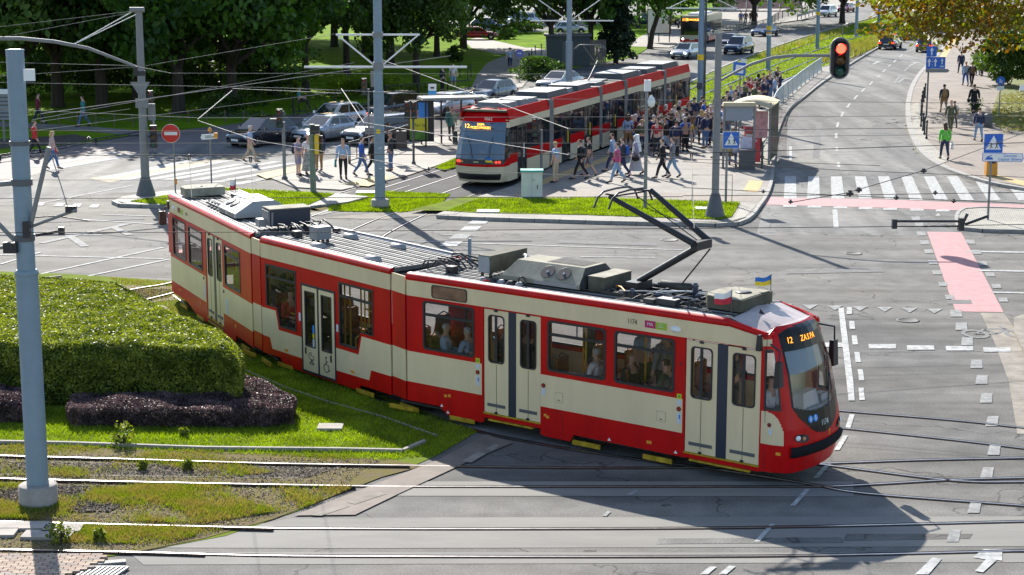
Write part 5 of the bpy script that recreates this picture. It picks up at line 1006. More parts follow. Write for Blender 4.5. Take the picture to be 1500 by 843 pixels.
def window(sec, ol_pts, y, name='window_frame', bar=None, pane=None, fw=.05, far=False):
    """rubber surround following the outline, glass set back, optional vent bar at height bar"""
    s = -1 if y < 0 else 1; cx = sum(p[0] for p in ol_pts)/len(ol_pts); cz = sum(p[1] for p in ol_pts)/len(ol_pts)
    w_, h_ = max(p[0] for p in ol_pts)-min(p[0] for p in ol_pts), max(p[1] for p in ol_pts)-min(p[1] for p in ol_pts)
    inn = [(cx+(x-cx)*(1-2*fw/w_), cz+(z-cz)*(1-2*fw/h_)) for x, z in ol_pts]
    b = MB(); b.slab([(x, y+s*.012, z) for x, z in ol_pts], (0, -s*.05, 0), [[(x, y+s*.012, z) for x, z in inn]])
    if bar:
        x0, x1 = min(p[0] for p in inn), max(p[0] for p in inn)
        b.box(x0, x1, min(y-s*.03, y+s*.006), max(y-s*.03, y+s*.006), bar-.03, bar+.03)
    b.build(name, M_black, sec.root)
    g = MB(); g.poly([(x, y-s*.02, z) for x, z in ol_pts]); g.build('window_pane', pane or M_pane, sec.root)
def door(sec, x0, x1, z0, z1, y, wz0=1.56, wz1=2.65, split=True, lowfloor=False):
    """one door leaf: frame with rounded window, kick strip"""
    s = -1 if y < 0 else 1; yy = y+s*.0; r = .09 if not lowfloor else .01
    win = rrect(x0+.11, x1-.11, wz0, wz1, r)
    b = MB(); b.slab([(x0, yy, z0), (x1, yy, z0), (x1, yy, z1), (x0, yy, z1)], (0, -s*.04, 0), [[(x, yy, z) for x, z in win]]); b.build('door_leaf', M_cream, sec.root)
    window(sec, win, yy, 'door_window_frame', None, fw=.03)
    xm = (x0+x1)/2
    b = MB()
    if not lowfloor: b.box(xm-.004, xm+.004, yy+s*.002-.003, yy+s*.002+.003, z0+.02, wz0-.03); b.build('door_fold', M_black, sec.root); b = MB(); b.box(xm-.035, xm+.035, yy+s*.012-.006, yy+s*.012+.006, wz0, wz1); b.build('door_bar', M_black, sec.root)
    b = MB()
    if not lowfloor: b.box(x0+.09, x1-.09, yy+s*.006-.006, yy+s*.006+.006, z0+.15, z0+.22); b.build('kick_strip', M_dkgrey, sec.root)
    b = MB(); b.box(xm-.03, xm+.03, yy+s*.02-.015, yy+s*.02+.015, z0+.0, z0+.045); b.box(xm-.04, xm+.04, yy+s*.02-.015, yy+s*.02+.015, z1-.03, z1+.02)
    if not lowfloor: b.build('door_hinge', M_black, sec.root)
def shell(sec, L, x0=0.0, floor=.85, rl=None):
    rl = rl or L
    """floor, ceiling, roof with white edge and ribs, cornices, underframe"""
    sec.p('floor_panel', M_floor, lambda b: b.box(x0+.04, L-.04, -1.09, 1.09, floor-.06, floor))
    sec.p('ceiling', M_lamped, lambda b: b.box(x0+.04, L-.04, -1.08, 1.08, 3.02, 3.06))
    sec.p('inner_lining', M_lamped, lambda b: (b.box(x0+.05, L-.05, 1.075, 1.09, floor, 1.0 if floor < .6 else 1.5))); sec.p('inner_lining', M_lamped, lambda b: b.box(x0+.05, L-.05, 1.075, 1.09, 2.78, 3.02)); sec.p('roof', M_roof, lambda b: b.box(x0, rl, -1.02, 1.02, 3.2, 3.30))
    for s in (-1, 1):
        prof = [(1.15, 3.16), (1.165, 3.19), (1.165, 3.25), (1.13, 3.295), (1.06, 3.32)]
        def f(b, pr=prof, s=s):
            b.smooth = True; n = len(pr); b.add([(x0-.01, s*y, z) for y, z in pr]+[(rl+.01, s*y, z) for y, z in pr], [(i, i+1, n+i+1, n+i) for i in range(n-1)]); b.smooth = False
            b.add([(x, s*y, z) for x in (x0-.01, rl+.01) for y, z in pr+[(1.06, 3.16)]], [tuple(range(6)), tuple(range(6, 12))])
        sec.p('cornice', M_tred, f); sec.p('roof_edge', mat('roof edge pale', (.42, .40, .40), .6, 0, .2, 3), lambda b, s=s: b.add([(x0, s*1.06, 3.318), (rl, s*1.06, 3.318), (rl, s*1.0, 3.325), (x0, s*1.0, 3.325), (rl, s*.98, 3.29), (x0, s*.98, 3.29)], [(0, 1, 2, 3), (3, 2, 4, 5)]))
    for k in range(13):
        y = -.9+k*.15; sec.p('roof_rib', M_roofd if k % 2 else M_alu, lambda b: b.box(x0+.05, min(L-.05, 8.35), y-.012, y+.012, 3.29, 3.318))
    sec.p('underframe', M_roofd, lambda b: b.box(x0+.3, L-.3, -.85, .85, .42, floor-.07))
def bogie(sec, x, parent=None):
    sec.p('bogie_frame', M_roofd, lambda b: (b.box(x-1.0, x+1.0, -.80, -.70, .30, .48), b.box(x-1.0, x+1.0, .70, .80, .30, .48), b.box(x-.3, x+.3, -.8, .8, .3, .5), b.tube([(x-1.1, -.9, .2), (x+1.1, -.9, .2)], .03, 6)))
    for dx in (-.9, .9):
        for s in (-1, 1): sec.p('bogie_wheel', M_rust, lambda b: b.lathe([(.08, -.07), (.1, -.075), (.27, -.06), (.34, -.06), (.34, .05), (.36, .06), (.36, .075), (.1, .075)], 20, Matrix.Translation((x+dx, s*.75, .34)) @ Matrix.Diagonal((1, -s, 1, 1)), 'y'))
    sec.p('wheel_cover', M_yellow if False else mat('worn yellow', (.40, .26, .025), .8, 0, .4, 5, spec=.1), lambda b: b.box(x-1.25, x-.55, -1.16, -1.12, .07, .17)); sec.p('wheel_cover', MATS['worn yellow'], lambda b: b.box(x+.55, x+1.25, -1.16, -1.12, .07, .17))
def seat(sec, x, y, face=1, floor=.85):
    sec.p('seat', M_seat, lambda b: (b.box(x-.2, x+.2, y-.21, y+.21, floor+.36, floor+.44), b.box(x-face*.22-.03, x-face*.22+.03, y-.21, y+.21, floor+.42, floor+.98)))
    sec.p('seat_base', M_dkgrey, lambda b: (b.box(x-.06, x+.06, y-.1, y+.1, floor, floor+.37), b.tube([(x-face*.22, y-.18, floor+.98), (x-face*.24, y, floor+1.06), (x-face*.22, y+.18, floor+.98)], .015, 6)))
M_pole = mat('yellow grab pole', (.7, .42, .02), .35)
def poles(sec, pts, floor=.85):
    for x, y in pts: sec.p('grab_pole', M_pole, lambda b: b.tube([(x, y, floor), (x, y, 3.02)], .022, 8))
def wins_regions(L, cream_z=2.80): pass
F = Sec('front_section', SF); L = 9.22; shell(F, L, 0, .88, 8.4)
w1, w2, w3 = rrect(.48, 1.97, 1.60, 2.74, .09), rrect(3.97, 5.49, 1.60, 2.73, .09), rrect(5.70, 7.19, 1.60, 2.73, .09); ws = rrect(.74, 1.77, 2.825, 3.13, .07)
R_ = lambda x0, x1, z0, z1: [(x0, z0), (x1, z0), (x1, z1), (x0, z1)]
regs = [([(0, 2.8), (L, 2.8), (L, 3.03), (8.4, 3.17), (0, 3.17)], [ws], M_cream), (R_(0, 2.22, 1.50, 2.80), [w1], M_tred), (R_(3.79, 7.44, 1.50, 2.80), [w2, w3], M_tred), (R_(2.22, 3.79, 2.77, 2.80), [], M_tred), (R_(7.44, L, 2.79, 2.80), [], M_tred),
        (R_(0, 2.17, .78, 1.50), [], M_cream), (R_(3.79, 7.39, .78, 1.50), [], M_cream), (R_(2.17, 2.22, .78, 1.5), [], M_tred), (R_(7.39, 7.44, .78, 1.5), [], M_tred),
        ([(0, .33), (.95, .33), (1.2, .15), (2.19, .15), (2.22, .2), (2.22, .78), (0, .78)], [], M_tred), ([(3.79, .15), (3.95, .12), (4.58, .12), (4.66, .28), (7.44, .27), (7.44, .78), (3.79, .78)], [], M_tred),
        (R_(9.19, L, .3, 2.8), [], M_tred)]
wall(F, regs, -1.15)
farr = [([(0, 2.8), (L, 2.8), (L, 3.03), (8.4, 3.17), (0, 3.17)], [], M_cream), (R_(0, L, 1.5, 2.8), [w1, w2, w3, rrect(2.3, 3.7, 1.6, 2.7, .09), rrect(7.5, 9.0, 1.6, 2.7, .09)], M_tred), (R_(0, L, .78, 1.5), [], M_cream), (R_(0, L, .3, .78), [], M_tred)]
wall(F, farr, 1.15)
for q in (w1, w2, w3, rrect(2.3, 3.7, 1.6, 2.7, .09), rrect(7.5, 9.0, 1.6, 2.7, .09)): window(F, q, 1.15, bar=2.42, pane=M_glass)
window(F, w1, -1.15, bar=2.42); window(F, w2, -1.15, bar=2.42); window(F, w3, -1.15, bar=2.42)
F.p('window_frame', M_black, lambda b: b.slab([(x, -1.158, z) for x, z in ws], (0, .03, 0), [[(1.255+(x-1.255)*.95, -1.158, 2.978+(z-2.978)*.88) for x, z in ws]])); F.p('window_pane', mat('brown side display', (.22, .12, .07), .12, 0, .3, 2.5, stretch=(1, 1, 2)), lambda b: b.poly([(x, -1.148, z) for x, z in ws]))
for q in ((4.74, 2.56),): F.p('vent_divider', M_black, lambda b: b.box(q[0]-.012, q[0]+.012, -1.155, -1.14, 2.42, 2.7))
for x in (3.97+.76, ): pass
for (a, c) in ((2.24, 2.91), (3.12, 3.78), (7.46, 8.19), (8.43, 9.18)):
    door(F, a, c, .41, 2.76, -1.15+.01)
for x0, x1 in ((2.91, 3.12), (8.19, 8.43)): F.p('door_post', M_boxglass, lambda b: b.box(x0, x1, -1.145, -1.10, .40, 2.77))
for x0, x1 in ((2.22, 3.79), (7.44, 9.20)):
    F.p('door_sill', MATS['worn yellow'] if 'worn yellow' in MATS else mat('worn yellow', (.40, .26, .025), .8, 0, .4, 5, spec=.1), lambda b: b.box(x0, x1, -1.17, -1.05, .375, .405))
    F.p('sill_plate', M_tred, lambda b: b.box(x0, x1, -1.155, -1.10, .28, .375)); F.p('door_sill', MATS['worn yellow'], lambda b: b.box(x0+.15, x1-.2, -1.19, -1.1, .235, .27))
bogie(F, .7); bogie(F, 5.9)
T = lambda txt, size, m, x, z, sq=.8, y=-1.156: text_mesh(txt, size, m, 'lettering', F.root, Matrix.Translation((x, y, z)) @ Matrix.Rotation(pi/2, 4, 'X'), .001, squash=sq)
T('1174', .15, M_black, 6.14, 2.965)
F.p('city_badge', mat('badge magenta', (.45, .01, .12), .5), lambda b: b.box(6.45, 6.71, -1.156, -1.148, 2.89, 3.04)); F.p('city_badge', mat('badge green', (.3, .45, .03), .5), lambda b: b.box(6.712, 6.98, -1.156, -1.148, 2.885, 3.03)); T('MA', .1, M_white, 6.58, 2.965, 1, -1.158); T('ZTM\nGdansk', .045, M_white, 6.84, 2.965, .9, -1.158)
F.p('marker_lamp', M_white, lambda b: (setattr(b, 'smooth', True), b.lathe([(.01, -.07), (.07, -.05), (.1, 0)], 16, Matrix.Translation((7.19, -1.15, 2.94)) @ Matrix.Diagonal((1.3, .8, .7, 1)), 'y')))
def stickers(sec, x, zt, full=True, y=-1.156):
    if full: sec.p('sticker', mat('sticker lime', (.55, .55, .02), .5), lambda b: b.box(x-.055, x+.055, y, y+.006, zt, zt+.11)); sec.p('sticker', mat('sticker green', (.1, .35, .03), .5), lambda b: b.lathe([(.035, y-.001), (.035, y+.002)], 12, Matrix.Translation((x, 0, zt+.055)), 'y'))
    sec.p('sticker', M_sticker, lambda b: b.box(x-.045, x+.045, y, y+.006, zt-.52 if full else zt-.32, zt-.28 if full else zt-.16))
    if full: sec.p('sticker', M_sticker, lambda b: b.box(x-.045, x+.045, y, y+.006, zt-.13, zt-.02)); sec.p('sticker', M_blue, lambda b: b.box(x-.0, x+.03, y-.001, y, zt-.42, zt-.33))
    sec.p('door_button', M_dkred, lambda b: b.lathe([(.05, y-.012), (.05, y+.004)], 14, Matrix.Translation((x, 0, zt-.21 if full else zt-.1)), 'y')); sec.p('door_button', M_red, lambda b: b.lathe([(.018, y-.016), (.018, y-.01)], 10, Matrix.Translation((x, 0, zt-.21 if full else zt-.1)), 'y'))
stickers(F, 2.06, 1.50); stickers(F, 7.31, 1.49); stickers(F, 3.87, 1.36, False)
for x in (4.28, 6.88): F.p('hatch', M_cream, lambda b: b.box(x-.1, x+.1, -1.157, -1.149, .95, 1.15)); F.p('hatch_handle', M_black, lambda b: b.box(x-.03, x+.03, -1.163, -1.156, .985, 1.0)); F.p('hatch_edge', mat('cream shade line', (.4, .36, .27), .6), lambda b: b.box(x-.11, x+.11, -1.153, -1.148, .94, 1.16))
for x, z in ((1.13, .60), (1.24, .62), (3.92, .60), (3.98, .57)): F.p('marking', M_orange, lambda b: b.box(x-.04, x+.04, -1.156, -1.148, z-.03, z+.03))
for x, z in ((6.6, .45),): F.p('side_lamp', M_orange, lambda b: b.box(x-.06, x+.06, -1.165, -1.148, z-.03, z+.03))
F.p('panel_seam', M_dkred, lambda b: (b.box(1.22, 1.226, -1.153, -1.149, .18, .7), b.box(4.38, 4.386, -1.153, -1.149, .15, .7), b.box(3.83, 4.38, -1.153, -1.149, .7, .706)))
for x, z in ((1.02, .33), (1.2, .2), (5.6, .31), (7.25, .32)): F.p('lifting_mark', M_white, lambda b: b.add([(x-.045, -1.157, z), (x+.045, -1.157, z), (x, -1.157, z+.07)], [(0, 1, 2)]))
F.p('warning_button', M_dkred, lambda b: b.box(7.31, 7.35, -1.165, -1.148, 2.2, 2.28))
for x, y, fc in ((.75, -.75, 1), (1.7, -.75, -1), (.75, .75, 1), (1.5, .75, 1), (4.3, -.75, 1), (5.1, -.75, 1), (4.3, .75, 1), (5.1, .75, 1), (6.1, -.75, 1), (6.9, -.75, -1), (6.1, .75, 1), (6.9, .75, 1), (4.75, .3, 1)): seat(F, x, y, fc, .88)
poles(F, [(2.25, -.9), (2.25, .3), (3.85, -.85), (3.85, .4), (4.5, -.45), (5.3, .5), (6.0, -.4), (7.45, -.85), (7.45, .3), (5.55, -.9), (9.0, -.6), (1.2, .35)], .88)
F.p('partition', M_lamped, lambda b: (b.box(9.0, 9.03, -.2, 1.09, .88, 2.9), b.box(3.86, 3.88, -1.05, -.5, .9, 1.9), b.box(2.1, 2.12, -1.05, -.5, .9, 1.9)))
def nose_outline(z):
    lv = [(.30, .93, 9.80, 9.95), (.62, .97, 9.88, 10.03), (.9, .99, 9.91, 10.07), (1.2, .98, 9.89, 10.06), (1.6, .94, 9.82, 9.99), (2.3, .90, 9.68, 9.84), (3.0, .82, 9.42, 9.62), (3.12, .80, 9.36, 9.55), (3.20, .80, 9.26, 9.42)]
    for i in range(len(lv)-1):
        if z <= lv[i+1][0] or i == len(lv)-2:
            t = min(1, max(0, (z-lv[i][0])/(lv[i+1][0]-lv[i][0]))); return [lv[i][k]+(lv[i+1][k]-lv[i][k])*t for k in (1, 2, 3)]
def nose_pt(u, z, off=0):
    """u from -1 (near side wall) to 1 (far side wall)"""
    hw, sc_, sf = nose_outline(z); P = [(9.22, 1.15), (9.3+(sc_-9.3)*.3, 1.09+(hw-.9)*.6), (sc_-.12, hw+.07), (sc_, hw-.03), (sc_+.55*(sf-sc_), hw*.66), (sf-.02, hw*.3), (sf, 0)]
    a = abs(u); t = (1-a)
    d = [0, .13, .30, .40, .58, .82, 1.0]
    for i in range(6):
        if t <= d[i+1]: f = (t-d[i])/(d[i+1]-d[i]); f = f if i in (0, 1) else f; x = P[i][0]+(P[i+1][0]-P[i][0])*f; y = P[i][1]+(P[i+1][1]-P[i][1])*f; break
    y *= -1 if u < 0 else 1
    if off: nx, ny = (x-9.3)*.9+.05, y*.75; l = math.hypot(nx, ny); x += nx/l*off; y += ny/l*off
    return (x, y, z)
def nose_patch(name, m, test, off=0, z0=.30, z1=3.2, nu=150, nz=130, smooth=True):
    b = MB(); b.smooth = smooth; idx = {}; vs = []; fs = []
    def vi(i, j):
        if (i, j) not in idx: idx[(i, j)] = len(vs); vs.append(nose_pt(-1+2*i/nu, z0+(z1-z0)*j/nz, off))
        return idx[(i, j)]
    for i in range(nu):
        for j in range(nz):
            if test(-1+2*(i+.5)/nu, z0+(z1-z0)*(j+.5)/nz): fs.append((vi(i, j), vi(i+1, j), vi(i+1, j+1), vi(i, j+1)))
    b.add(vs, fs); return b.build(name, m, F.root)
US = .625     # edge of the black surround
mask_lo = lambda u: 1.02+.62*(abs(u)/US)**2.2
def in_mask(u, z): return abs(u) < US-.015*max(0, (z-2.8)) and mask_lo(u) < z < 3.17-.10*(abs(u)/US)**4
def in_ws(u, z): return abs(u) < US-.02 and 1.50+.17*(abs(u)/US)**2.5 < z < 2.74
def side_win(u, z): return .765 < abs(u) < .97 and 1.58 < z < 2.80-.15*max(0, (.80-abs(u))/.04)
def side_glass(u, z): return .785 < abs(u) < .952 and 1.64 < z < 2.74
def cream_q(u, z): return abs(u) > .74 and (.88 < z < 1.55 and ((1-abs(u))/.26)**2.6+((z-.88)/.67)**2.6 < 1 or .88 < z < 1.50 and abs(u) > .93)
def cream_t(u, z): return z > 2.86 and abs(u) > .78 and ((1-abs(u))/.22)**2.5+((3.17-z)/.31)**6 < 1 and z < 3.0
nose_patch('front_shell', M_tred, lambda u, z: not in_mask(u, z) and not side_win(u, z) and not cream_q(u, z) and not cream_t(u, z) and z < 3.19-.14*max(0, (abs(u)-.6)/.4))
nose_patch('front_panel', M_cream, cream_q, .002); nose_patch('front_panel', M_cream, cream_t, .002)
nose_patch('windscreen_surround', mat('black mask', (.012, .012, .011), .3, 0, spec=.25), lambda u, z: in_mask(u, z) and not in_ws(u, z), .006)
nose_patch('windscreen', M_cabpane, in_ws, .004, nu=100, nz=80); nose_patch('cab_window_frame', M_black, lambda u, z: side_win(u, z) and not side_glass(u, z), .004); nose_patch('cab_window', M_cabpane, side_glass, .002)
nose_patch('front_lining', M_floor, lambda u, z: z < 1.35, -.05, .3, 3.2, 40, 30)
F.p('roof_cap', mat('roof cap grey', (.40, .34, .33), .45, 0, .12, 3), lambda b: (setattr(b, 'smooth', False), b.add(
    [(8.42, -1.02, 3.30), (8.42, 0, 3.40), (8.42, 1.02, 3.30), (9.16, -1.0, 3.09), (9.26, -.45, 3.19), (9.3, 0, 3.205), (9.26, .45, 3.19), (9.16, 1.0, 3.09), (8.5, -.5, 3.37), (8.5, .5, 3.37)] + [nose_pt(u, 3.185-.12*max(0, (abs(u)-.6)/.4)) for u in (-.9, -.62, -.3, 0, .3, .62, .9)],
    [(0, 8, 4, 3), (8, 1, 5, 4), (1, 9, 6, 5), (9, 2, 7, 6), (3, 4, 11, 10), (4, 12, 11), (4, 5, 13, 12), (5, 6, 14, 13), (6, 15, 14), (6, 7, 16, 15), (0, 1, 8), (1, 2, 9)])))
F.p('roof_cap_edge', M_tred, lambda b: [b.tube([(8.3, s*1.09, 3.25), (8.8, s*1.085, 3.16), (9.2, s*1.04, 3.07), (9.32, s*.90, 3.07)], [.075, .07, .06, .05], 8) for s in (-1, 1)])
F.p('bumper', M_rubber, lambda b: (setattr(b, 'smooth', True), (lambda nu, rows: b.add([nose_pt(-.66+1.32*i/nu, z, o) for z, o in rows for i in range(nu+1)], [(r*(nu+1)+i, r*(nu+1)+i+1, (r+1)*(nu+1)+i+1, (r+1)*(nu+1)+i) for r in range(len(rows)-1) for i in range(nu)]))(40, [(.64, .0), (.645, .05), (.69, .085), (.78, .095), (.83, .08), (.86, .0)])))
for s in (-1, 1):
    us = s*.50
    def hl(b, us=us):
        n = 22; c = nose_pt(us, 1.03, .01); pts = []
        for k in range(n): a = 2*pi*k/n; pts.append(nose_pt(us+.125*cos(a)*(1-.0*sin(a)), 1.02-s*.0+.085*sin(a)+(.035*cos(a)*(-1 if us < 0 else 1)*-1)*-1, .012))
        b.add(pts, [tuple(range(n))])
    F.p('headlight_housing', M_black, hl)
    for du, r in ((.06, .055), (-.03, .045)):
        c = Vector(nose_pt(us+s*du, 1.03-(.02 if du < 0 else -.01), .03)); F.p('headlight', M_lamp if du > 0 else mat('amber lamp', (.5, .25, .12), .2), lambda b: (setattr(b, 'smooth', True), b.lathe([(.005, .02), (r*.8, .012), (r, -.01)], 14, Matrix.Translation(c) @ Matrix.Rotation(s*.55, 4, 'Z'), 'x')))
def on_nose(u, z, off=.02):
    p = Vector(nose_pt(u, z, off)); a = Vector(nose_pt(u-.03, z, off)); c = Vector(nose_pt(u+.03, z, off)); up = Vector(nose_pt(u, z+.05, off))-Vector(nose_pt(u, z-.05, off))
    X = (c-a).normalized(); Zz = X.cross(up.normalized()).normalized(); Y = Zz.cross(X); return Matrix(((X.x, Y.x, Zz.x, p.x), (X.y, Y.y, Zz.y, p.y), (X.z, Y.z, Zz.z, p.z), (0, 0, 0, 1)))
M_led = emis('orange display', (1, .32, .02), 1.7)
for tx, u, sz in (('12', -.47, .18), ('Z', -.21, .17), ('A', -.135, .17), ('S', -.06, .17), ('P', .015, .17), ('A', .09, .17)): text_mesh(tx, sz, M_led, 'display_text', F.root, on_nose(u, 2.93), .001, squash=.85)
text_mesh('1174', .17, M_white, 'lettering', F.root, on_nose(-.03, 1.22), .001, squash=.8)
for u, tx in ((-.33, '♿'), (-.22, '●')):
    F.p('round_badge', mat('badge blue', (.02, .25, .7), .4), lambda b: b.lathe([(.075, 0), (.075, .004)], 16, on_nose(u, 1.36, .012)))
for u, z in ((-.33, 1.36), (-.22, 1.36)): F.p('badge_mark', M_white, lambda b: (b.box(-.012, .012, -.045, .03, .006, .009, on_nose(u, z, .012)), b.lathe([(.014, .006), (.014, .009)], 8, on_nose(u, z+.042, .012)), b.box(-.03, .03, -.01, .005, .006, .009, on_nose(u, z, .012))))
F.p('city_crest', M_yellow, lambda b: (b.box(-.025, .025, -.01, .01, 0, .005, on_nose(.09, 1.01)), b.box(-.015, .015, -.05, -.03, 0, .005, on_nose(.09, 1.01)), b.box(-.015, .015, -.09, -.07, 0, .005, on_nose(.09, 1.01)), b.box(-.012, .012, .02, .035, 0, .005, on_nose(.09, 1.01))))
F.p('wiper', M_black, lambda b: (b.tube([nose_pt(.1, 1.5, .03), nose_pt(.34, 2.2, .04)], .012, 6), b.tube([nose_pt(.28, 1.75, .05), nose_pt(.40, 2.5, .05)], .010, 6)))
F.p('sun_blind', mat('pale blue blind', (.35, .42, .48), .6), lambda b: b.add([nose_pt(-.6, 2.28, -.03), nose_pt(-.3, 2.28, -.03), nose_pt(0, 2.32, -.03), nose_pt(.3, 2.33, -.03), nose_pt(.3, 2.72, -.03), nose_pt(0, 2.72, -.03), nose_pt(-.3, 2.72, -.03), nose_pt(-.6, 2.72, -.03)], [(0, 1, 6, 7), (1, 2, 5, 6), (2, 3, 4, 5)]))
F.p('dashboard', mat('dash grey', (.42, .48, .50), .5, 0, .2, 4), lambda b: b.prism([nose_pt(u, 1.5, -.06)[:2] for u in (-.7, -.4, 0, .4, .7)]+[(9.3, .8), (9.3, -.5)], 1.30, 1.55)); F.p('driver_seat', M_black, lambda b: (b.box(9.1, 9.5, -.8, -.35, 1.2, 1.3), b.box(9.06, 9.12, -.8, -.35, 1.3, 2.0)))
F.p('cab_equipment', M_sticker, lambda b: (b.box(9.55, 9.85, -.55, .1, 1.55, 1.85, taper=.05), b.box(9.6, 9.8, .3, .6, 1.55, 1.68)))
F.p('wing_mirror', M_black, lambda b: (b.tube([(9.38, -1.13, 2.92), (9.62, -1.18, 2.82), (9.66, -1.28, 2.62)], .02, 8), b.box(9.58, 9.72, -1.36, -1.18, 2.12, 2.62, taper=.02), b.box(9.12, 9.22, -1.28, -1.15, 2.78, 3.1, taper=.02)))
F.p('wing_mirror', M_black, lambda b: (b.tube([(9.40, .86, 3.0), (9.62, 1.15, 2.92), (9.58, 1.24, 2.62)], .02, 8), b.box(9.5, 9.64, 1.12, 1.34, 2.08, 2.62, taper=.02)))
F.p('roof_fin', M_black, lambda b: b.add([(8.75, -.5, 3.36), (8.9, -.5, 3.35), (8.78, -.5, 3.46), (8.82, -.48, 3.36)], [(0, 1, 2), (1, 3, 2), (3, 0, 2)]))
F.p('side_lamp', M_orange, lambda b: b.box(9.55, 9.65, -1.12, -1.09, .68, .74)); F.p('door_button', M_dkred, lambda b: b.lathe([(.045, -.02), (.045, .004)], 14, Matrix.Translation((9.40, -1.125, 1.28)), 'y')); F.p('sticker', M_sticker, lambda b: b.box(9.35, 9.46, -1.145, -1.125, 1.08, 1.2))
F.p('panel_seam', M_black, lambda b: b.box(9.298, 9.306, -1.146, -1.138, .35, 3.15))
F.p('resistor_box', M_roofk, lambda b: b.box(1.62, 1.95, -.55, .85, 3.42, 3.82)); F.p('resistor_box_end', mat('grey box end', (.28, .3, .32), .5, 0, .1, 4), lambda b: b.box(1.63, 1.94, -.565, -.552, 3.44, 3.80)); F.p('box_leg', M_black, lambda b: [b.box(x, x+.05, y, y+.05, 3.3, 3.42) for x in (1.65, 1.88) for y in (-.5, .7)])
def hvac(b, x0=2.15, x1=4.5, z0=3.38):
    A = [(x0, -.72, z0), (x1, -.72, z0), (x1, .72, z0), (x0, .72, z0), (x0+.25, -.72, z0+.10), (x1-.0, -.72, z0+.10), (x1, .72, z0+.1), (x0+.25, .72, z0+.1), (x0+.45, -.38, z0+.42), (x1-.08, -.38, z0+.42), (x1-.08, .38, z0+.42), (x0+.45, .38, z0+.42)]
    b.add(A, [(0, 1, 5, 4), (1, 2, 6, 5), (2, 3, 7, 6), (3, 0, 4, 7), (4, 5, 9, 8), (6, 7, 11, 10), (7, 4, 8, 11), (8, 9, 10, 11)])
F.p('air_conditioner', M_gear, hvac); F.p('air_conditioner_end', M_roofd, lambda b: b.add([(4.504, -.72, 3.38), (4.504, .72, 3.38), (4.504, .72, 3.48), (4.43, .38, 3.8), (4.43, -.38, 3.8), (4.504, -.72, 3.48)], [(0, 1, 2, 3, 4, 5)])); F.p('air_conditioner_side', M_alu, lambda b: b.box(3.3, 4.45, -.735, -.722, 3.385, 3.47))
def on_bevel(x, t=.5, z0=3.38): return Matrix.Translation((x, -.72+.34*t, z0+.10+.32*t)) @ Matrix.Rotation(math.atan2(.32, .34), 4, 'X')
for x in (3.55, 3.98):
    F.p('fan_guard', M_black, lambda b: b.lathe([(.16, .004), (.17, .02), (.165, .022), (.0, .022)][:3], 22, on_bevel(x)))
    F.p('fan', M_rubber, lambda b: b.lathe([(.16, .012), (.02, .012)], 20, on_bevel(x))); F.p('fan_blade', M_roofd, lambda b: [b.box(.03, .15, -.02, .02, .014, .02, on_bevel(x) @ Matrix.Rotation(k*pi/3, 4, 'Z')) for k in range(6)]); F.p('fan_hub', M_alu, lambda b: b.lathe([(.035, .02), (.03, .03)], 10, on_bevel(x)))
F.p('grille', M_roofd, lambda b: [b.box(3.35+k*.05, 3.38+k*.05, -.2, .32, 3.803, 3.812) for k in range(18)]); F.p('grille_plate', M_roofk, lambda b: b.box(3.3, 4.3, -.25, .36, 3.80, 3.806))
F.p('equipment_box', M_roofk, lambda b: (b.box(4.58, 5.0, -.5, .55, 3.34, 3.66),)); F.p('box_lid', M_gear, lambda b: b.box(4.57, 5.01, -.51, .56, 3.66, 3.672))
F.p('front_unit', M_roofk, lambda b: b.prism([(7.42, -.35), (7.6, -.6), (8.42, -.66), (8.42, .66), (7.6, .6), (7.42, .35)], 3.36, 3.60)); F.p('front_unit_lid', M_gear, lambda b: b.prism([(7.45, -.33), (7.6, -.56), (8.38, -.62), (8.38, .62), (7.6, .56), (7.45, .33)], 3.60, 3.615)); F.p('roof_vent', M_black, lambda b: b.lathe([(.17, 3.615), (.17, 3.63), (.08, 3.64)], 18, Matrix.Translation((8.05, .1, 0))))
F.p('roof_frame', M_black, lambda b: [b.box(5.0, 7.4, y-.025, y+.025, 3.36, 3.42) for y in (-.62, -.3, 0, .3, .62)]+[b.box(x-.03, x+.03, -.65, .65, 3.40, 3.45) for x in (5.2, 5.6, 6.1, 6.7, 7.2)])
rr = random.Random(2)
for k in range(9):
    x = 5.05+k*.27; y = -.75+rr.uniform(-.06, .1); F.p('roof_cable', M_black, lambda b: b.tube([(x, y, 3.34), (x+.15, y+.1, 3.42+rr.uniform(0, .06)), (x+.35, y+rr.uniform(.1, .5), 3.38), (x+.6, y+rr.uniform(.2, .8), 3.44)], .014, 6))
for x, y, h in ((5.3, .55, .18), (6.9, .1, .3), (7.15, -.2, .14), (6.35, -.5, .12), (5.75, -.55, .14), (6.6, .6, .16)):
    F.p('insulator', mat('glazed insulator', (.05, .06, .09), .2), lambda b: b.lathe([(.05, 3.34)]+[((.075 if k % 2 else .045), 3.36+h*k/6) for k in range(6)]+[(.03, 3.36+h+.03)], 12, Matrix.Translation((x, y, 0))))
F.p('air_cylinder', M_roofd, lambda b: (setattr(b, 'smooth', True), b.lathe([(.02, -.4), (.08, -.36), (.085, .36), (.02, .4)], 12, Matrix.Translation((6.35, .22, 3.55)), 'x'), b.tube([(5.9, .22, 3.55), (6.8, .22, 3.55)], .02, 6)))
for x0, y0, x1, y1, m in ((5.5, -.65, 6.6, -.35, M_alu), (6.2, -.2, 7.3, .25, M_white), (5.4, .1, 6.0, .5, M_alu), (6.7, -.5, 7.4, -.55, M_alu), (5.1, -.2, 5.6, -.6, M_orange)): F.p('cross_pipe', m, lambda b: b.tube([(x0, y0, 3.46), ((x0+x1)/2, (y0+y1)/2, 3.5), (x1, y1, 3.46)], .018, 6))
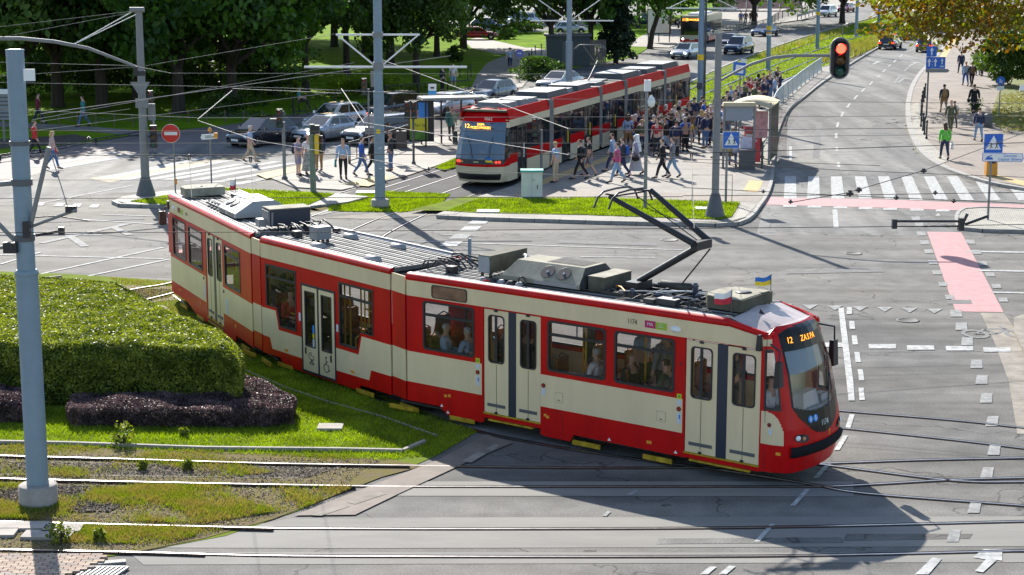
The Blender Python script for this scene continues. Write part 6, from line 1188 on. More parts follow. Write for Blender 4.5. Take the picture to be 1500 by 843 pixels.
F.p('small_box', M_roofd, lambda b: (b.box(6.5, 6.95, -.8, -.55, 3.33, 3.45), b.box(6.2, 6.45, -.85, -.7, 3.33, 3.42))); F.p('box_lid', M_alu, lambda b: b.box(6.5, 6.95, -.8, -.55, 3.45, 3.456))
for k, x in enumerate((2.0, 2.25, 2.5, 2.75, 3.0)): F.p('roof_fitting', M_black if k % 2 else M_alu, lambda b: b.lathe([(.09, 3.32), (.09, 3.36), (.05, 3.40)], 12, Matrix.Translation((x, -.86, 0))));
F.p('hose', M_black, lambda b: b.tube([(3.05+.1*cos(a), -.84, 3.42+.1*sin(a)) for a in np.linspace(0, 6, 14)], .02, 6)); F.p('hose', M_alu, lambda b: b.tube([(2.0, .6, 3.6), (2.15, .5, 3.72), (2.35, .3, 3.74), (2.4, .1, 3.6)], .045, 8))
F.p('warning_plate', M_tred, lambda b: b.box(2.05, 2.25, -.95, -.85, 3.34, 3.36)); F.p('roof_post', M_galv, lambda b: b.box(.16, .22, .92, .98, 3.3, 3.85))
F.p('rear_marker', M_tred, lambda b: b.box(-.12, .02, .6, .8, 3.28, 3.42)); F.p('gutter', M_roofk, lambda b: b.box(.1, 1.6, .98, 1.04, 3.3, 3.36))
def hoses(sec, x, y0, y1, seed):
    r = random.Random(seed)
    for k in range(7):
        y = y0+(y1-y0)*k/6; sec.p('jumper_cable', M_black, lambda b: b.tube([(x-.45, y, 3.36), (x-.3, y+r.uniform(-.1, .1), 3.5+r.uniform(0, .08)), (x, y+r.uniform(-.1, .1), 3.56+r.uniform(-.03, .06)), (x+.25, y+r.uniform(-.12, .12), 3.46), (x+.4, y+r.uniform(-.1, .1), 3.34)], .022, 6))
    sec.p('junction_box', M_black, lambda b: (b.box(x+.3, x+.5, y0-.05, y0+.15, 3.32, 3.48), b.box(x-.1, x+.1, (y0+y1)/2, (y0+y1)/2+.15, 3.32, 3.52), b.box(x+.3, x+.45, y1, y1+.15, 3.32, 3.42)))
hoses(F, .45, -.6, .55, 3)
PG = link('pantograph', None, TRAM)
def pp(name, m, f):
    m = M_black if m is M_dkgrey else m; b = MB(); f(b); return b.build(name, m, PG)
pp('lower_arm', M_dkgrey, lambda b: b.tube([(5.55, .0, 3.58), (7.05, 0, 4.50)], .075, 10)); pp('coupling_rod', M_dkgrey, lambda b: b.tube([(6.55, .12, 3.62), (7.22, .12, 4.44)], .018, 6))
pp('upper_arm', M_dkgrey, lambda b: (b.tube([(7.08, -.28, 4.58), (5.05, -.42, 5.42)], [.075, .055], 8), b.tube([(7.08, .28, 4.58), (5.55, .42, 5.50)], [.075, .055], 8), b.tube([(7.08, -.32, 4.58), (7.1, 0, 4.52), (7.08, .32, 4.58)], .05, 8), b.tube([(7.0, 0, 4.6), (5.4, .1, 5.4)], .012, 5)))
pp('pivot', M_dkgrey, lambda b: (b.box(7.0, 7.16, -.3, .3, 4.44, 4.62), b.box(5.4, 5.7, -.3, .3, 3.42, 3.6)))
for x in (4.95, 5.32): pp('contact_strip', M_dkgrey, lambda b: b.tube([(x, -.85, 5.22), (x, -.72, 5.42), (x, -.5, 5.52), (x, 0, 5.54), (x, .5, 5.52), (x, .72, 5.42), (x, .85, 5.22)], .022, 8))
pp('strip_holder', M_black, lambda b: (b.tube([(4.95, -.42, 5.46), (5.32, -.42, 5.46)], .02, 6), b.tube([(4.95, .42, 5.46), (5.55, .42, 5.50)], .02, 6), b.tube([(5.1, -.42, 5.42), (5.4, .42, 5.46)], .02, 6)))
fl = thing('ukrainian_flag', F.w(8.36, .69, 3.35), 0, 'small blue and yellow flag on a thin stick on the tram roof', 'flag'); b = MB(); b.tube([(0, 0, 0), (0, 0, .60)], .009, 6); b.build('flag_pole', M_dkgrey, fl)
def flag(parent, m1, m2, w_, h_, z0, dx):
    for nm, m, lo, hi in (('upper_band', m1, .5, 1), ('lower_band', m2, 0, .5)):
        b = MB(); b.smooth = True; n = 12; vs = []
        for j in range(5):
            for i in range(n+1): t = i/n; q = lo+(hi-lo)*j/4; vs.append((dx*t*w_, -.1*t+.035*sin(t*7+q), z0+h_*q*(1-.18*t)-.03*t-.02*sin(t*5)))
        b.add(vs, [(j*(n+1)+i, j*(n+1)+i+1, (j+1)*(n+1)+i+1, (j+1)*(n+1)+i) for j in range(4) for i in range(n)]); b.build(nm, m, parent)
flag(fl, mat('flag blue', (.03, .16, .5), .8), mat('flag yellow', (.75, .55, .03), .8), .34, .20, .38, -1)
fl2 = thing('polish_flag', F.w(8.24, -.72, 3.33), 0, 'small white and red flag at the front corner of the long tram roof', 'flag'); b = MB(); b.tube([(0, 0, 0), (0, 0, .50)], .009, 6); b.build('flag_pole', M_dkgrey, fl2)
flag(fl2, M_white, mat('flag red', (.55, .03, .05), .8), .36, .26, .22, -1)
Mi = Sec('middle_section', SM); LM = 5.7; shell(Mi, LM, 0, .45)
wl = [(.22, 1.57), (.73, 1.57), (.87, 1.10), (1.64, 1.10), (1.66, 2.66), (.22, 2.66)]; wr = [(3.55, 1.11), (4.32, 1.11), (4.46, 1.56), (5.0, 1.56), (5.02, 2.68), (3.57, 2.68)]
wall(Mi, [(R_(0, LM, 2.79, 3.17), [], M_cream), ([(0, 1.49), (.66, 1.49), (.79, 1.01), (1.88, 1.01), (1.88, 2.40), (3.40, 2.40), (3.40, 1.01), (4.37, 1.01), (4.51, 1.48), (LM, 1.48), (LM, 2.79), (0, 2.79)], [wl, wr], M_tred),
     ([(0, .75), (.35, .74), (.46, .46), (1.88, .46), (1.88, 1.01), (.79, 1.01), (.66, 1.49), (0, 1.49)], [], M_cream), ([(3.40, .44), (4.80, .46), (4.88, .72), (LM, .73), (LM, 1.48), (4.51, 1.48), (4.37, 1.01), (3.40, 1.01)], [], M_cream),
     ([(0, .29), (.83, .29), (.99, .12), (4.33, .12), (4.41, .27), (LM, .28), (LM, .73), (4.88, .72), (4.80, .46), (3.40, .44), (3.40, .16), (1.88, .16), (1.88, .46), (.46, .46), (.35, .74), (0, .75)], [], M_tred)], -1.15)
wall(Mi, [(R_(0, LM, 2.79, 3.17), [], M_cream), (R_(0, LM, 1.0, 2.79), [wl, wr, rrect(2.0, 3.2, 1.1, 2.66, .03)], M_tred), (R_(0, LM, .2, 1.0), [], M_cream)], 1.15)
for q in (wl, wr, rrect(2.0, 3.2, 1.1, 2.66, .03)): window(Mi, q, 1.15, bar=2.34, pane=M_glass)
window(Mi, wl, -1.15, bar=2.34); window(Mi, wr, -1.15, bar=2.34)
Mi.p('door_frame', M_boxglass, lambda b: b.slab([(1.88, -1.165, .15), (3.40, -1.165, .15), (3.40, -1.165, 2.40), (1.88, -1.165, 2.40)], (0, .06, 0), [[(1.92, -1.165, .19), (3.36, -1.165, .19), (3.36, -1.165, 2.35), (1.92, -1.165, 2.35)]]))
door(Mi, 1.93, 2.61, .2, 2.34, -1.155, .82, 2.23, lowfloor=True); door(Mi, 2.67, 3.35, .2, 2.34, -1.155, .82, 2.23, lowfloor=True); Mi.p('door_post', M_boxglass, lambda b: b.box(2.61, 2.67, -1.165, -1.12, .2, 2.34))
Mi.p('door_handle', M_black, lambda b: (b.box(2.03, 2.08, -1.17, -1.15, .62, .78), b.box(3.16, 3.21, -1.17, -1.15, .60, .77)))
def glyph(sec, strokes, x, z, s, r=.010, nm='symbol', m=M_black):
    def f(b):
        for st in strokes:
            P = [Vector((x+px*s, -1.158, z+pz*s)) for px, pz in st]; b.tube(P, r, 4)
    sec.p(nm, m, f)
arc = lambda cx, cz, r, a0, a1, n=10: [(cx+r*cos(a0+(a1-a0)*k/n), cz+r*sin(a0+(a1-a0)*k/n)) for k in range(n+1)]
glyph(Mi, [arc(0, -.12, .42, 1.9, 6.0, 14), [(-.1, .85), (-.02, .9)], [(-.06, .75), (-.03, .2), (.35, .17), (.5, -.35), (.65, -.3)], [(-.04, .48), (.25, .46)], arc(-.05, .88, .07, 0, 6.3, 8)], 2.97, .45, .26, .012)
glyph(Mi, [arc(-.15, .45, .38, 1.3, 4.6, 12)+[(.5, .05), (.55, .45), (-.05, .5), (-.08, .85)], [(-.15, .07), (.3, -.25)], [(.25, .05), (-.2, -.25)], arc(-.2, -.4, .14, 0, 6.3, 8), arc(.35, -.4, .14, 0, 6.3, 8)], 2.3, .50, .22, .010)
Mi.p('sticker', mat('sticker cyan', (.02, .25, .7), .4), lambda b: b.box(2.38, 2.46, -1.16, -1.156, 1.2, 1.4)); Mi.p('sticker', mat('sticker yellow', (.7, .6, .03), .4), lambda b: b.box(2.38, 2.46, -1.16, -1.156, 1.07, 1.19)); Mi.p('sticker', M_sticker, lambda b: b.box(2.38, 2.46, -1.16, -1.156, .8, 1.05)); Mi.p('sticker', M_sticker, lambda b: (b.box(1.76, 1.84, -1.158, -1.149, 1.42, 1.62), b.box(3.44, 3.52, -1.158, -1.149, 1.42, 1.6)))
Mi.p('door_button', M_red, lambda b: (b.lathe([(.03, -1.165), (.03, -1.15)], 10, Matrix.Translation((1.80, 0, 1.37)), 'y'), b.lathe([(.03, -1.165), (.03, -1.15)], 10, Matrix.Translation((3.48, 0, 1.36)), 'y')))
for x in (1.14, 4.11): Mi.p('side_lamp', M_orange, lambda b: b.box(x-.07, x+.07, -1.165, -1.148, .51, .57))
bogie(Mi, -.2 if False else .15); bogie(Mi, 5.5)
for x, y, fc in ((.75, .75, 1), (1.5, .75, 1), (4.2, .75, -1), (5.0, .75, -1), (.6, -.75, 1), (5.2, -.75, -1)): seat(Mi, x, y, fc, .9 if x < 1 or x > 4.9 else .45)
poles(Mi, [(1.95, -.8), (2.64, -.2), (3.3, -.8), (3.9, -.5), (4.3, -.3), (2.1, .5), (3.3, .5)], .45)
Mi.p('grab_rail', M_pole, lambda b: (b.tube([(1.0, -.9, 1.45), (1.5, -.95, 1.45), (1.62, -.95, 1.4)], .022, 6), b.tube([(3.9, -.9, 1.0), (3.9, -.9, 1.3), (4.3, -.9, 1.55), (4.3, -.9, 2.6)], .02, 6), b.tube([(4.3, -.9, 2.1), (5.0, -.9, 2.0)], .02, 6)))
Mi.p('equipment_box', mat('grey box', (.2, .21, .22), .5, 0, .1, 4), lambda b: b.box(1.5, 1.85, -.62, -.2, 3.40, 3.72)); Mi.p('box_leg', M_black, lambda b: [b.box(x, x+.06, y, y+.06, 3.3, 3.4) for x in (1.53, 1.75) for y in (-.58, -.3)])
for x, y in ((1.6, .55), (3.6, .6), (2.25, -.85), (4.6, -.85)): Mi.p('roof_vent', M_alu, lambda b: (setattr(b, 'smooth', True), b.lathe([(.02, -.26), (.09, -.22), (.10, .22), (.02, .26)], 12, Matrix.Translation((x, y, 3.33)), 'x')))
Mi.p('gutter', mat('slate trim', (.12, .14, .17), .5), lambda b: b.box(0, LM, 1.03, 1.13, 3.30, 3.36)); hoses(Mi, .25, -.5, .7, 8)
Re = Sec('rear_section', SR); LR = 8.12; shell(Re, LR, .0, .88)
u1, u2, u3 = rrect(.35, 1.78, 1.53, 2.68, .05), rrect(2.08, 3.52, 1.53, 2.66, .05), rrect(5.70, 7.15, 1.53, 2.66, .05)
wall(Re, [(R_(0, LR, 2.78, 3.17), [], M_cream), (R_(0, 3.9, 1.44, 2.78), [u1, u2], M_tred), (R_(5.48, LR, 1.44, 2.78), [u3], M_tred), (R_(3.9, 5.48, 2.74, 2.78), [], M_tred), (R_(0, 3.78, .69, 1.44), [], M_cream), (R_(3.78, 3.9, .15, 1.44), [], M_tred), (R_(5.48, LR, .70, 1.44), [], M_cream),
     ([(0, .33), (1.8, .33), (2.6, .15), (3.78, .12), (3.78, .69), (0, .69)], [], M_tred), ([(5.48, .12), (6.5, .12), (6.6, .30), (LR, .28), (LR, .70), (5.48, .70)], [], M_tred)], -1.15)
wall(Re, [(R_(0, LR, 2.78, 3.17), [], M_cream), (R_(0, LR, 1.44, 2.78), [u1, u2, u3, rrect(3.9, 5.3, 1.53, 2.66, .05)], M_tred), (R_(0, LR, .3, 1.44), [], M_cream)], 1.15)
for q in (u1, u2, u3, rrect(3.9, 5.3, 1.53, 2.66, .05)): window(Re, q, 1.15, bar=2.4, pane=M_glass)
for q in (u1, u2, u3): window(Re, q, -1.15, bar=2.40)
door(Re, 3.93, 4.60, .33, 2.72, -1.14, 1.53, 2.6); door(Re, 4.80, 5.46, .33, 2.72, -1.14, 1.53, 2.6); Re.p('door_post', M_boxglass, lambda b: b.box(4.60, 4.80, -1.145, -1.10, .33, 2.74)); Re.p('door_sill', MATS['worn yellow'], lambda b: (b.box(3.9, 5.48, -1.17, -1.05, .29, .325), b.box(4.0, 5.4, -1.185, -1.1, .18, .21))); Re.p('sill_plate', M_dkred, lambda b: b.box(3.9, 5.48, -1.15, -1.1, .2, .29))
bogie(Re, 2.2); bogie(Re, 8.3)
for x, y, fc in ((.9, -.75, 1), (1.6, -.75, 1), (2.6, -.75, 1), (3.3, -.75, 1), (.9, .75, 1), (1.7, .75, 1), (2.6, .75, 1), (3.3, .75, 1), (6.1, -.75, 1), (6.9, -.75, -1), (6.1, .75, 1), (6.9, .75, 1)): seat(Re, x, y, fc, .88)
poles(Re, [(3.7, -.8), (4.7, .3), (5.6, -.8), (2.2, -.4), (7.3, -.4)], .88)
Re.p('sticker', M_sticker, lambda b: (b.box(3.62, 3.74, -1.157, -1.149, .78, 1.2), b.box(5.75, 5.93, -1.157, -1.149, .75, 1.15))); Re.p('door_button', M_dkred, lambda b: (b.lathe([(.045, -1.165), (.045, -1.15)], 12, Matrix.Translation((3.6, 0, 1.36)), 'y'), b.lathe([(.045, -1.165), (.045, -1.15)], 12, Matrix.Translation((5.56, 0, 1.32)), 'y')))
for x, z in ((1.0, .55), (3.2, .55), (6.6, .55)): Re.p('side_lamp', M_orange, lambda b: b.box(x-.05, x+.05, -1.165, -1.148, z-.03, z+.03))
Re.p('city_badge', M_dkred, lambda b: b.box(1.0, 1.3, -1.156, -1.148, 2.9, 3.05)); Re.p('city_badge', MATS['badge green'], lambda b: b.box(1.3, 1.55, -1.156, -1.148, 2.89, 3.04)); Re.p('marker_lamp', M_white, lambda b: b.lathe([(.01, -.06), (.06, -.04), (.09, 0)], 14, Matrix.Translation((.55, -1.15, 2.95)), 'y')); text_mesh('1174', .14, M_black, 'lettering', Re.root, Matrix.Translation((1.95, -1.156, 2.96)) @ Matrix.Rotation(pi/2, 4, 'X'), .001, squash=.8)
Re.p('rear_end', M_tred, lambda b: (b.prism([(0, -1.15), (0, 1.15), (-.45, .95), (-.62, .5), (-.62, -.5), (-.45, -.95)], .35, 1.5), b.prism([(0, -1.15), (0, 1.15), (-.30, .95), (-.40, .5), (-.40, -.5), (-.30, -.95)], 2.7, 3.24), b.box(-.3, 0, -1.12, -.9, 1.5, 2.7), b.box(-.3, 0, .9, 1.12, 1.5, 2.7))); Re.p('rear_window', M_pane, lambda b: b.box(-.42, -.40, -.9, .9, 1.5, 2.7)); Re.p('rear_bumper', M_rubber, lambda b: b.box(-.68, -.3, -.85, .85, .65, .85))
Re.p('wing_mirror', mat('brown mirror back', (.10, .04, .03), .5), lambda b: (b.tube([(.1, -1.15, 2.95), (.1, -1.3, 2.95), (.12, -1.38, 2.8)], .02, 6), b.box(.05, .18, -1.50, -1.28, 2.42, 2.82, taper=.02))); Re.p('corner_lamp', M_black, lambda b: b.box(-.08, .03, -1.2, -1.1, 2.85, 3.1))
Re.p('white_roof_unit', M_gear, lambda b: b.prism([(.35, -.75), (.65, -.95), (1.2, -.95), (1.2, .25), (.35, .25)], 3.36, 3.60)); Re.p('roof_vent', M_black, lambda b: b.lathe([(.12, 3.6), (.12, 3.612), (.06, 3.615)], 16, Matrix.Translation((.85, -.45, 0))))
Re.p('air_conditioner', mat('pale roof unit', (.33, .33, .32), .5, 0, .12, 3), lambda b: b.add([(4.2, -.85, 3.36), (5.85, -.85, 3.36), (5.85, .85, 3.36), (4.2, .85, 3.36), (4.2, -.85, 3.48), (5.85, -.85, 3.48), (5.85, .85, 3.48), (4.2, .85, 3.48), (4.3, -.3, 3.78), (5.75, -.3, 3.78), (5.75, .3, 3.78), (4.3, .3, 3.78)], [(0, 1, 5, 4), (1, 2, 6, 5), (2, 3, 7, 6), (3, 0, 4, 7), (4, 5, 9, 8), (6, 7, 11, 10), (7, 4, 8, 11), (8, 9, 10, 11), (5, 6, 10, 9)]))
for x in (4.55, 4.95): Re.p('fan', M_black, lambda b: b.lathe([(.17, .004), (.17, .012), (.04, .014)], 20, Matrix.Translation((x, -.575, 3.63)) @ Matrix.Rotation(math.atan2(.3, .55), 4, 'X')))
Re.p('fan_grille', M_dkgrey, lambda b: b.box(4.5, 5.2, -.2, .15, 3.78, 3.79)); Re.p('side_grille', M_dkgrey, lambda b: (b.box(4.35, 4.9, -.858, -.85, 3.38, 3.46), b.box(5.1, 5.7, -.858, -.85, 3.38, 3.46)))
Re.p('resistor_box', M_boxglass, lambda b: b.box(7.40, 8.0, -.55, .55, 3.42, 3.86)); Re.p('box_lid', M_gear, lambda b: b.box(7.38, 8.02, -.57, .57, 3.86, 3.885)); Re.p('resistor_box_end', M_grey, lambda b: b.box(7.42, 7.98, -.60, -.552, 3.44, 3.82)); Re.p('box_pipe', M_alu, lambda b: (b.tube([(7.99, -.5, 3.45), (8.03, -.5, 3.8)], .03, 6), b.box(7.5, 7.8, -.8, -.6, 3.4, 3.6)))
for k in range(5): Re.p('roof_cable', M_dkgrey, lambda b: b.tube([(2.6+k*.3, -.5+k*.05, 3.33), (2.7+k*.3, -.7, 3.42), (2.9+k*.3, -.8, 3.42), (3.0+k*.3, -.6, 3.33)], .035, 7))
Re.p('jumper', M_dkgrey, lambda b: (b.box(1.6, 2.0, .3, .7, 3.33, 3.45), b.tube([(1.4, .5, 3.4), (2.4, .8, 3.45), (3.2, .9, 3.36)], .03, 6))); Re.p('gutter', M_roofd, lambda b: b.box(6, LR, 1.03, 1.1, 3.3, 3.35))
fr = thing('polish_flag', Re.w(1.05, .62, 3.33), 0, 'small red and white flag at the rear end of the long tram roof', 'flag'); b = MB(); b.tube([(0, 0, 0), (0, 0, .5)], .009, 6); b.build('flag_pole', M_dkgrey, fr); flag(fr, M_white, MATS['flag red'], .16, .3, .15, -1)
def joint(A, xa, B, xb, nm):
    """panels and bellows between the end of A and the start of B"""
    j = link(nm, None, TRAM); Wi = Wt.inverted()
    def P(S, x, y, z): return Wi @ S.w(x, y, z)
    def strip(name, z0, z1, m, y=-1.15, g=.07):
        a0, a1 = P(A, xa, y, z0), P(A, xa, y, z1); c0, c1 = P(B, xb, y, z0), P(B, xb, y, z1); b = MB()
        q = [a0.lerp(c0, g/.65), a0.lerp(c0, 1-g/.65), a1.lerp(c1, 1-g/.65), a1.lerp(c1, g/.65)]
        nn = (q[1]-q[0]).cross(q[3]-q[0]).normalized()*.03
        if (y < 0 and nn.y > 0) or (y > 0 and nn.y < 0): nn = -nn
        b.slab([p for p in q], -nn); b.build(name, m, j)
    for y in (-1.145, 1.145):
        strip('joint_panel', 2.80, 3.22, M_cream, y); strip('joint_panel', 1.50, 2.80, M_tred, y); strip('joint_panel', .76, 1.50, M_cream, y); strip('joint_panel', .32, .76, M_tred, y)
    for k in range(8):
        f0, f1 = k/8, (k+1)/8; r_ = .0 if k % 2 else .05
        def ring(f, s): return [P(A, xa, -1.10+s, .4).lerp(P(B, xb, -1.10+s, .4), f), P(A, xa, 1.10-s, .4).lerp(P(B, xb, 1.10-s, .4), f), P(A, xa, 1.10-s, 3.2-s).lerp(P(B, xb, 1.10-s, 3.2-s), f), P(A, xa, -1.10+s, 3.2-s).lerp(P(B, xb, -1.10+s, 3.2-s), f)]
        b = MB(); r0, r1 = ring(f0, r_), ring(f1, .05-r_); b.add(r0+r1, [(i, (i+1) % 4, 4+(i+1) % 4, 4+i) for i in range(4)]); b.build('bellows_fold', M_rubber, j)
joint(Re, LR, Mi, 0, 'rear_joint'); joint(Mi, LM, F, 0, 'front_joint')
def rider(S, x, y, label, top, hair='hbrown', ht='hair', face=1, floor=.88, kind='sit', tt='sweater', bot='dark', turn=0, skin=0):
    w_ = S.w(x, y, floor); h = math.atan2(S.W[1][0], S.W[0][0])
    o = person(0, 0, kind, 0, top, bot, label, tt, 'trousers', hair, ht, (), .97, skin, floor, None, (w_.x, w_.y, floor)); o.rotation_euler = (0, 0, h+pi/2+(0 if face > 0 else pi)+radians(turn)); return o
rider(F, .80, -.74, 'white haired passenger in a pale blue coat at the first window behind the joint', 'lblue', 'hgrey', 'hair', 1, .88, turn=30)
rider(F, 1.48, -.76, 'grey haired passenger in a denim blue jacket facing backwards at the same window', 'lblue', 'hgrey', 'hair', -1, .88)
rider(F, .75, .7, 'passenger in a green top on the far side at the first window', 'teal', 'hbrown', 'hair', 1, .88); rider(F, 1.6, .70, 'passenger in a dark jacket on the far side facing backwards', 'dark', 'hgrey', 'hair', -1, .88)
rider(F, 5.0, -.76, 'passenger in a white shirt reading at the second window of the front car', 'white', 'hgrey', 'hair', -1, .88); rider(F, 4.2, .1, 'passenger standing in dark clothes at the second window', 'dark', 'hbrown', 'hair', 1, .88, 'stand', turn=40)
rider(F, 5.85, -.74, 'blond passenger in a black jacket looking out of the third window', 'black', 'blond', 'hair', 1, .88, turn=-15); rider(F, 6.75, -.74, 'passenger in an olive jacket by the front edge of the third window', 'camo', 'hbrown', 'hair', -1, .88)
rider(F, 6.0, .0, 'passenger in an olive coat on the far side at the third window', 'camo', 'hbrown', 'hair', 1, .88, turn=160); rider(F, 6.35, -.2, 'standing passenger in a grey coat behind the third window', 'grey', 'hgrey', 'hair', 1, .88, 'stand', turn=170); rider(F, 5.6, .1, 'standing passenger in a blue shirt behind the third window', 'lblue', 'hbrown', 'hair', 1, .88, 'stand', 'tshirt')
rider(F, 8.0, -.2, 'passenger in dark clothes standing behind the front door', 'dark', 'black', 'hair', 1, .88, 'stand'); rider(F, 2.5, .2, 'passenger standing behind the second door leaf', 'dred', 'hbrown', 'hair', 1, .88, 'stand', turn=-90)
rider(F, 9.12, -.66, 'tram driver in a white shirt sitting in the cab', 'white', 'hbrown', 'hair', 1, .86, tt='sweater')
rider(Mi, .75, -.76, 'passenger in a red jacket sitting at the stepped window of the middle car', 'red', 'hbrown', 'hair', 1, .70, turn=-8); rider(Mi, 4.6, -.76, 'passenger in black at the right stepped window of the middle car', 'black', 'hbrown', 'hair', -1, .70)
rider(Re, 6.5, .4, 'passenger in dark clothes at the last rear car window', 'dark', 'hbrown', 'hair', 1, .88)
# ================================================================ THE SECOND TRAM AT THE STOP
T2 = thing('articulated_tram', T2C, atan2(T2D.y, T2D.x), 'red and cream low floor tram at the platform, number 1062 on its front', 'tram')
M_tred2 = mat('tram red matt', (.50, .004, .006), .5, 0, .08, .8, spec=.04); M_cream2 = mat('tram cream matt', (.60, .53, .37), .5, 0, .05, .9, spec=.06)
M_dkwin = glass('dark tram glass', (.02, .024, .03), .6, .05)
def q2(name, m, f, parent=None): b = MB(); f(b); return b.build(name, m, parent or T2)
secs = [(0, 5.5), (6.15, 13.55), (14.1, 18.1), (18.7, 26.2), (26.8, 32.3)]
for k, (x0, x1) in enumerate(secs):
    s_ = link('car_section', None, T2)
    for sy in (-1, 1):
        y0, y1 = (-1.2, -1.14) if sy < 0 else (1.14, 1.2)
        q2('cream_band', M_cream2, lambda b: b.box(x0, x1, y0, y1, 2.62, 2.95), s_); q2('roof_band', M_tred2, lambda b: b.slab([(x0, sy*1.2, 2.95), (x1, sy*1.2, 2.95), (x1, sy*1.08, 3.42), (x0, sy*1.08, 3.42)], (0, -sy*.05, 0)), s_)
        doors = [(x0+1.0, x0+2.3)] if k in (0,) else [(x0+1.2, x0+2.6), (x1-2.6, x1-1.2)] if x1-x0 > 6 else [(x0+1.3, x0+2.7)]
        cuts = [x0]+[c for d in doors for c in d]+[x1]
        for a, c in zip(cuts[::2], cuts[1::2]):
            q2('red_band', M_tred2, lambda b: b.box(a, c, y0, y1, .97, 1.42), s_); q2('skirt', M_cream2, lambda b: b.box(a, c, y0, y1, .22, .97), s_)
            n_ = max(1, int((c-a)/1.5));
            for i in range(n_): p0 = a+(c-a)*i/n_; p1 = a+(c-a)*(i+1)/n_; q2('side_window', M_dkwin, lambda b: b.box(p0+.02, p1-.02, sy*1.17-.01, sy*1.17+.01, 1.42, 2.62), s_); q2('window_post', M_black, lambda b: b.box(p1-.03, p1+.03, sy*1.17-.03, sy*1.17+.025, 1.42, 2.62), s_)
        for a, c in doors:
            for h0, h1 in ((a+.02, (a+c)/2-.01), ((a+c)/2+.01, c-.02)):
                q2('door_leaf', M_black, lambda b: b.slab([(h0, sy*1.19, .32), (h1, sy*1.19, .32), (h1, sy*1.19, 2.6), (h0, sy*1.19, 2.6)], (0, -sy*.04, 0), [[(h0+.07, sy*1.19, .5), (h1-.07, sy*1.19, .5), (h1-.07, sy*1.19, 2.5), (h0+.07, sy*1.19, 2.5)]]), s_); q2('door_window', M_dkwin, lambda b: b.box(h0+.05, h1-.05, sy*1.165-.006, sy*1.165+.006, .45, 2.52), s_)
            q2('door_grip', M_yellow if a > 3 else M_white, lambda b: b.box(c-.5, c-.44, sy*1.21-.02, sy*1.21+.02, 1.1, 1.75), s_)
    q2('roof', M_roofk, lambda b: b.box(x0, x1, -1.08, 1.08, 3.28, 3.36), s_); q2('floor_panel', M_floor, lambda b: b.box(x0, x1, -1.13, 1.13, .25, .4), s_); q2('ceiling', M_lamped, lambda b: b.box(x0, x1, -1.1, 1.1, 2.9, 2.95), s_)
    for i in range(int((x1-x0)/1.6)): q2('seat', M_seat, lambda b: [b.box(x0+.5+i*1.5, x0+.95+i*1.5, y-.4, y+.4, .8, 1.6) for y in (-.6, .6)], s_)
    for i in range(int((x1-x0)/1.9)): q2('grab_pole', M_pole, lambda b: b.tube([(x0+1.1+i*1.8, .1, .4), (x0+1.1+i*1.8, .1, 2.9)], .025, 6), s_)
for k in range(4):
    x0, x1 = secs[k][1], secs[k+1][0]; jt = link('joint', None, T2)
    for i in range(5):
        for sy in (-1, 1): q2('bellows_fold', M_grey, lambda b: b.box(x0+(x1-x0)*i/5+.02, x0+(x1-x0)*(i+1)/5-.01, sy*1.17-.03, sy*1.17+.03, .35, 3.38, taper=.02), jt)
    q2('bellows_roof', M_dkgrey, lambda b: b.box(x0, x1, -1.1, 1.1, 3.25, 3.4), jt)
M_boxg = mat('roof box grey', (.17, .18, .19), .6, .2, .15, 3); M_boxd = mat('roof box dark', (.06, .065, .07), .6, .1, .2, 3)
for x0, x1, y0, y1, h, m in ((.9, 2.3, -.8, .8, .32, M_boxg), (2.5, 3.4, -.85, .2, .34, M_boxg), (3.5, 5.2, -.75, .75, .24, M_boxg), (2.5, 3.3, .3, .9, .28, M_boxg), (6.3, 9.4, -.85, .85, .42, M_boxd), (9.6, 10.8, -.7, .7, .26, M_boxg), (11, 13.2, -.85, .85, .38, M_boxd), (14.3, 16, -.75, .75, .2, M_boxd), (18.9, 22.2, -.85, .85, .46, M_boxd), (22.5, 23.6, -.6, .6, .26, M_boxg), (23.8, 26, -.85, .85, .36, M_boxd), (27.2, 30.5, -.85, .85, .46, M_boxd), (30.7, 31.8, -.6, .6, .3, M_boxg)):
    q2('roof_box', m, lambda b: b.box(x0, x1, y0, y1, 3.36, 3.40+h*.62, taper=.08)); q2('roof_box_lid', M_boxg, lambda b: b.box(x0+.06, x1-.06, y0+.06, y1-.06, 3.40+h*.62, 3.415+h*.62))
for i in range(12): x = 1+i*2.6; q2('roof_cable', M_black, lambda b: b.tube([(x, .95, 3.4), (x+.8, .8, 3.55), (x+1.8, .95, 3.4)], .03, 5))
q2('pantograph', M_dkgrey, lambda b: (b.box(15, 17.2, -.5, .5, 3.45, 3.55), b.tube([(15.4, 0, 3.6), (17.0, 0, 4.5)], .05, 6), b.tube([(17.0, -.2, 4.5), (15.6, -.35, 5.35)], .03, 6), b.tube([(17.0, .2, 4.5), (15.6, .35, 5.35)], .03, 6), b.tube([(15.5, -.85, 5.2), (15.5, -.6, 5.42), (15.5, .6, 5.42), (15.5, .85, 5.2)], .025, 6), b.tube([(15.8, -.85, 5.2), (15.8, -.6, 5.42), (15.8, .6, 5.42), (15.8, .85, 5.2)], .025, 6)))
LV2 = [(.22, 1.02, -.55, -.85), (.5, 1.12, -.62, -1.02), (.95, 1.17, -.66, -1.10), (1.25, 1.16, -.62, -1.05), (2.0, 1.12, -.40, -.78), (2.7, 1.06, -.12, -.46), (2.95, 1.02, .02, -.28), (3.2, .92, .25, .02), (3.36, .7, .6, .4), (3.42, .4, .9, .75)]
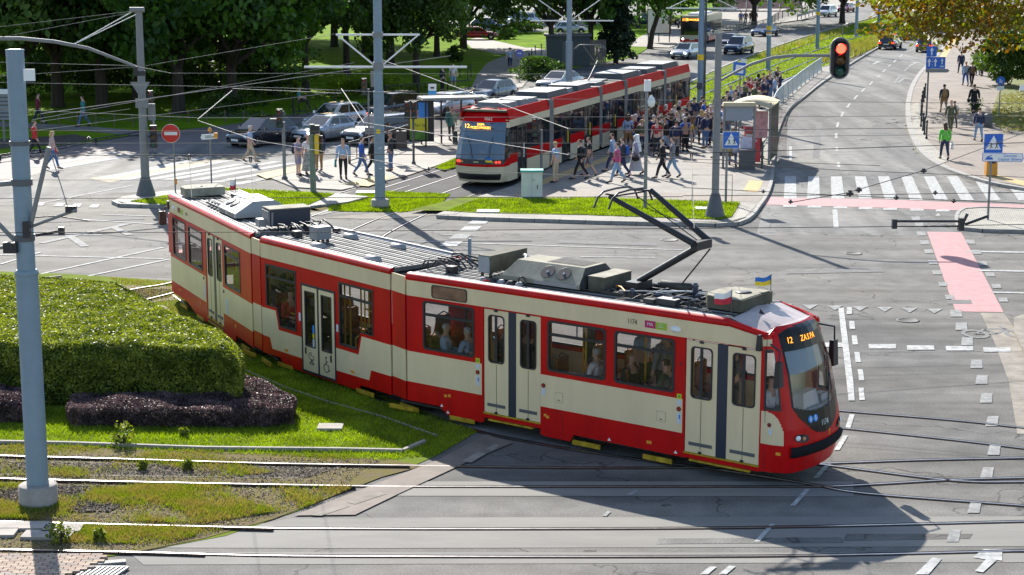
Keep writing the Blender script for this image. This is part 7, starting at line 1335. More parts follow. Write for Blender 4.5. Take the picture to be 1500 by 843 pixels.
def n2(u, z, off=0):
    for i in range(len(LV2)-1):
        if z <= LV2[i+1][0] or i == len(LV2)-2: t = min(1, max(0, (z-LV2[i][0])/(LV2[i+1][0]-LV2[i][0]))); hw, sc_, sf = [LV2[i][k]+(LV2[i+1][k]-LV2[i][k])*t for k in (1, 2, 3)]; break
    P = [(1.0 if z > 2.95 else .0, 1.2-(max(0, z-2.95)*.26)), (sc_*.5+.0, min(1.2-(max(0, z-2.95)*.26), hw+.05)), (sc_, hw), (sc_*.4+sf*.6, hw*.72), (sf+.02, hw*.35), (sf, 0)]
    d = [0, .2, .38, .6, .84, 1]; t = 1-abs(u)
    for i in range(5):
        if t <= d[i+1]+1e-9: f = (t-d[i])/(d[i+1]-d[i]); x = P[i][0]+(P[i+1][0]-P[i][0])*f; y = P[i][1]+(P[i+1][1]-P[i][1])*f; break
    return (x-off*(1-abs(u)*.6), y*(-1 if u < 0 else 1)*(1+off*abs(u)*.6), z)
def p2(name, m, test, off=0, nu=90, nz=90):
    b = MB(); b.smooth = True; idx = {}; vs = []; fs = []
    def vi(i, j):
        if (i, j) not in idx: idx[(i, j)] = len(vs); vs.append(n2(-1+2*i/nu, .22+3.2*j/nz, off))
        return idx[(i, j)]
    for i in range(nu):
        for j in range(nz):
            if test(-1+2*(i+.5)/nu, .22+3.2*(j+.5)/nz): fs.append((vi(i, j), vi(i, j+1), vi(i+1, j+1), vi(i+1, j)))
    b.add(vs, fs); return b.build(name, m, T2)
low = lambda u: .95-.30*max(0, abs(u)-.55)
scr = lambda u, z: abs(u) < .62 and 1.26 < z < 2.86; sdw = lambda u, z: abs(u) >= .62 and 1.30-.9*max(0, .85-abs(u)) < z < 2.62
blk = lambda u, z: abs(u) < .62 and 1.04 < z <= 1.26
p2('front_shell', M_cream2, lambda u, z: z < .93 and not (abs(u) < .55 and .32 < z < .62)); p2('lower_grille', M_black, lambda u, z: abs(u) < .55 and .32 < z < .62)
p2('red_line', M_tred2, lambda u, z: z >= .93 and not scr(u, z) and not sdw(u, z) and not blk(u, z) and z < 2.62 and not (abs(u) > .68 and z > 2.55)); p2('lamp_band', M_black, blk); p2('roof_dome', M_tred2, lambda u, z: z >= 2.86 or (z >= 2.62 and not scr(u, z) and not (abs(u) > .66 and z < 2.92))); p2('cream_corner', M_cream2, lambda u, z: abs(u) > .66 and 2.62 <= z < 2.92)
p2('windscreen', glass('blueish windscreen', (.15, .22, .31), .7, .05), scr, .004); p2('cab_window', M_dkwin, sdw, .002); p2('front_lining', mat('cab inside blue grey', (.12, .17, .22), .6), lambda u, z: abs(u) < .6 and 1.1 < z < 1.6, -.5)
q2('cab_back', mat('cab back wall', (.10, .14, .19), .6), lambda b: b.box(1.0, 1.05, -1.1, 1.1, .5, 3.1)); q2('dashboard', M_sticker, lambda b: b.box(-.55, .1, -.8, .8, 1.1, 1.3))
M_led2 = emis('yellow display', (1, .42, .03), 3.0); q2('display_panel', M_black, lambda b: b.add([n2(u, z, .012) for z in (2.55, 2.82) for u in (-.42, -.2, 0, .2, .42)], [(i+1, i, i+5, i+6) for i in range(4)]))
Rf = Matrix.Rotation(-pi/2, 4, 'Z') @ Matrix.Rotation(pi/2, 4, 'X')
text_mesh('12', .26, M_led2, 'display_text', T2, Matrix.Translation((-.60, .62, 2.68)) @ Rf, .001); text_mesh('ZASPA\nPRZEZ DWORZEC', .145, M_led2, 'display_text', T2, Matrix.Translation((-.64, -.05, 2.70)) @ Rf, .001, squash=.8)
text_mesh('1062', .2, M_white, 'lettering', T2, Matrix.Translation((-.34, -.30, 3.0)) @ Rf, .001)
for sy in (-1, 1):
    for du, m in ((.50, M_tailon), (.42, M_tailon), (.33, mat('amber lamp', (.5, .25, .12), .2))): c = Vector(n2(sy*du, 1.14, .02)); q2('headlight', m, lambda b: b.lathe([(.06, -.02), (.05, .03)], 12, Matrix.Translation(c), 'x'))
    q2('wing_mirror', M_black, lambda b: (b.box(-.35, -.2, sy*1.32-.1, sy*1.32+.1, 1.8, 2.4, taper=.02), b.tube([(-.1, sy*1.1, 2.6), (-.3, sy*1.32, 2.55), (-.28, sy*1.32, 2.3)], .02, 6)))
for sy, a in ((.1, .5), (-.3, -.15)): q2('wiper', M_black, lambda b: b.tube([n2(sy*.8, 1.3, .03), n2(sy*.8+a*.1, 1.75, .04), n2(sy*.8+a*.4, 2.25, .05)], .014, 5))
q2('roof_aerial', M_dkgrey, lambda b: b.tube([(.3, -.5, 3.40), (.35, 0, 3.46), (.3, .5, 3.40)], .03, 6)); q2('badge', M_chrome, lambda b: b.box(-1.12, -1.08, -.12, .12, 1.12, 1.17))
fg = thing('small_flag', T2.matrix_basis @ Vector((-1.12, -.55, 1.1)) if False else T2C+Vector((0, 0, 1.05))-T2D*1.15+Vector((T2D.y, -T2D.x, 0))*.45, 0, 'little blue and yellow flag on the front of the tram at the platform', 'flag')
b = MB(); b.tube([(0, 0, -.1), (0, 0, .32)], .008, 5); b.build('flag_pole', M_dkgrey, fg); flag(fg, MATS['flag blue'], MATS['flag yellow'], .3, .22, .12, 1)
for i, (x, y) in enumerate(((3, -.5), (4.3, .3), (7.2, -.6), (9.5, -.5), (10.4, .3), (12, -.6), (15, -.4), (16.3, .2), (19.8, -.6), (22, -.5), (24.5, -.4), (29, -.5))):
    w_ = T2C+T2D*x+Vector((-T2D.y, T2D.x, 0))*y; c = ('red', 'dark', 'grey', 'blue', 'black', 'dred')[i % 6]
    o = person(0, 0, 'stand', 0, c, 'dark', 'passenger in a %s top standing inside the far tram, %s' % ({'dred': 'dark red', 'dark': 'charcoal'}.get(c, c), ('first window area from its front', 'behind the first door', 'just behind the first joint', 'middle of the second car', 'second car by the far wall', 'end of the second car', 'start of the short middle car', 'end of the short middle car', 'start of the fourth car', 'middle of the fourth car', 'end of the fourth car', 'last car')[i]), 'sweater', 'trousers', 'hbrown', 'hair', (), .97, i % 3, .4, None, (w_.x, w_.y, .4)); o.rotation_euler = (0, 0, i*1.3)
# ================================================================ MASTS, SIGNALS, SIGNS, STOP FURNITURE
def P1(t, name, m, f): b = MB(); f(b); return b.build(name, m, t)
def mast(u, v, h, r0, r1, label, name='catenary_mast', collar=None, m=None, base=.35, group=None, z=0.0, cat='mast'):
    p = G(u, v, z); t = thing(name, p, 0, label, cat, group); m = m or M_galv
    P1(t, 'mast_pole', m, lambda b: (b.tube([(0, 0, 0), (0, 0, collar or h*.5)], r0, 18), ) if collar else (b.tube([(0, 0, 0), (0, 0, h)], [r0, r1], 18),))
    if collar: P1(t, 'upper_pole', m, lambda b: b.tube([(0, 0, collar), (0, 0, h)], [(r0+r1)/2*.92, r1], 18)); P1(t, 'collar', m, lambda b: b.lathe([(r0*.9, collar-.02), (r0*1.06, collar), (r0*1.06, collar+.06), (r0*.9, collar+.1)], 18))
    if base: P1(t, 'mast_foot', M_conc, lambda b: b.lathe([(r0*1.75, -.1), (r0*1.75, base), (r0*1.6, base+.02), (r0*1.0, base+.03)], 20))
    return t
m1 = mast(57, 741, 8.75, .21, .165, 'thick blue-grey mast with concrete foot at the left in front of the hedge', collar=4.55, base=.42)
P1(m1, 'mast_cap', M_galv, lambda b: b.lathe([(.17, 8.75), (.17, 8.77), (.1, 8.78)], 18)); P1(m1, 'number_plate', M_white, lambda b: b.box(.17, .38, -.12, -.10, 8.2, 8.42)); P1(m1, 'clamp', M_dkgrey, lambda b: (b.lathe([(.20, 6.25), (.20, 6.37)], 16), b.lathe([(.19, 5.2), (.19, 5.32)], 16), b.lathe([(.19, 7.0), (.19, 7.08)], 16)))
P1(m1, 'bracket_arm', M_grey, lambda b: (b.tube([(.15, -.1, 5.5), (.62, -.3, 7.0)], .045, 8), b.tube([(.62, -.3, 7.0), (.95, -.4, 5.85)], .010, 5), b.tube([(.15, -.1, 5.48), (1.1, -.45, 5.85)], .032, 6), b.tube([(-.1, 0, 6.3), (-1.6, 0, 6.15)], .05, 8), b.tube([(-.1, 0, 5.1), (-.9, 0, 6.0)], .045, 8), b.tube([(-.1, 0, 5.1), (-1.6, .1, 4.95)], .035, 8)))
P1(m1, 'insulator', M_black, lambda b: (b.tube([(.15, -.1, 5.65), (.65, -.2, 5.7), (1.3, -.3, 5.62)], .012, 6), b.tube([(.3, -.3, 5.35), (.8, -.4, 5.45)], .03, 6), b.box(.05, .18, -.3, -.2, 5.3, 5.6), b.box(-.35, -.1, -.25, -.1, 5.0, 5.2), b.box(.75, .85, -.45, -.35, 5.38, 5.52), b.box(.9, 1.1, -.45, -.36, 5.8, 5.92)))
m2 = mast(214, 290, 8.0, .19, .14, 'grey mast with flared foot and long curved arm left of the no entry sign', m=M_grey, base=0); P1(m2, 'flared_foot', M_dkgrey, lambda b: b.lathe([(.45, -.02), (.43, .12), (.24, .75), (.2, .9)], 12))
P1(m2, 'curved_arm', M_grey, lambda b: b.tube([(-.15, 0, 5.55), (-.9, 0, 5.85), (-2.2, 0, 6.35), (-3.6, 0, 6.62), (-5.0, 0, 6.75), (-8.5, 0, 6.75)], [.055, .06, .07, .08, .085, .085], 10)); P1(m2, 'mast_head', M_grey, lambda b: b.tube([(-.35, -.1, 7.95), (.25, -.1, 7.95)], .11, 10)); P1(m2, 'clamp', M_black, lambda b: (b.box(-.3, -.1, -.1, .1, 5.2, 5.6), b.lathe([(.18, 5.2), (.18, 5.4)], 12)))
P1(m2, 'arm_stay', M_white, lambda b: (b.tube([(-.2, 0, 7.9), (-2.9, 0, 6.45)], .018, 5), b.tube([(0, -.1, 7.8), (-2.9, 0, 6.45)], .018, 5)))
def signal_head(t, x, y, z, face=-1, lit=None, wide=.15, hh=.95, name='signal_head', m=None, n=3):
    P1(t, name, m or M_black, lambda b: b.box(x-wide, x+wide, y-.12, y+.12, z, z+hh, taper=.015))
    for k in range(n):
        zz = z+hh-(k+.5)*hh/n; mm = {0: mat('red lens off', (.12, .01, .01), .2), 1: mat('amber lens off', (.10, .045, .01), .2), 2: mat('green lens off', (.01, .07, .05), .2)}[k if n == 3 else (0, 2)[k]]
        if lit == k: mm = emis('red light', (1, .02, .01), 9)
        P1(t, 'lens', mm, lambda b: (setattr(b, 'smooth', True), b.lathe([(.01, face*-.02), (.07, -.01*face*-1), (.10, 0)], 16, Matrix.Translation((x, y+face*.125, zz)) @ Matrix.Diagonal((wide/.15, 1, wide/.15, 1)), 'y')))
        P1(t, 'visor', m or M_black, lambda b: b.add([(x+.115*wide/.15*cos(a), y+face*(.12+d), zz+.115*wide/.15*sin(a)) for d in (0, .16) for a in np.linspace(0, pi, 9)], [(i, i+1, 10+i, 9+i) for i in range(8)]))
signal_head(m2, .42, 0, 2.15, lit=None); P1(m2, 'sign_back', M_grey, lambda b: (b.add([(-.45, -.2, 4.95), (.4, -.2, 4.95), (0, -.2, 4.25)], [(0, 2, 1)]), b.box(-.25, .3, -.21, -.2, 3.85, 4.25), b.box(.2, .5, .1, .2, 3.3, 4.0)))
m3 = mast(557, 304, 11.5, .215, .17, 'tall blue-grey mast with cross arms between the tram tracks, left of the far tram', collar=4.7, base=.32)
P1(m3, 'cross_arm', M_white, lambda b: (b.tube([(-1.7, 0, 7.05), (1.7, 0, 7.05)], .045, 6), b.tube([(-3.0, 0, 5.75), (3.6, 0, 5.75)], .05, 6), b.tube([(-1.65, 0, 7.05), (-.2, 0, 5.85)], .035, 6), b.tube([(1.65, 0, 7.05), (.2, 0, 5.85)], .035, 6))); P1(m3, 'clamp', M_grey, lambda b: (b.lathe([(.22, 6.95), (.22, 7.15)], 14), b.lathe([(.22, 5.65), (.22, 5.95)], 14))); P1(m3, 'sticker', M_yellow, lambda b: b.lathe([(.10, -.225), (.10, -.215)], 14, Matrix.Translation((-.02, 0, 3.15)), 'y')); P1(m3, 'graffiti', M_white, lambda b: (b.tube([(-.05, -.22, 2.5), (.0, -.225, 2.42), (.05, -.225, 2.55), (.07, -.22, 2.42), (.12, -.2, 2.52)], .015, 4), b.box(.0, .1, -.225, -.22, 1.62, 1.65)))
m4 = mast(833, 185, 11, .19, .15, 'slim pale mast rising behind the far tram', collar=4.9, base=0); P1(m4, 'cross_arm', M_white, lambda b: (b.tube([(-2.3, 0, 6.2), (2.6, 0, 6.2)], .04, 6), b.tube([(-2.2, 0, 7.7), (-.2, 0, 6.3)], .03, 6), b.tube([(2.2, 0, 7.7), (.2, 0, 6.3)], .03, 6), b.tube([(-2.2, 0, 7.7), (2.2, 0, 7.7)], .02, 6)))
CMn = [(1025, 168, .2, 'blue mast with a yellow band at the platform end between the tracks'), (1125, 104, .2, 'blue mast with a red and white stripe between the tracks'), (1197, 72, .19, 'blue mast between the tracks just left of the big red signal'), (1254, 54, .19, 'blue mast right of the big red signal'), (1287, 38, .19, 'blue mast furthest up the tram tracks')]
M_bm = mat('blue mast paint', (.17, .25, .34), .5, .1, .06, 3)
for i, (u, v, r, lb) in enumerate(CMn):
    t = mast(u, v, 11, r, .16, lb, m=M_bm, base=.1, group='masts between the tram tracks', z=.1); P1(t, 'band', M_yellow, lambda b: b.lathe([(r+.012, 3.4), (r+.012, 3.75)], 16))
    if i == 1: P1(t, 'band', M_orange, lambda b: b.lathe([(r+.014, 3.1), (r+.014, 3.25)], 16)); P1(t, 'band', M_white, lambda b: b.lathe([(r+.016, 2.95), (r+.016, 3.1)], 16))
    P1(t, 'cross_arm', M_white, lambda b: (b.tube([(-2.2, 0, 6.6), (2.2, 0, 6.6)], .04, 5), b.tube([(-2.1, 0, 6.6), (0, 0, 7.6)], .02, 5), b.tube([(2.1, 0, 6.6), (0, 0, 7.6)], .02, 5)))
    if i == 0: P1(t, 'cable_duct', M_boxglass, lambda b: (b.box(.2, .32, -.1, .05, 1.0, 8), b.box(-.25, .1, -.28, -.2, 1.6, 2.0)))
m6 = mast(1047, 318, 7.15, .15, .13, 'grey signal pole with flared foot carrying a curved arm, on the lawn strip', 'signal_pole', m=M_grey, base=0, z=.12, cat='signal pole')
P1(m6, 'flared_foot', M_dkgrey, lambda b: b.lathe([(.42, 0), (.38, .12), (.20, .85), (.16, .95)], 10)); P1(m6, 'curved_arm', M_grey, lambda b: b.tube([(.12, 0, 5.35), (.6, 0, 5.62), (1.3, 0, 5.98), (2.1, 0, 6.22), (2.9, 0, 6.3), (4.3, 0, 6.3)], [.05, .055, .06, .065, .065, .06], 10)); P1(m6, 'top_bar', M_grey, lambda b: b.tube([(-.35, 0, 7.12), (.7, 0, 7.22)], .035, 6))
sg = thing('traffic_light', m6.location+Vector((4.68, -.1, 6.2)), 0, 'large traffic light with glowing red lamp hanging on the curved arm', 'traffic light')
def stadium(hw, hh, n=10): return [(hw*cos(a), (hh-hw)+hw*sin(a)) for a in np.linspace(0, pi, n)]+[(hw*cos(a), -(hh-hw)+hw*sin(a)) for a in np.linspace(pi, 2*pi, n)]
P1(sg, 'backboard', M_black, lambda b: b.slab([(x, -.02, z) for x, z in stadium(.37, .80)], (0, .05, 0))); P1(sg, 'backboard_rim', M_alu, lambda b: b.slab([(x, -.035, z) for x, z in stadium(.385, .815)], (0, .06, 0), [[(x, -.035, z) for x, z in stadium(.345, .775)]]))
P1(sg, 'signal_head', M_rubber, lambda b: b.box(-.2, .2, -.16, .12, -.68, .66, taper=.01))
for k, (z, mm) in enumerate(((.38, emis('red light', (1, .02, .01), 9)), (-.05, mat('amber lens off', (.10, .045, .01), .2)), (-.47, mat('green lens off', (.01, .07, .05), .2)))):
    P1(sg, 'lens', mm, lambda b: (setattr(b, 'smooth', True), b.lathe([(.01, -.07), (.12, -.05), (.19, 0)], 20, Matrix.Translation((0, -.165, z)), 'y'))); P1(sg, 'visor', M_black, lambda b: b.add([((.21 if d == 0 else .2)*cos(a), -.16-d*.26*(.6+.4*sin(a)), z+.21*sin(a)) for d in (0, 1) for a in np.linspace(-.2, pi+.2, 12)], [(i, i+1, 13+i, 12+i) for i in range(11)]))
def pole_sign(u, v, h, label, r=.035, m=None, z=0, name='street_sign', group=None, cat='sign'):
    t = thing(name, G(u, v, z), 0, label, cat, group); P1(t, 'pole', m or M_grey, lambda b: b.tube([(0, 0, 0), (0, 0, h)], r, 8)); return t
ne = pole_sign(257, 282, 2.4, 'round red no entry sign with a white bar on the left island', z=.12); P1(ne, 'sign_plate', M_red, lambda b: b.lathe([(.385, -.06), (.385, -.045)], 28, Matrix.Translation((-.1, 0, 2.55)), 'y')); P1(ne, 'sign_rim', M_white, lambda b: b.lathe([(.40, -.05), (.40, -.04)], 28, Matrix.Translation((-.1, 0, 2.55)), 'y')); P1(ne, 'white_bar', M_white, lambda b: b.box(-.38, .18, -.066, -.06, 2.48, 2.62)); P1(ne, 'sticker', M_orange, lambda b: b.box(.0, .1, -.05, -.03, .35, .6))
nd = pole_sign(310, 272, 2.5, 'small white 300 m arrow board with an orange lamp above', z=.05); P1(nd, 'sign_plate', M_white, lambda b: b.slab([(-.36, -.05, 2.05), (.33, -.05, 2.1), (.33, -.05, 2.33), (-.36, -.05, 2.28), (-.42, -.05, 2.16)], (0, .02, 0))); text_mesh('300m', .2, M_black, 'lettering', nd, Matrix.Translation((0, -.056, 2.18)) @ Matrix.Rotation(pi/2, 4, 'X'), .001); P1(nd, 'warning_lamp', M_orange, lambda b: (b.lathe([(.03, 2.38), (.09, 2.42), (.09, 2.52), (.03, 2.58)], 10), b.box(.18, .34, -.06, .02, 2.12, 2.36)))
def ped_sign(t, z, s=.7, y=-.06):
    P1(t, 'sign_plate', M_blue, lambda b: b.box(-s/2, s/2, y, y+.02, z, z+s)); P1(t, 'sign_rim', M_white, lambda b: b.box(-s/2-.012, s/2+.012, y+.004, y+.018, z-.012, z+s+.012)); P1(t, 'white_triangle', M_white, lambda b: b.slab([(-s*.41, y-.004, z+s*.17), (s*.41, y-.004, z+s*.17), (0, y-.004, z+s*.93)], (0, .004, 0)))
    def fig(b, x, k):
        Y = y-.008; w_ = .02*k
        b.tube([(x, Y, z+s*.55*k+.0), (x+.01, Y, z+s*.38)], .02*k, 4); b.lathe([(.024*k, Y-.002), (.024*k, Y+.002)], 8, Matrix.Translation((x-.005, 0, z+s*.60*k)), 'y'); b.tube([(x+.01, Y, z+s*.38), (x-.05*k, Y, z+s*.22)], .013*k, 4); b.tube([(x+.01, Y, z+s*.38), (x+.06*k, Y, z+s*.24)], .013*k, 4); b.tube([(x-.06*k, Y, z+s*.45), (x, Y, z+s*.5), (x+.06*k, Y, z+s*.42)], .010*k, 4)
    P1(t, 'walking_figure', M_black, lambda b: (fig(b, -.09, .85), fig(b, .12, 1.0)))
p1 = pole_sign(1063, 298, 2.95, 'blue crossing sign with two walking figures in front of the kiosk', .05, z=.12); P1(p1, 'offset', M_grey, lambda b: b.box(-.02, .3, -.03, -.01, 2.6, 2.64)); pl = link('sign_head', None, p1); pl.location = (.16, 0, 0)
ped_sign(pl, 2.3, .66)
p2_ = pole_sign(1447, 322, 2.65, 'blue crossing sign above a white board Dworzec Gdańsk Główny on the cobbled island', .045, z=.12); pr = link('sign_head', None, p2_); pr.location = (.05, 0, 0); ped_sign(pr, 2.62, .72)
P1(pr, 'direction_board', M_white, lambda b: b.slab([(-.38, -.06, 2.30), (1.12, -.06, 2.27), (1.17, -.06, 2.40), (1.14, -.06, 2.57), (-.38, -.06, 2.60)], (0, .02, 0))); P1(pr, 'board_rim', M_blue, lambda b: b.slab([(-.40, -.05, 2.28), (1.14, -.05, 2.25), (1.20, -.05, 2.40), (1.16, -.05, 2.59), (-.40, -.05, 2.62)], (0, .01, 0)))
text_mesh('Dworzec', .14, M_blue, 'lettering', p2_, Matrix.Translation((.72, -.066, 2.50)) @ Matrix.Rotation(pi/2, 4, 'X'), .001); text_mesh('Gdańsk Główny', .14, M_blue, 'lettering', p2_, Matrix.Translation((.72, -.066, 2.36)) @ Matrix.Rotation(pi/2, 4, 'X'), .001); P1(pr, 'train_symbol', M_blue, lambda b: (b.slab([(-.3, -.064, 2.35), (.02, -.064, 2.35), (-.02, -.064, 2.44), (-.22, -.064, 2.46)], (0, .003, 0)), b.slab([(-.25, -.064, 2.47), (-.05, -.064, 2.53), (-.04, -.064, 2.50), (-.15, -.064, 2.46)], (0, .003, 0))))
ls = pole_sign(1357, 172, 3.4, 'blue lane arrows sign on a pole at the edge of the right pavement', .05, M_dkgrey, .12); lh = link('sign_head', None, ls); lh.location = (.2, 0, 0)
P1(lh, 'sign_plate', M_blue, lambda b: (b.box(-.38, .25, -.06, -.04, 3.72, 4.35), b.box(-.38, .80, -.06, -.04, 2.98, 3.70))); P1(lh, 'sign_back', M_grey, lambda b: b.slab([(-.38, -.05, 2.75), (.95, -.05, 2.75), (1.1, -.05, 2.86), (.95, -.05, 2.97), (-.38, -.05, 2.97)], (0, .02, 0))); P1(lh, 'pole_top', M_dkgrey, lambda b: b.box(-.22, -.18, -.03, 0, 2.8, 4.2))
for x, z, s in ((-.06, 4.03, .8), (-.19, 3.35, .8), (.19, 3.35, .8), (.6, 3.42, .6)): P1(lh, 'arrow', M_white, lambda b: b.slab([(x-.05*s, -.066, z-.28*s), (x+.05*s, -.066, z-.28*s), (x+.05*s, -.066, z+.08*s), (x+.15*s, -.066, z+.08*s), (x, -.066, z+.33*s), (x-.15*s, -.066, z+.08*s), (x-.05*s, -.066, z+.08*s)], (0, .004, 0)))
P1(lh, 'dash', M_white, lambda b: [b.box(-.005, .015, -.065, -.06, 3.05+k*.16, 3.12+k*.16) for k in range(4)]); P1(lh, 'bicycle', M_white, lambda b: [b.lathe([(.05, -.066), (.05, -.062)], 10, Matrix.Translation((x, 0, 3.12)), 'y') for x in (.54, .66)])
rs = pole_sign(1463, 172, 2.2, 'round blue path sign with two figures over a white plate beside the shrubs', .035, z=.12); P1(rs, 'sign_plate', M_blue, lambda b: b.lathe([(.26, -.06), (.26, -.045)], 24, Matrix.Translation((0, 0, 2.25)), 'y')); P1(rs, 'walking_figure', M_white, lambda b: (b.tube([(-.05, -.066, 2.12), (-.05, -.066, 2.35)], .035, 5), b.tube([(.06, -.066, 2.1), (.06, -.066, 2.27)], .028, 5))); P1(rs, 'plate', M_white, lambda b: b.box(-.22, .22, -.06, -.045, 1.66, 1.92))
rs2 = pole_sign(761, 122, 2.1, 'round blue sign on a pole by the park path', .03, z=.05); P1(rs2, 'sign_plate', mat('sign violet blue', (.08, .10, .42), .4), lambda b: b.lathe([(.30, -.06), (.30, -.045)], 22, Matrix.Translation((0, 0, 2.3)), 'y')); P1(rs2, 'bicycle', M_white, lambda b: (b.lathe([(.05, -.066), (.05, -.062)], 10, Matrix.Translation((-.08, 0, 2.28)), 'y'), b.lathe([(.05, -.066), (.05, -.062)], 10, Matrix.Translation((.08, 0, 2.28)), 'y'), b.box(-.08, .08, -.066, -.062, 2.3, 2.33)))
hs = pole_sign(1524, 225, 3.5, 'white street name board partly in view at the right edge', .04, z=.12); P1(hs, 'sign_plate', M_white, lambda b: b.slab([(-1.28, -.05, 3.2), (-.1, -.05, 3.2), (-.1, -.05, 3.5), (-1.22, -.05, 3.5)], (0, .03, 0)))
for (u, v, h, mm, r, lb, nm, hd) in ((417, 262, 2.6, M_grey, .08, 'grey post with a dark signal head and small camera at the crossing', 'signal_pole', [(-.15, 2.35, 0)]), (459, 284, 3.0, mat('green grey paint', (.16, .2, .15), .6, 0, .15, 3), .13, 'thick green-grey signal pole with a yellow button box on the crossing', 'signal_pole', []), (541, 225, 3.3, M_grey, .05, 'thin pole with a tall dark signal head and sign back, left of the tall mast', 'signal_pole', [(-.2, 3.0, 0)]),
    (606, 240, 2.2, M_dkgrey, .06, 'dark post with twin signal heads in front of the left bus shelter', 'signal_pole', [(-.28, 2.2, 0), (.05, 2.2, 0)]), (793, 264, 2.3, M_grey, .06, 'grey post with a signal head between the white cabinet and the far tram', 'signal_pole', [(-.3, 2.0, 0)]), (227, 226, 2.6, M_grey, .06, 'thin grey signal post behind the grey mast', 'signal_pole', [(-.1, 2.4, 0)])):
    t = mast(u, v, h, r, r*.95, lb, nm, m=mm, base=0, z=.08, cat='signal pole'); P1(t, 'pole_foot', M_dkgrey, lambda b: b.lathe([(r*1.8, 0), (r*1.8, .05), (r, .12)], 10))
    for x, z, k in hd: signal_head(t, x, -.1, z, hh=.85, wide=.14, lit=None)
    if u == 459: P1(t, 'button_box', mat('box yellow', (.75, .45, .02), .5), lambda b: b.box(.12, .3, -.25, .15, 1.72, 2.55)); P1(t, 'signal_head', M_black, lambda b: b.box(-.05, .32, -.15, .2, 2.6, 2.95)); signal_head(t, .36, .05, 1.75, hh=.75, wide=.1, n=2)
    if u == 541: P1(t, 'sign_back', M_grey, lambda b: b.add([(.0, .05, 5.0), (.8, .05, 5.0), (.4, .05, 4.2)], [(0, 1, 2), (0, 2, 1)])); P1(t, 'sign_back', M_grey, lambda b: b.box(.12, .68, .04, .06, 3.4, 4.2)); P1(t, 'sign_back', M_grey, lambda b: b.box(-.2, .25, -.12, -.1, 1.0, 1.35))
    if u == 417: P1(t, 'camera', M_dkgrey, lambda b: (b.lathe([(.1, 2.9), (.12, 3.0), (.05, 3.1)], 10), b.box(-.6, -.1, -.1, .1, 2.55, 2.75)))
cp = mast(945, 306, 5.2, .075, .065, 'thin grey pole with a white camera box and dome on the platform', 'camera_pole', m=M_grey, base=0, z=.12, cat='pole'); P1(cp, 'camera_box', M_white, lambda b: b.box(-.1, .16, -.1, .1, 4.75, 5.2)); P1(cp, 'camera_dome', M_white, lambda b: (setattr(b, 'smooth', True), b.lathe([(.02, 4.1), (.12, 4.16), (.16, 4.32), (.15, 4.42), (.03, 4.6)], 14, Matrix.Translation((.18, -.1, 0))))); P1(cp, 'button_box', M_orange, lambda b: None if True else None) if False else None
fm = thing('steel_frame', G(1042, 297, .12), 0, 'thin rectangular steel frame standing behind the lawn strip by the signal pole', 'frame'); P1(fm, 'frame_bar', M_grey, lambda b: b.tube([(-.8, 0, 0), (-.8, 0, 1.15), (.85, 0, 1.15), (.85, 0, 0)], .02, 6))
cb = thing('utility_cabinet', G(779, 290, .12), 0, 'white utility cabinet with a teal lid behind the lawn strip', 'cabinet');
P1(cb, 'cabinet_body', mat('cabinet white', (.58, .60, .55), .5, 0, .08, 3), lambda b: b.box(-.44, .44, -.24, .30, .06, 1.12)); P1(cb, 'lid', M_teal, lambda b: b.prism([(-.48, -.28), (0, -.33), (.48, -.28), (.48, .34), (-.48, .34)], 1.12, 1.20)); P1(cb, 'plinth', M_teal, lambda b: b.box(-.42, .42, -.22, .28, -.05, .06)); P1(cb, 'door_seam', M_grey, lambda b: b.box(-.005, .005, -.245, -.24, .1, 1.1)); P1(cb, 'handle', M_black, lambda b: (b.box(.22, .25, -.255, -.24, .4, .58), b.box(.0, .12, -.25, -.24, .78, .80)))
KP = G(1090, 246, .12); KA = .36
kk = thing('tram_shelter', KP, 0, 'tram shelter with cream arched roof and glass walls on the platform', 'shelter')
kD = Vector((.25, 1, 0)).normalized()
P1(kk, 'shelter_roof', mat('cream roof', (.44, .37, .24), .6, 0, .12, 2, spec=.15), lambda b: (setattr(b, 'smooth', True), b.add([(x+y*.25, y, 2.85+.25*sin(pi*(x+1.0)/2.2)-(.0 if k else .06)) for k in (0, 1) for y in (.2, 4.4) for x in np.linspace(-1.0, 1.2, 12)], [(i, i+1, 13+i, 12+i) for i in range(11)]+[(24+i, 36+i, 37+i, 25+i) for i in range(11)]+[(i, 24+i, 25+i, i+1) for i in range(11)]+[(12+i, 13+i, 37+i, 36+i) for i in range(11)])))
P1(kk, 'roof_sign', mat('sign panel grey', (.22, .25, .29), .5), lambda b: b.box(-.95, .35, .0, .1, 2.25, 2.95)); P1(kk, 'roof_cap', mat('cream roof', (.55, .50, .38), .5), lambda b: b.box(-1.1, .5, -.2, .4, 2.95, 3.12, taper=.05))
for x, y in ((-1.0, .1), (.45, .1), (1.35, 1.2), (2.2, 5.0), (.2, 5.0)): P1(kk, 'post', M_grey, lambda b: b.box(x-.05, x+.05, y-.05, y+.05, 0, 3.0))
P1(kk, 'glass_wall', M_glass, lambda b: b.box(-.95, .4, .09, .10, .5, 2.2)); P1(kk, 'glass_wall', M_glass, lambda b: b.box(1.4, 2.2, 1.2, 1.21, .3, 2.7)); P1(kk, 'side_wall', mat('dark green frame', (.01, .04, .03), .4), lambda b: b.add([(1.32, 1.2, .1), (2.35, 5.1, .1), (2.35, 5.1, 2.9), (1.32, 1.2, 2.9)], [(0, 1, 2, 3), (3, 2, 1, 0)]))
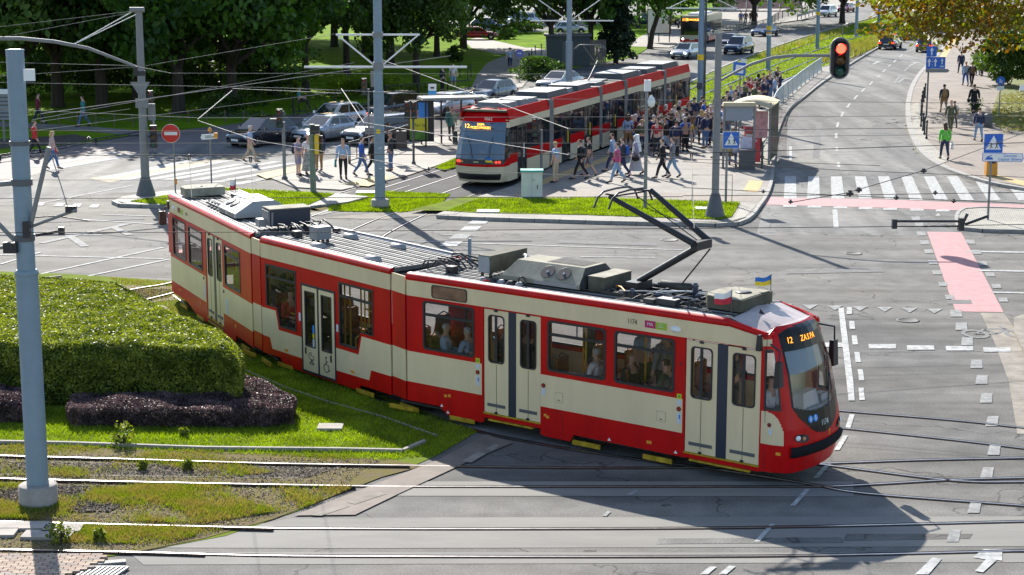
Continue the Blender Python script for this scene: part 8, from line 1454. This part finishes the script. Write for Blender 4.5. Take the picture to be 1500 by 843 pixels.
P1(kk, 'poster', mat('poster pink', (.45, .22, .22), .6, 0, .3, 4), lambda b: b.box(.55, 1.25, 1.15, 1.17, 1.3, 2.6)); P1(kk, 'poster', mat('poster pale', (.5, .45, .55), .6, 0, .2, 6), lambda b: (b.box(-.2, .35, .02, .04, .8, 1.5), b.box(-.55, -.25, .02, .04, .7, 1.3))); P1(kk, 'news_rack', mat('rack dark', (.05, .06, .09), .5), lambda b: (b.box(-1.4, -.3, .5, .9, .5, 1.55),)); P1(kk, 'rack_goods', mat('rack goods', (.6, .45, .05), .6, 0, 0, 5, col2=(.4, .42, .5)), lambda b: b.box(-1.3, -.35, .48, .5, .7, 1.5))
bx = thing('ticket_machine', G(1101, 240, .12), 0, 'red ticket machine with white lettering beside the shelter', 'ticket machine'); P1(bx, 'machine_body', mat('machine red', (.50, .015, .03), .35, coat=.4), lambda b: b.box(-.38, .38, -.3, .25, .1, 1.75, taper=.02)); P1(bx, 'machine_top', mat('machine red', (.5, .015, .03)), lambda b: b.box(-.42, .42, -.34, .28, 1.72, 1.85, taper=.04)); P1(bx, 'white_stripe', M_white, lambda b: b.box(-.36, .36, -.305, -.29, 1.38, 1.47)); text_mesh('Bilety', .2, M_white, 'lettering', bx, Matrix.Translation((0, -.31, 1.18)) @ Matrix.Rotation(pi/2, 4, 'X'), .001); P1(bx, 'screen', M_orange, lambda b: b.box(-.1, .1, -.31, -.29, .62, .85))
tb = thing('litter_bin', G(1094, 248, .12), 0, 'dark grey litter bin with slatted front below the red ticket machine', 'litter bin'); P1(tb, 'bin_body', mat('bin brown grey', (.10, .095, .09), .7), lambda b: b.box(-.36, .36, -.3, .3, 0, .88)); P1(tb, 'bin_rim', M_dkgrey, lambda b: b.box(-.39, .39, -.33, .33, .88, .95))
for k in range(9): P1(tb, 'slat', M_dkgrey, lambda b: b.box(-.34+k*.078, -.29+k*.078, -.315, -.3, .05, .85))
gp_ = thing('guard_post', G(1116, 247, .12), 0, 'green metal post with a sloping handrail at the platform edge', 'railing'); P1(gp_, 'post', mat('dark green paint', (.015, .06, .05), .45), lambda b: (b.box(-.05, .05, -.05, .05, 0, 1.25), b.tube([(0, 0, .9), (.5, 2.5, .9), (1.0, 5.0, .9)], .03, 6), b.tube([(0, 0, 1.2), (.6, 2.5, 1.2), (1.1, 5.0, 1.2)], .03, 6)))
ss = pole_sign(1082, 208, 3.9, 'blue tram stop sign with a white tram picture above the shelter roof', .04, z=.12); P1(ss, 'sign_plate', M_blue, lambda b: b.slab([(-.42, -.06, 3.62), (.26, -.06, 3.56), (.30, -.06, 4.24), (-.38, -.06, 4.32)], (0, .03, 0))); P1(ss, 'white_panel', M_white, lambda b: b.slab([(-.28, -.066, 3.72), (.14, -.066, 3.68), (.17, -.066, 4.1), (-.25, -.066, 4.16)], (0, .004, 0))); P1(ss, 'tram_picture', M_black, lambda b: (b.box(-.2, .08, -.072, -.068, 3.84, 3.93), b.tube([(-.1, -.07, 3.93), (0, -.07, 4.02)], .01, 4)))
sn = pole_sign(1088, 145, 2.6, 'small white plate on a pole between the tram tracks', .03, z=.1); P1(sn, 'sign_plate', M_white, lambda b: b.box(-.2, .2, -.05, -.04, 2.3, 2.75))
def railing(pts, h, step, label, name='railing', m=M_galv, z=.12, bar_w=.05, panel=True, cat='railing'):
    P = smooth_line([G(u, v, z) for u, v in pts], 6); acc = [0]
    for i in range(1, len(P)): acc.append(acc[-1]+(P[i]-P[i-1]).length)
    def at(s):
        for i in range(1, len(acc)):
            if s <= acc[i]: return P[i-1].lerp(P[i], (s-acc[i-1])/max(1e-6, acc[i]-acc[i-1]))
        return P[-1]
    t = thing(name, (0, 0, 0), 0, label, cat); P1(t, 'top_rail', m, lambda b: b.tube([p+Vector((0, 0, h)) for p in P], .035, 6)); P1(t, 'bottom_rail', m, lambda b: b.tube([p+Vector((0, 0, .15)) for p in P], .03, 6))
    q = MB(); q.box(-bar_w/2, bar_w/2, -.015, .015, .15, h); me = q.mesh('bar'); me.materials.append(m); q = MB(); q.box(-.05, .05, -.05, .05, 0, h+.04); mp = q.mesh('post'); mp.materials.append(m); s = 0; k = 0
    while s < acc[-1] and k < 280:
        p = at(s); p2 = at(min(acc[-1], s+.1)); d = p2-p; link('post' if k % 8 == 0 else 'bar', mp if k % 8 == 0 else me, t, loc=p, rz=atan2(d.y, d.x)); s += step; k += 1
    return t
railing([(1130, 178), (1140, 157), (1160, 139), (1180, 122), (1204, 104)], 1.15, .42, 'pale barred railing along the platform edge beside the right road', m=mat('pale railing paint', (.45, .50, .52), .45, .2))
railing([(1022, 52), (1075, 50), (1120, 42), (1150, 26), (1215, 12)], 1.1, .8, 'grey railing behind the walkers at the top pavement', m=M_dkgrey)
railing([(565, 150), (620, 146), (690, 140)], 1.1, .35, 'black iron fence between the park lawn and the street, above the dark estate car', 'iron_fence', M_black, .05, .02, cat='fence')
railing([(430, 168), (500, 160), (560, 152)], 1.1, .5, 'black iron fence behind the silver cars', 'iron_fence', M_black, .05, .02, cat='fence')
railing([(512, 240), (560, 226), (598, 212)], 1.05, .9, 'dark railing between the waiting people and the queueing cars', m=mat('green black paint', (.015, .03, .025), .5), z=.06)
railing([(0, 236), (70, 226), (140, 212), (206, 201)], .3, 1.0, 'low black edging rail along the left lawn', 'low_fence', M_black, .05, .02, cat='fence')
cbn = thing('crash_barrier', (0, 0, 0), 0, 'grey crash barrier beside the main road at the top', 'barrier'); A_, B_ = G(1168, 30, .12), G(1200, 20, .12)
P1(cbn, 'beam', M_alu, lambda b: b.slab([A_+Vector((0, 0, .45)), B_+Vector((0, 0, .45)), B_+Vector((0, 0, .85)), A_+Vector((0, 0, .85))], (.1, .1, 0)))
for k in range(7): p = A_.lerp(B_, k/6); P1(cbn, 'post', M_grey, lambda b: b.box(p.x-.06, p.x+.06, p.y-.06, p.y+.06, .1, .8))
bol = None
for i, (u, v) in enumerate(((1349, 186), (1352, 192), (1354, 198), (1357, 204), (1350, 178), (1349, 170), (1350, 163), (1351, 156), (1353, 150), (1355, 144))):
    if bol is None:
        bol = o = thing('bollard', G(u, v, .12), 0, 'x', 'bollard', 'black bollards at the edge of the right pavement'); P1(o, 'post', M_black, lambda b: (b.tube([(0, 0, 0), (0, 0, 1.0)], .045, 10), b.lathe([(.06, .9), (.065, .95), (.05, 1.02), (.0, 1.05)], 10))); P1(o, 'bollard_foot', M_black, lambda b: b.lathe([(.07, 0), (.07, .1), (.045, .14)], 10))
    else: o = copy_tree(bol); o.location = G(u, v, .12)
    o['label'] = 'black bollard on the pavement edge, %s' % ('third from the front of the row', 'third from front, near the green jacket' , 'second from the front of the row', 'nearest to the camera at the front of the row', 'fifth from the front of the row', 'sixth from the front of the row', 'seventh from the front of the row', 'eighth from the front of the row', 'ninth, behind the lane sign pole', 'furthest back in the row')[i] if i != 0 else 'black bollard on the pavement edge, fourth from the front of the row'
for i, (u, v) in enumerate(((775, 95), (779, 88), (784, 83), (793, 80), (674, 112), (685, 118), (690, 114))):
    o = copy_tree(bol); o.location = G(u, v, .06); o['group'] = 'bollards by the park path'; o['label'] = 'dark bollard by the park path, %s' % ('nearest on the right side', 'second on the right side', 'third on the right side', 'furthest on the right side', 'left side above the shelter', 'left side nearest the street', 'left side beside the lawn corner')[i]
cf = None
for i, u in enumerate(range(60, 420, 27)):
    v = 182+(4 if 80 < u < 230 else -2 if u > 230 else 0)
    if cf is None: cf = o = thing('chain_post', G(u, v, .05), 0, 'x', 'post', 'low posts with chain along the park path'); P1(o, 'post', mat('weathered wood', (.12, .10, .06), .9), lambda b: (b.tube([(0, 0, 0), (0, 0, .75)], .045, 8),)); P1(o, 'chain', M_dkgrey, lambda b: b.tube([(0, 0, .6), (.5, 0, .42), (1.0, 0, .35), (1.6, 0, .42), (2.1, 0, .6)], .015, 4))
    else: o = copy_tree(cf); o.location = G(u, v, .05)
    o['label'] = 'low wooden post with chain on the park path edge, ' + ('leftmost of the row', 'second from the left', 'third from the left', 'fourth from the left', 'fifth from the left', 'sixth from left by the mast', 'seventh from the left', 'eighth from the left', 'ninth from the left', 'tenth from the left', 'eleventh, near the black hatchback', 'twelfth, behind the black hatchback', 'thirteenth, near the cyclist', 'last of the row')[i]
bs = thing('bus_shelter', G(640, 213, .06), .25, 'bus shelter with flat grey roof and advertising end panel, left of the far tram', 'shelter')
P1(bs, 'shelter_roof', mat('shelter roof', (.25, .25, .22), .7, 0, .1, 2), lambda b: b.box(-.9, 2.8, -.7, .9, 2.45, 2.58, taper=.03))
for x, y in ((-.7, .7), (.4, .7), (1.5, .7), (2.6, .7), (-.7, -.5), (2.6, -.5)): P1(bs, 'post', M_black, lambda b: b.box(x-.04, x+.04, y-.04, y+.04, 0, 2.45))
for x in (-.7, .4, 1.5): P1(bs, 'glass_wall', M_glass, lambda b: b.box(x+.04, x+1.06, .69, .70, .35, 2.2))
P1(bs, 'bench', M_grey, lambda b: b.box(.2, 2.0, .3, .65, .45, .5)); P1(bs, 'timetable', mat('timetable', (.45, .25, .22), .6, 0, .2, 8), lambda b: b.box(1.6, 2.4, .66, .68, .9, 2.0))
ad = thing('advert_display', G(619, 213, .06), 0, 'lit advert panel with yellow lower half and blue upper half beside the left shelter', 'advert panel'); P1(ad, 'panel_frame', M_black, lambda b: b.box(-.72, .62, -.08, .08, .2, 2.4)); P1(ad, 'poster_yellow', mat('poster yellow', (.62, .55, .02), .5, 0, 0, 1.5, col2=(.65, .6, .02)), lambda b: b.box(-.66, .30, -.09, -.08, .75, 1.45)); P1(ad, 'poster_green', mat('poster green', (.08, .22, .02), .5, 0, .5, 6), lambda b: b.box(-.66, .30, -.09, -.08, .3, .75)); P1(ad, 'poster_blue', mat('poster blue', (.03, .22, .6), .5, 0, .3, 2), lambda b: b.box(-.2, .30, -.09, -.08, 1.45, 2.3)); P1(ad, 'poster_pink', mat('poster rosy', (.4, .2, .18), .5, 0, .4, 5), lambda b: b.box(-.66, -.2, -.09, -.08, 1.45, 1.9)); text_mesh('Mar ts', .26, mat('dark green ink', (.02, .08, .01), .6), 'lettering', ad, Matrix.Translation((-.18, -.094, 1.08)) @ Matrix.Rotation(pi/2, 4, 'X'), .001)
st = pole_sign(634, 207, 3.0, 'white and blue bus stop flag sign above the left shelter', .03, z=.06); P1(st, 'sign_plate', M_white, lambda b: b.box(-.22, .22, -.05, -.03, 2.75, 3.12)); P1(st, 'sign_lower', mat('sky blue', (.02, .3, .62), .4), lambda b: b.box(-.22, .22, -.05, -.03, 2.5, 2.75)); P1(st, 'bus_picture', M_black, lambda b: b.box(-.1, .1, -.055, -.05, 2.86, 2.96))
lb = thing('litter_bin', G(588, 217, .06), 0, 'square brown stone litter bin left of the advert panel', 'litter bin'); P1(lb, 'bin_body', mat('stone brown', (.12, .10, .085), .9, 0, .15, 6), lambda b: b.box(-.3, .3, -.3, .3, 0, .85, taper=.03)); P1(lb, 'bin_top', M_dkgrey, lambda b: b.box(-.25, .25, -.25, .25, .85, .9))
bt = thing('litter_bin', G(1451, 258, .12), 0, 'orange litter bin behind the right crossing sign', 'litter bin'); P1(bt, 'bin_body', mat('bin orange', (.62, .26, .02), .5, 0, .1, 4), lambda b: b.box(-.26, .26, -.2, .2, .05, .88, taper=.02)); P1(bt, 'bin_lid', mat('bin orange', (.6, .26, .02)), lambda b: b.box(-.28, .28, -.22, .22, .88, .97, taper=.04)); P1(bt, 'bin_opening', M_black, lambda b: b.box(-.15, .15, -.215, -.19, .6, .75))
bk2 = thing('litter_bin', G(1447, 187, .12), 0, 'dark litter bin at the grass edge of the right pavement', 'litter bin'); P1(bk2, 'bin_body', M_dkgrey, lambda b: b.lathe([(.2, 0), (.24, .1), (.25, .7), (.2, .75)], 14)); P1(bk2, 'bin_top', M_black, lambda b: b.lathe([(.26, .75), (.1, .82)], 14))
cp2 = thing('square_post', G(1240, 98, .12), 0, 'white square post at the end of the barred railing', 'post'); P1(cp2, 'post', M_white, lambda b: b.box(-.12, .12, -.12, .12, 0, .95, taper=.01)); P1(cp2, 'post_cap', M_grey, lambda b: b.box(-.14, .14, -.14, .14, .95, 1.0))
spk = thing('loudspeaker_pole', G(1234, 62, .1), 0, 'pole with a pale horn loudspeaker behind the big red signal', 'loudspeaker'); P1(spk, 'pole', M_grey, lambda b: b.tube([(0, 0, 0), (0, 0, 1.9)], .05, 6)); P1(spk, 'horn', mat('horn beige', (.4, .33, .28), .6), lambda b: b.lathe([(.08, 0), (.12, .2), (.3, .5)], 12, Matrix.Translation((0, 0, 1.8)), 'x'))
sh = thing('garden_shed', G(832, 97, .05), 0, 'grey windowless shed between the trees behind the far tram', 'shed'); P1(sh, 'wall', mat('shed grey', (.06, .07, .075), .8, 0, .1, 2), lambda b: b.box(-1.9, 1.9, 0, 3.2, 0, 2.6)); P1(sh, 'roof', M_dkgrey, lambda b: b.box(-2.1, 2.1, -.2, 3.4, 2.6, 2.75)); P1(sh, 'door', M_dkgrey, lambda b: b.box(-.5, .5, -.02, 0, 0, 2.1))
for k in range(9): P1(sh, 'board', mat('shed board', (.15, .12, .11), .8), lambda b: b.box(1.92+k*.16, 2.05+k*.16, 0, .1, 0, 2.3))
av = thing('advert_board', G(965, 62, .1), 0, 'white advert board in a black frame left of the bus', 'advert board'); P1(av, 'board_frame', M_black, lambda b: (b.box(-1.3, 1.3, 0, .15, .9, 3.6), b.box(-1.2, -1.1, 0, .1, 0, .9), b.box(1.1, 1.2, 0, .1, 0, .9), b.box(-.05, .05, 0, .1, 0, .9))); P1(av, 'poster', M_white, lambda b: b.box(-1.2, 1.1, -.01, 0, 1.0, 3.5))
tt = thing('information_board', G(5, 208, .05), 0, 'pale board with dark rows of lines at the left edge', 'board'); P1(tt, 'board', mat('board grey', (.22, .24, .26), .6), lambda b: b.box(-1.2, .75, 0, .08, 1.2, 2.6)); P1(tt, 'board_top', M_white, lambda b: b.box(-1.3, .8, -.1, .2, 2.6, 2.85)); P1(tt, 'post', M_grey, lambda b: (b.box(-1.1, -1.0, 0, .1, 0, 1.2), b.box(0, .1, 0, .1, 0, 1.2)))
for k in range(6): P1(tt, 'text_row', M_dkgrey, lambda b: b.box(-1.1, .65, -.01, 0, 1.32+k*.21, 1.40+k*.21))
cy = thing('bicycle', G(443, 170, .01), radians(10), 'bicycle ridden by the cyclist behind the silver cars', 'bicycle')
for x in (-.5, .55): P1(cy, 'wheel', M_rubber, lambda b: b.tube([(x+.33*cos(a), 0, .34+.33*sin(a)) for a in np.linspace(0, 2*pi, 21)], .02, 5, cap=False))
P1(cy, 'bicycle_frame', M_black, lambda b: (b.tube([(-.5, 0, .34), (-.1, 0, .32), (-.25, 0, .85), (-.5, 0, .34)], .018, 5), b.tube([(-.1, 0, .32), (.4, 0, .85), (-.22, 0, .8)], .018, 5), b.tube([(.55, 0, .34), (.38, 0, .95), (.45, .25, 1.0)], .015, 5), b.tube([(.38, 0, .95), (.45, -.25, 1.0)], .015, 5))); P1(cy, 'saddle', M_black, lambda b: b.box(-.38, -.12, -.07, .07, .88, .94, taper=.02))
cyc = person(0, 0, 'sit', 0, 'teal', 'black', 'cyclist in a teal top riding behind the silver cars', 'tshirt', 'trousers', 'hbrown', 'hair', (), 1, 0, .5, None, tuple(G(443, 170)+Vector((-.2, 0, .48)))); cyc.rotation_euler = (0, 0, radians(100))
pv = thing('glass_pavilion', G(1100, 16, .1), .1, 'glass walled tram stop pavilion above the walkers at the top', 'pavilion')
for k in range(8): P1(pv, 'glass_panel', glass('pale green glass', (.12, .2, .16), .5), lambda b: b.box(-6+k*1.8, -4.4+k*1.8, 0, .03, .3, 3.0)); P1(pv, 'post', M_grey, lambda b: b.box(-6.15+k*1.8, -6.02+k*1.8, -.05, .08, 0, 3.1))
P1(pv, 'roof', M_grey, lambda b: b.box(-6.5, 9, -.5, 2.5, 3.1, 3.25))
for i, (u, v, w_, h, d_, lab, c) in enumerate(((760, -12, 30, 10, 12, 'pale building behind the parked vans', (.42, .40, .37)), (640, -30, 40, 12, 12, 'grey building far behind the trees at the top left', (.3, .31, .33)), (1020, -30, 26, 9, 10, 'reddish building behind the bus', (.28, .15, .12)))):
    bd = thing('building', G(u, v), 0, lab, 'building'); P1(bd, 'wall', mat('wall %d' % i, c, .85, 0, .08, .5), lambda b: b.box(-w_/2, w_/2, 0, d_, 0, h)); P1(bd, 'roof', M_dkgrey, lambda b: b.box(-w_/2-.4, w_/2+.4, -.4, d_+.4, h, h+.5))
    for r_ in range(int(h//3.2)):
        for k in range(int(w_//3)): P1(bd, 'window', M_cglass, lambda b: b.box(-w_/2+1+k*3, -w_/2+2.3+k*3, -.04, 0, 1.1+r_*3.1, 2.6+r_*3.1))
# ================================================================ OVERHEAD WIRES
M_wire = mat('copper wire dull', (.06, .05, .045), .5, .6); M_wirel = mat('steel wire bright', (.24, .23, .22), .6, 0)
def wire(a, c, za, zc, label, r=.0072, m=None, ext=0, name='contact_wire', mid=()):
    """wire through two or more photo points with its height above ground at each end"""
    pts = [G(*a, za)]+[G(q[0], q[1], q[2]) for q in mid]+[G(*c, zc)]
    if ext: d = pts[-1]-pts[0]; pts[0] = pts[0]-d*ext; pts[-1] = pts[-1]+d*ext
    t = link(name, None); b = MB(); b.tube(pts, r, 5); bpy.data.objects.remove(t); o = b.build(name, m or M_wire, label=label, cat='wire'); return o
W_ = M_wirel
wire((0, 39.5), (192, 17), 7.3, 7.9, 'upper stay wire from the left edge to the top of the arm mast', m=W_, ext=.0, name='stay_wire')
wire((0, 55), (192, 19), 7.0, 7.85, 'lower stay wire from the left edge to the top of the arm mast', m=W_, name='stay_wire')
wire((0, 91.5), (250, 107.5), 5.8, 5.8, 'wire running left from the arm mast below its curved arm', mid=((195, 96.5, 5.8),), m=W_)
wire((250, 107.5), (880, 109), 5.8, 5.8, 'level bright wire from the arm mast to the slim pale mast', m=W_)
wire((0, 112), (205, 98), 5.6, 5.6, 'sloping wire from the left edge to the arm mast', m=W_)
wire((205, 98), (490, 50), 5.6, 7.0, 'span wire rising from the arm mast to the cross arm of the tall mast', m=W_, name='span_wire')
wire((0, 121), (410, 129), 5.6, 5.6, 'long wire under the trees reaching the tall mast', m=W_); wire((410, 129), (790, 145), 5.6, 5.6, 'wire passing the tall mast and the far tram roof', m=W_); wire((790, 145), (1500, 152), 5.6, 5.6, 'wire over the platform crowd and the right road', m=W_, ext=.0)
wire((60, 167), (660, 82), 5.5, 5.6, 'rising contact wire from the thick mast to the lawn trees', m=W_, r=.014); wire((47, 176), (520, 92), 5.4, 5.6, 'rising wire just below the first from the thick mast', m=W_); wire((60, 178), (190, 160), 5.4, 5.4, 'short wire meeting the clamp right of the thick mast', m=W_)
wire((0, 160), (290, 173), 5.5, 5.5, 'wire from the left edge past the red signal', m=W_); wire((290, 173), (1120, 171), 5.5, 5.5, 'level wire across the far tram windscreen top', m=W_); wire((1120, 171), (1500, 170), 5.5, 5.5, 'level wire over the right road at the bollards', m=W_)
wire((48, 192), (480, 137), 5.4, 5.5, 'rising wire crossing the black hatchback', m=W_)
wire((0, 191.5), (1000, 191.5), 5.3, 5.3, 'level dark wire across the whole crossing and the far tram', mid=((500, 193, 5.3),)); wire((1000, 191.5), (1500, 186.5), 5.3, 5.3, 'level dark wire across the right road above the green jacket')
wire((0, 210), (1000, 210), 5.2, 5.2, 'thin level wire below the far tram lamps', r=.006, m=W_); wire((1000, 202), (1500, 196), 5.2, 5.2, 'thin level wire over the right road', r=.007, m=W_)
wire((0, 228), (1000, 225.5), 5.0, 5.0, 'strong dark contact wire across the crossing', r=.010); wire((1000, 225.5), (1600, 206), 5.0, 5.0, 'strong dark contact wire over the right road', r=.011, ext=0)
wire((560, 88), (833, 189), 5.9, 5.4, 'bright wire slanting down over the far tram roof from the tall mast', r=.010, m=W_); wire((833, 189), (1120, 192), 5.4, 5.4, 'bright wire over the platform people', m=W_)
wire((500, 137), (340, 130), 5.7, 5.6, 'short bright wire left of the tall mast', m=W_); wire((533, 180), (833, 227), 5.4, 5.4, 'bright wire slanting across the far tram windscreen', r=.010, m=W_); wire((500, 130), (533, 180), 5.7, 5.4, 'steep rod at the tall mast ending above the estate car', r=.012, m=W_, name='steady_arm')
wire((290, 175), (340, 133), 5.4, 5.7, 'steep bright rod above the 300 m board', r=.014, m=W_, name='steady_arm'); wire((290, 177), (375, 206), 5.4, 5.35, 'bright rod sloping down over the black hatchback', r=.012, m=W_, name='steady_arm'); wire((375, 206), (627, 248), 5.35, 5.2, 'bright wire slanting down over the waiting people', r=.009, m=W_); wire((627, 248), (1000, 264), 5.2, 5.2, 'bright wire over the cabinet and platform edge', m=W_)
wire((833, 227), (1290, 243), 5.3, 5.3, 'wire over the shelter to the right crossing'); wire((1000, 237), (1500, 260), 5.2, 5.2, 'sagging dark wire above the zebra crossing', mid=((1240, 250, 5.15),))
wire((0, 291), (1000, 288.5), 5.6, 5.6, 'level dark wire over the lawn strip'); wire((1000, 287), (1245, 286), 5.6, 5.6, 'dark wire over the corner of the lawn strip'); wire((1000, 275), (1250, 287.5), 5.6, 5.6, 'dark wire falling over the bike lane'); wire((1245, 286), (1500, 282), 5.6, 5.6, 'dark wire along the zebra stripes'); wire((1250, 287.5), (1500, 298), 5.6, 5.6, 'dark wire crossing the pink bike lane')
wire((0, 341), (500, 340), 5.5, 5.5, 'thin dark contact wire above the road left of the long tram', ext=0); wire((500, 339), (1500, 329), 5.5, 5.5, 'thin dark contact wire touching the pantograph and passing right', mid=((1000, 335, 5.5), (1340, 332, 5.5)))
wire((1157, 297), (1497, 196), 5.5, 5.6, 'diagonal wire rising to the right over the pavement', mid=((1240, 283, 5.55), (1353, 250, 5.6)), r=.009)
wire((0, 264), (500, 264), 5.4, 5.4, 'faint level wire behind the thick mast', r=.005)
for (u, v, z0, z1, lb) in ((1013, 226, 5.0, None, 'hanging dropper above the pantograph'), (277, 229, 5.0, None, 'hanging dropper over the rear roof of the long tram, left'), (367, 232, 5.0, None, 'hanging dropper over the rear roof of the long tram, right')):
    p = G(u, v, 5.0); e = G(u+4, {1013: 335, 277: 290, 367: 291}[u], 5.5); o = MB(); o.tube([p, p.lerp(e, .5), e], .006, 4); o.lathe([(.03, -.12), (.05, 0), (.03, .05)], 8, Matrix.Translation(p)); o.build('dropper_wire', M_wire, label=lb, cat='wire')
def clamp(u, v, z, s, label, ang=0):
    s *= .38
    p = G(u, v, z); t = thing('wire_clamp', p, ang, label, 'clamp'); P1(t, 'clamp_body', M_black, lambda b: (b.box(-.12*s, .12*s, -.04, .04, -.05*s, .05*s), b.lathe([(.05*s, -.12*s), (.05*s, .12*s)], 8), b.box(-.05*s, .05*s, -.03, .03, .05*s, .14*s)))
for u, v, z, s, a, lb in ((1245, 284, 5.55, 1.4, .3, 'black clamp over the zebra crossing, left of two'), (1258, 279, 5.55, 1.2, .5, 'black clamp over the zebra crossing, right of two'), (1353, 251, 5.6, 1.2, .5, 'black clamp over the right kerb'), (1158, 296, 5.5, .9, 0, 'small black clamp over the bike lane start'), (1313, 290, 5.6, 1.0, 0, 'flat black clamp over the zebra crossing, right part'), (1397, 295, 5.6, .9, 0, 'flat black clamp over the bike lane at the island'), (1370, 283, 5.6, .9, 0, 'flat black clamp on the upper wire above the zebra'), (1118, 281, 5.6, .8, 0, 'small black clamp near the platform corner'), (130, 203, 5.4, 1.0, 0, 'pale wire clamp right of the thick mast'), (628, 248, 5.2, 1.0, 0, 'wire clamp by the dark track paving'), (833, 190, 5.4, .8, 0, 'wire clamp over the far tram door'), (833, 227, 5.3, .9, 0, 'wire clamp over the white shirted passenger')): clamp(u, v, z, s, lb, a)
si = thing('section_insulator', G(1365, 329, 5.5), .0, 'black section insulator hanging on the wire left of the cobbled island', 'insulator'); P1(si, 'insulator_bar', M_black, lambda b: (b.tube([(-.68, 0, .06), (.55, 0, .06)], .025, 6), b.tube([(-.68, 0, -.04), (.6, 0, -.04)], .012, 6), b.box(-.75, -.66, -.05, .05, -.08, .1), b.box(.5, .6, -.05, .05, -.12, .12))); P1(si, 'insulator_horn', M_black, lambda b: (b.tube([(.55, 0, -.05), (.66, 0, .2)], .03, 6), b.tube([(.62, 0, 0), (1.05, 0, .16)], .03, 6)))
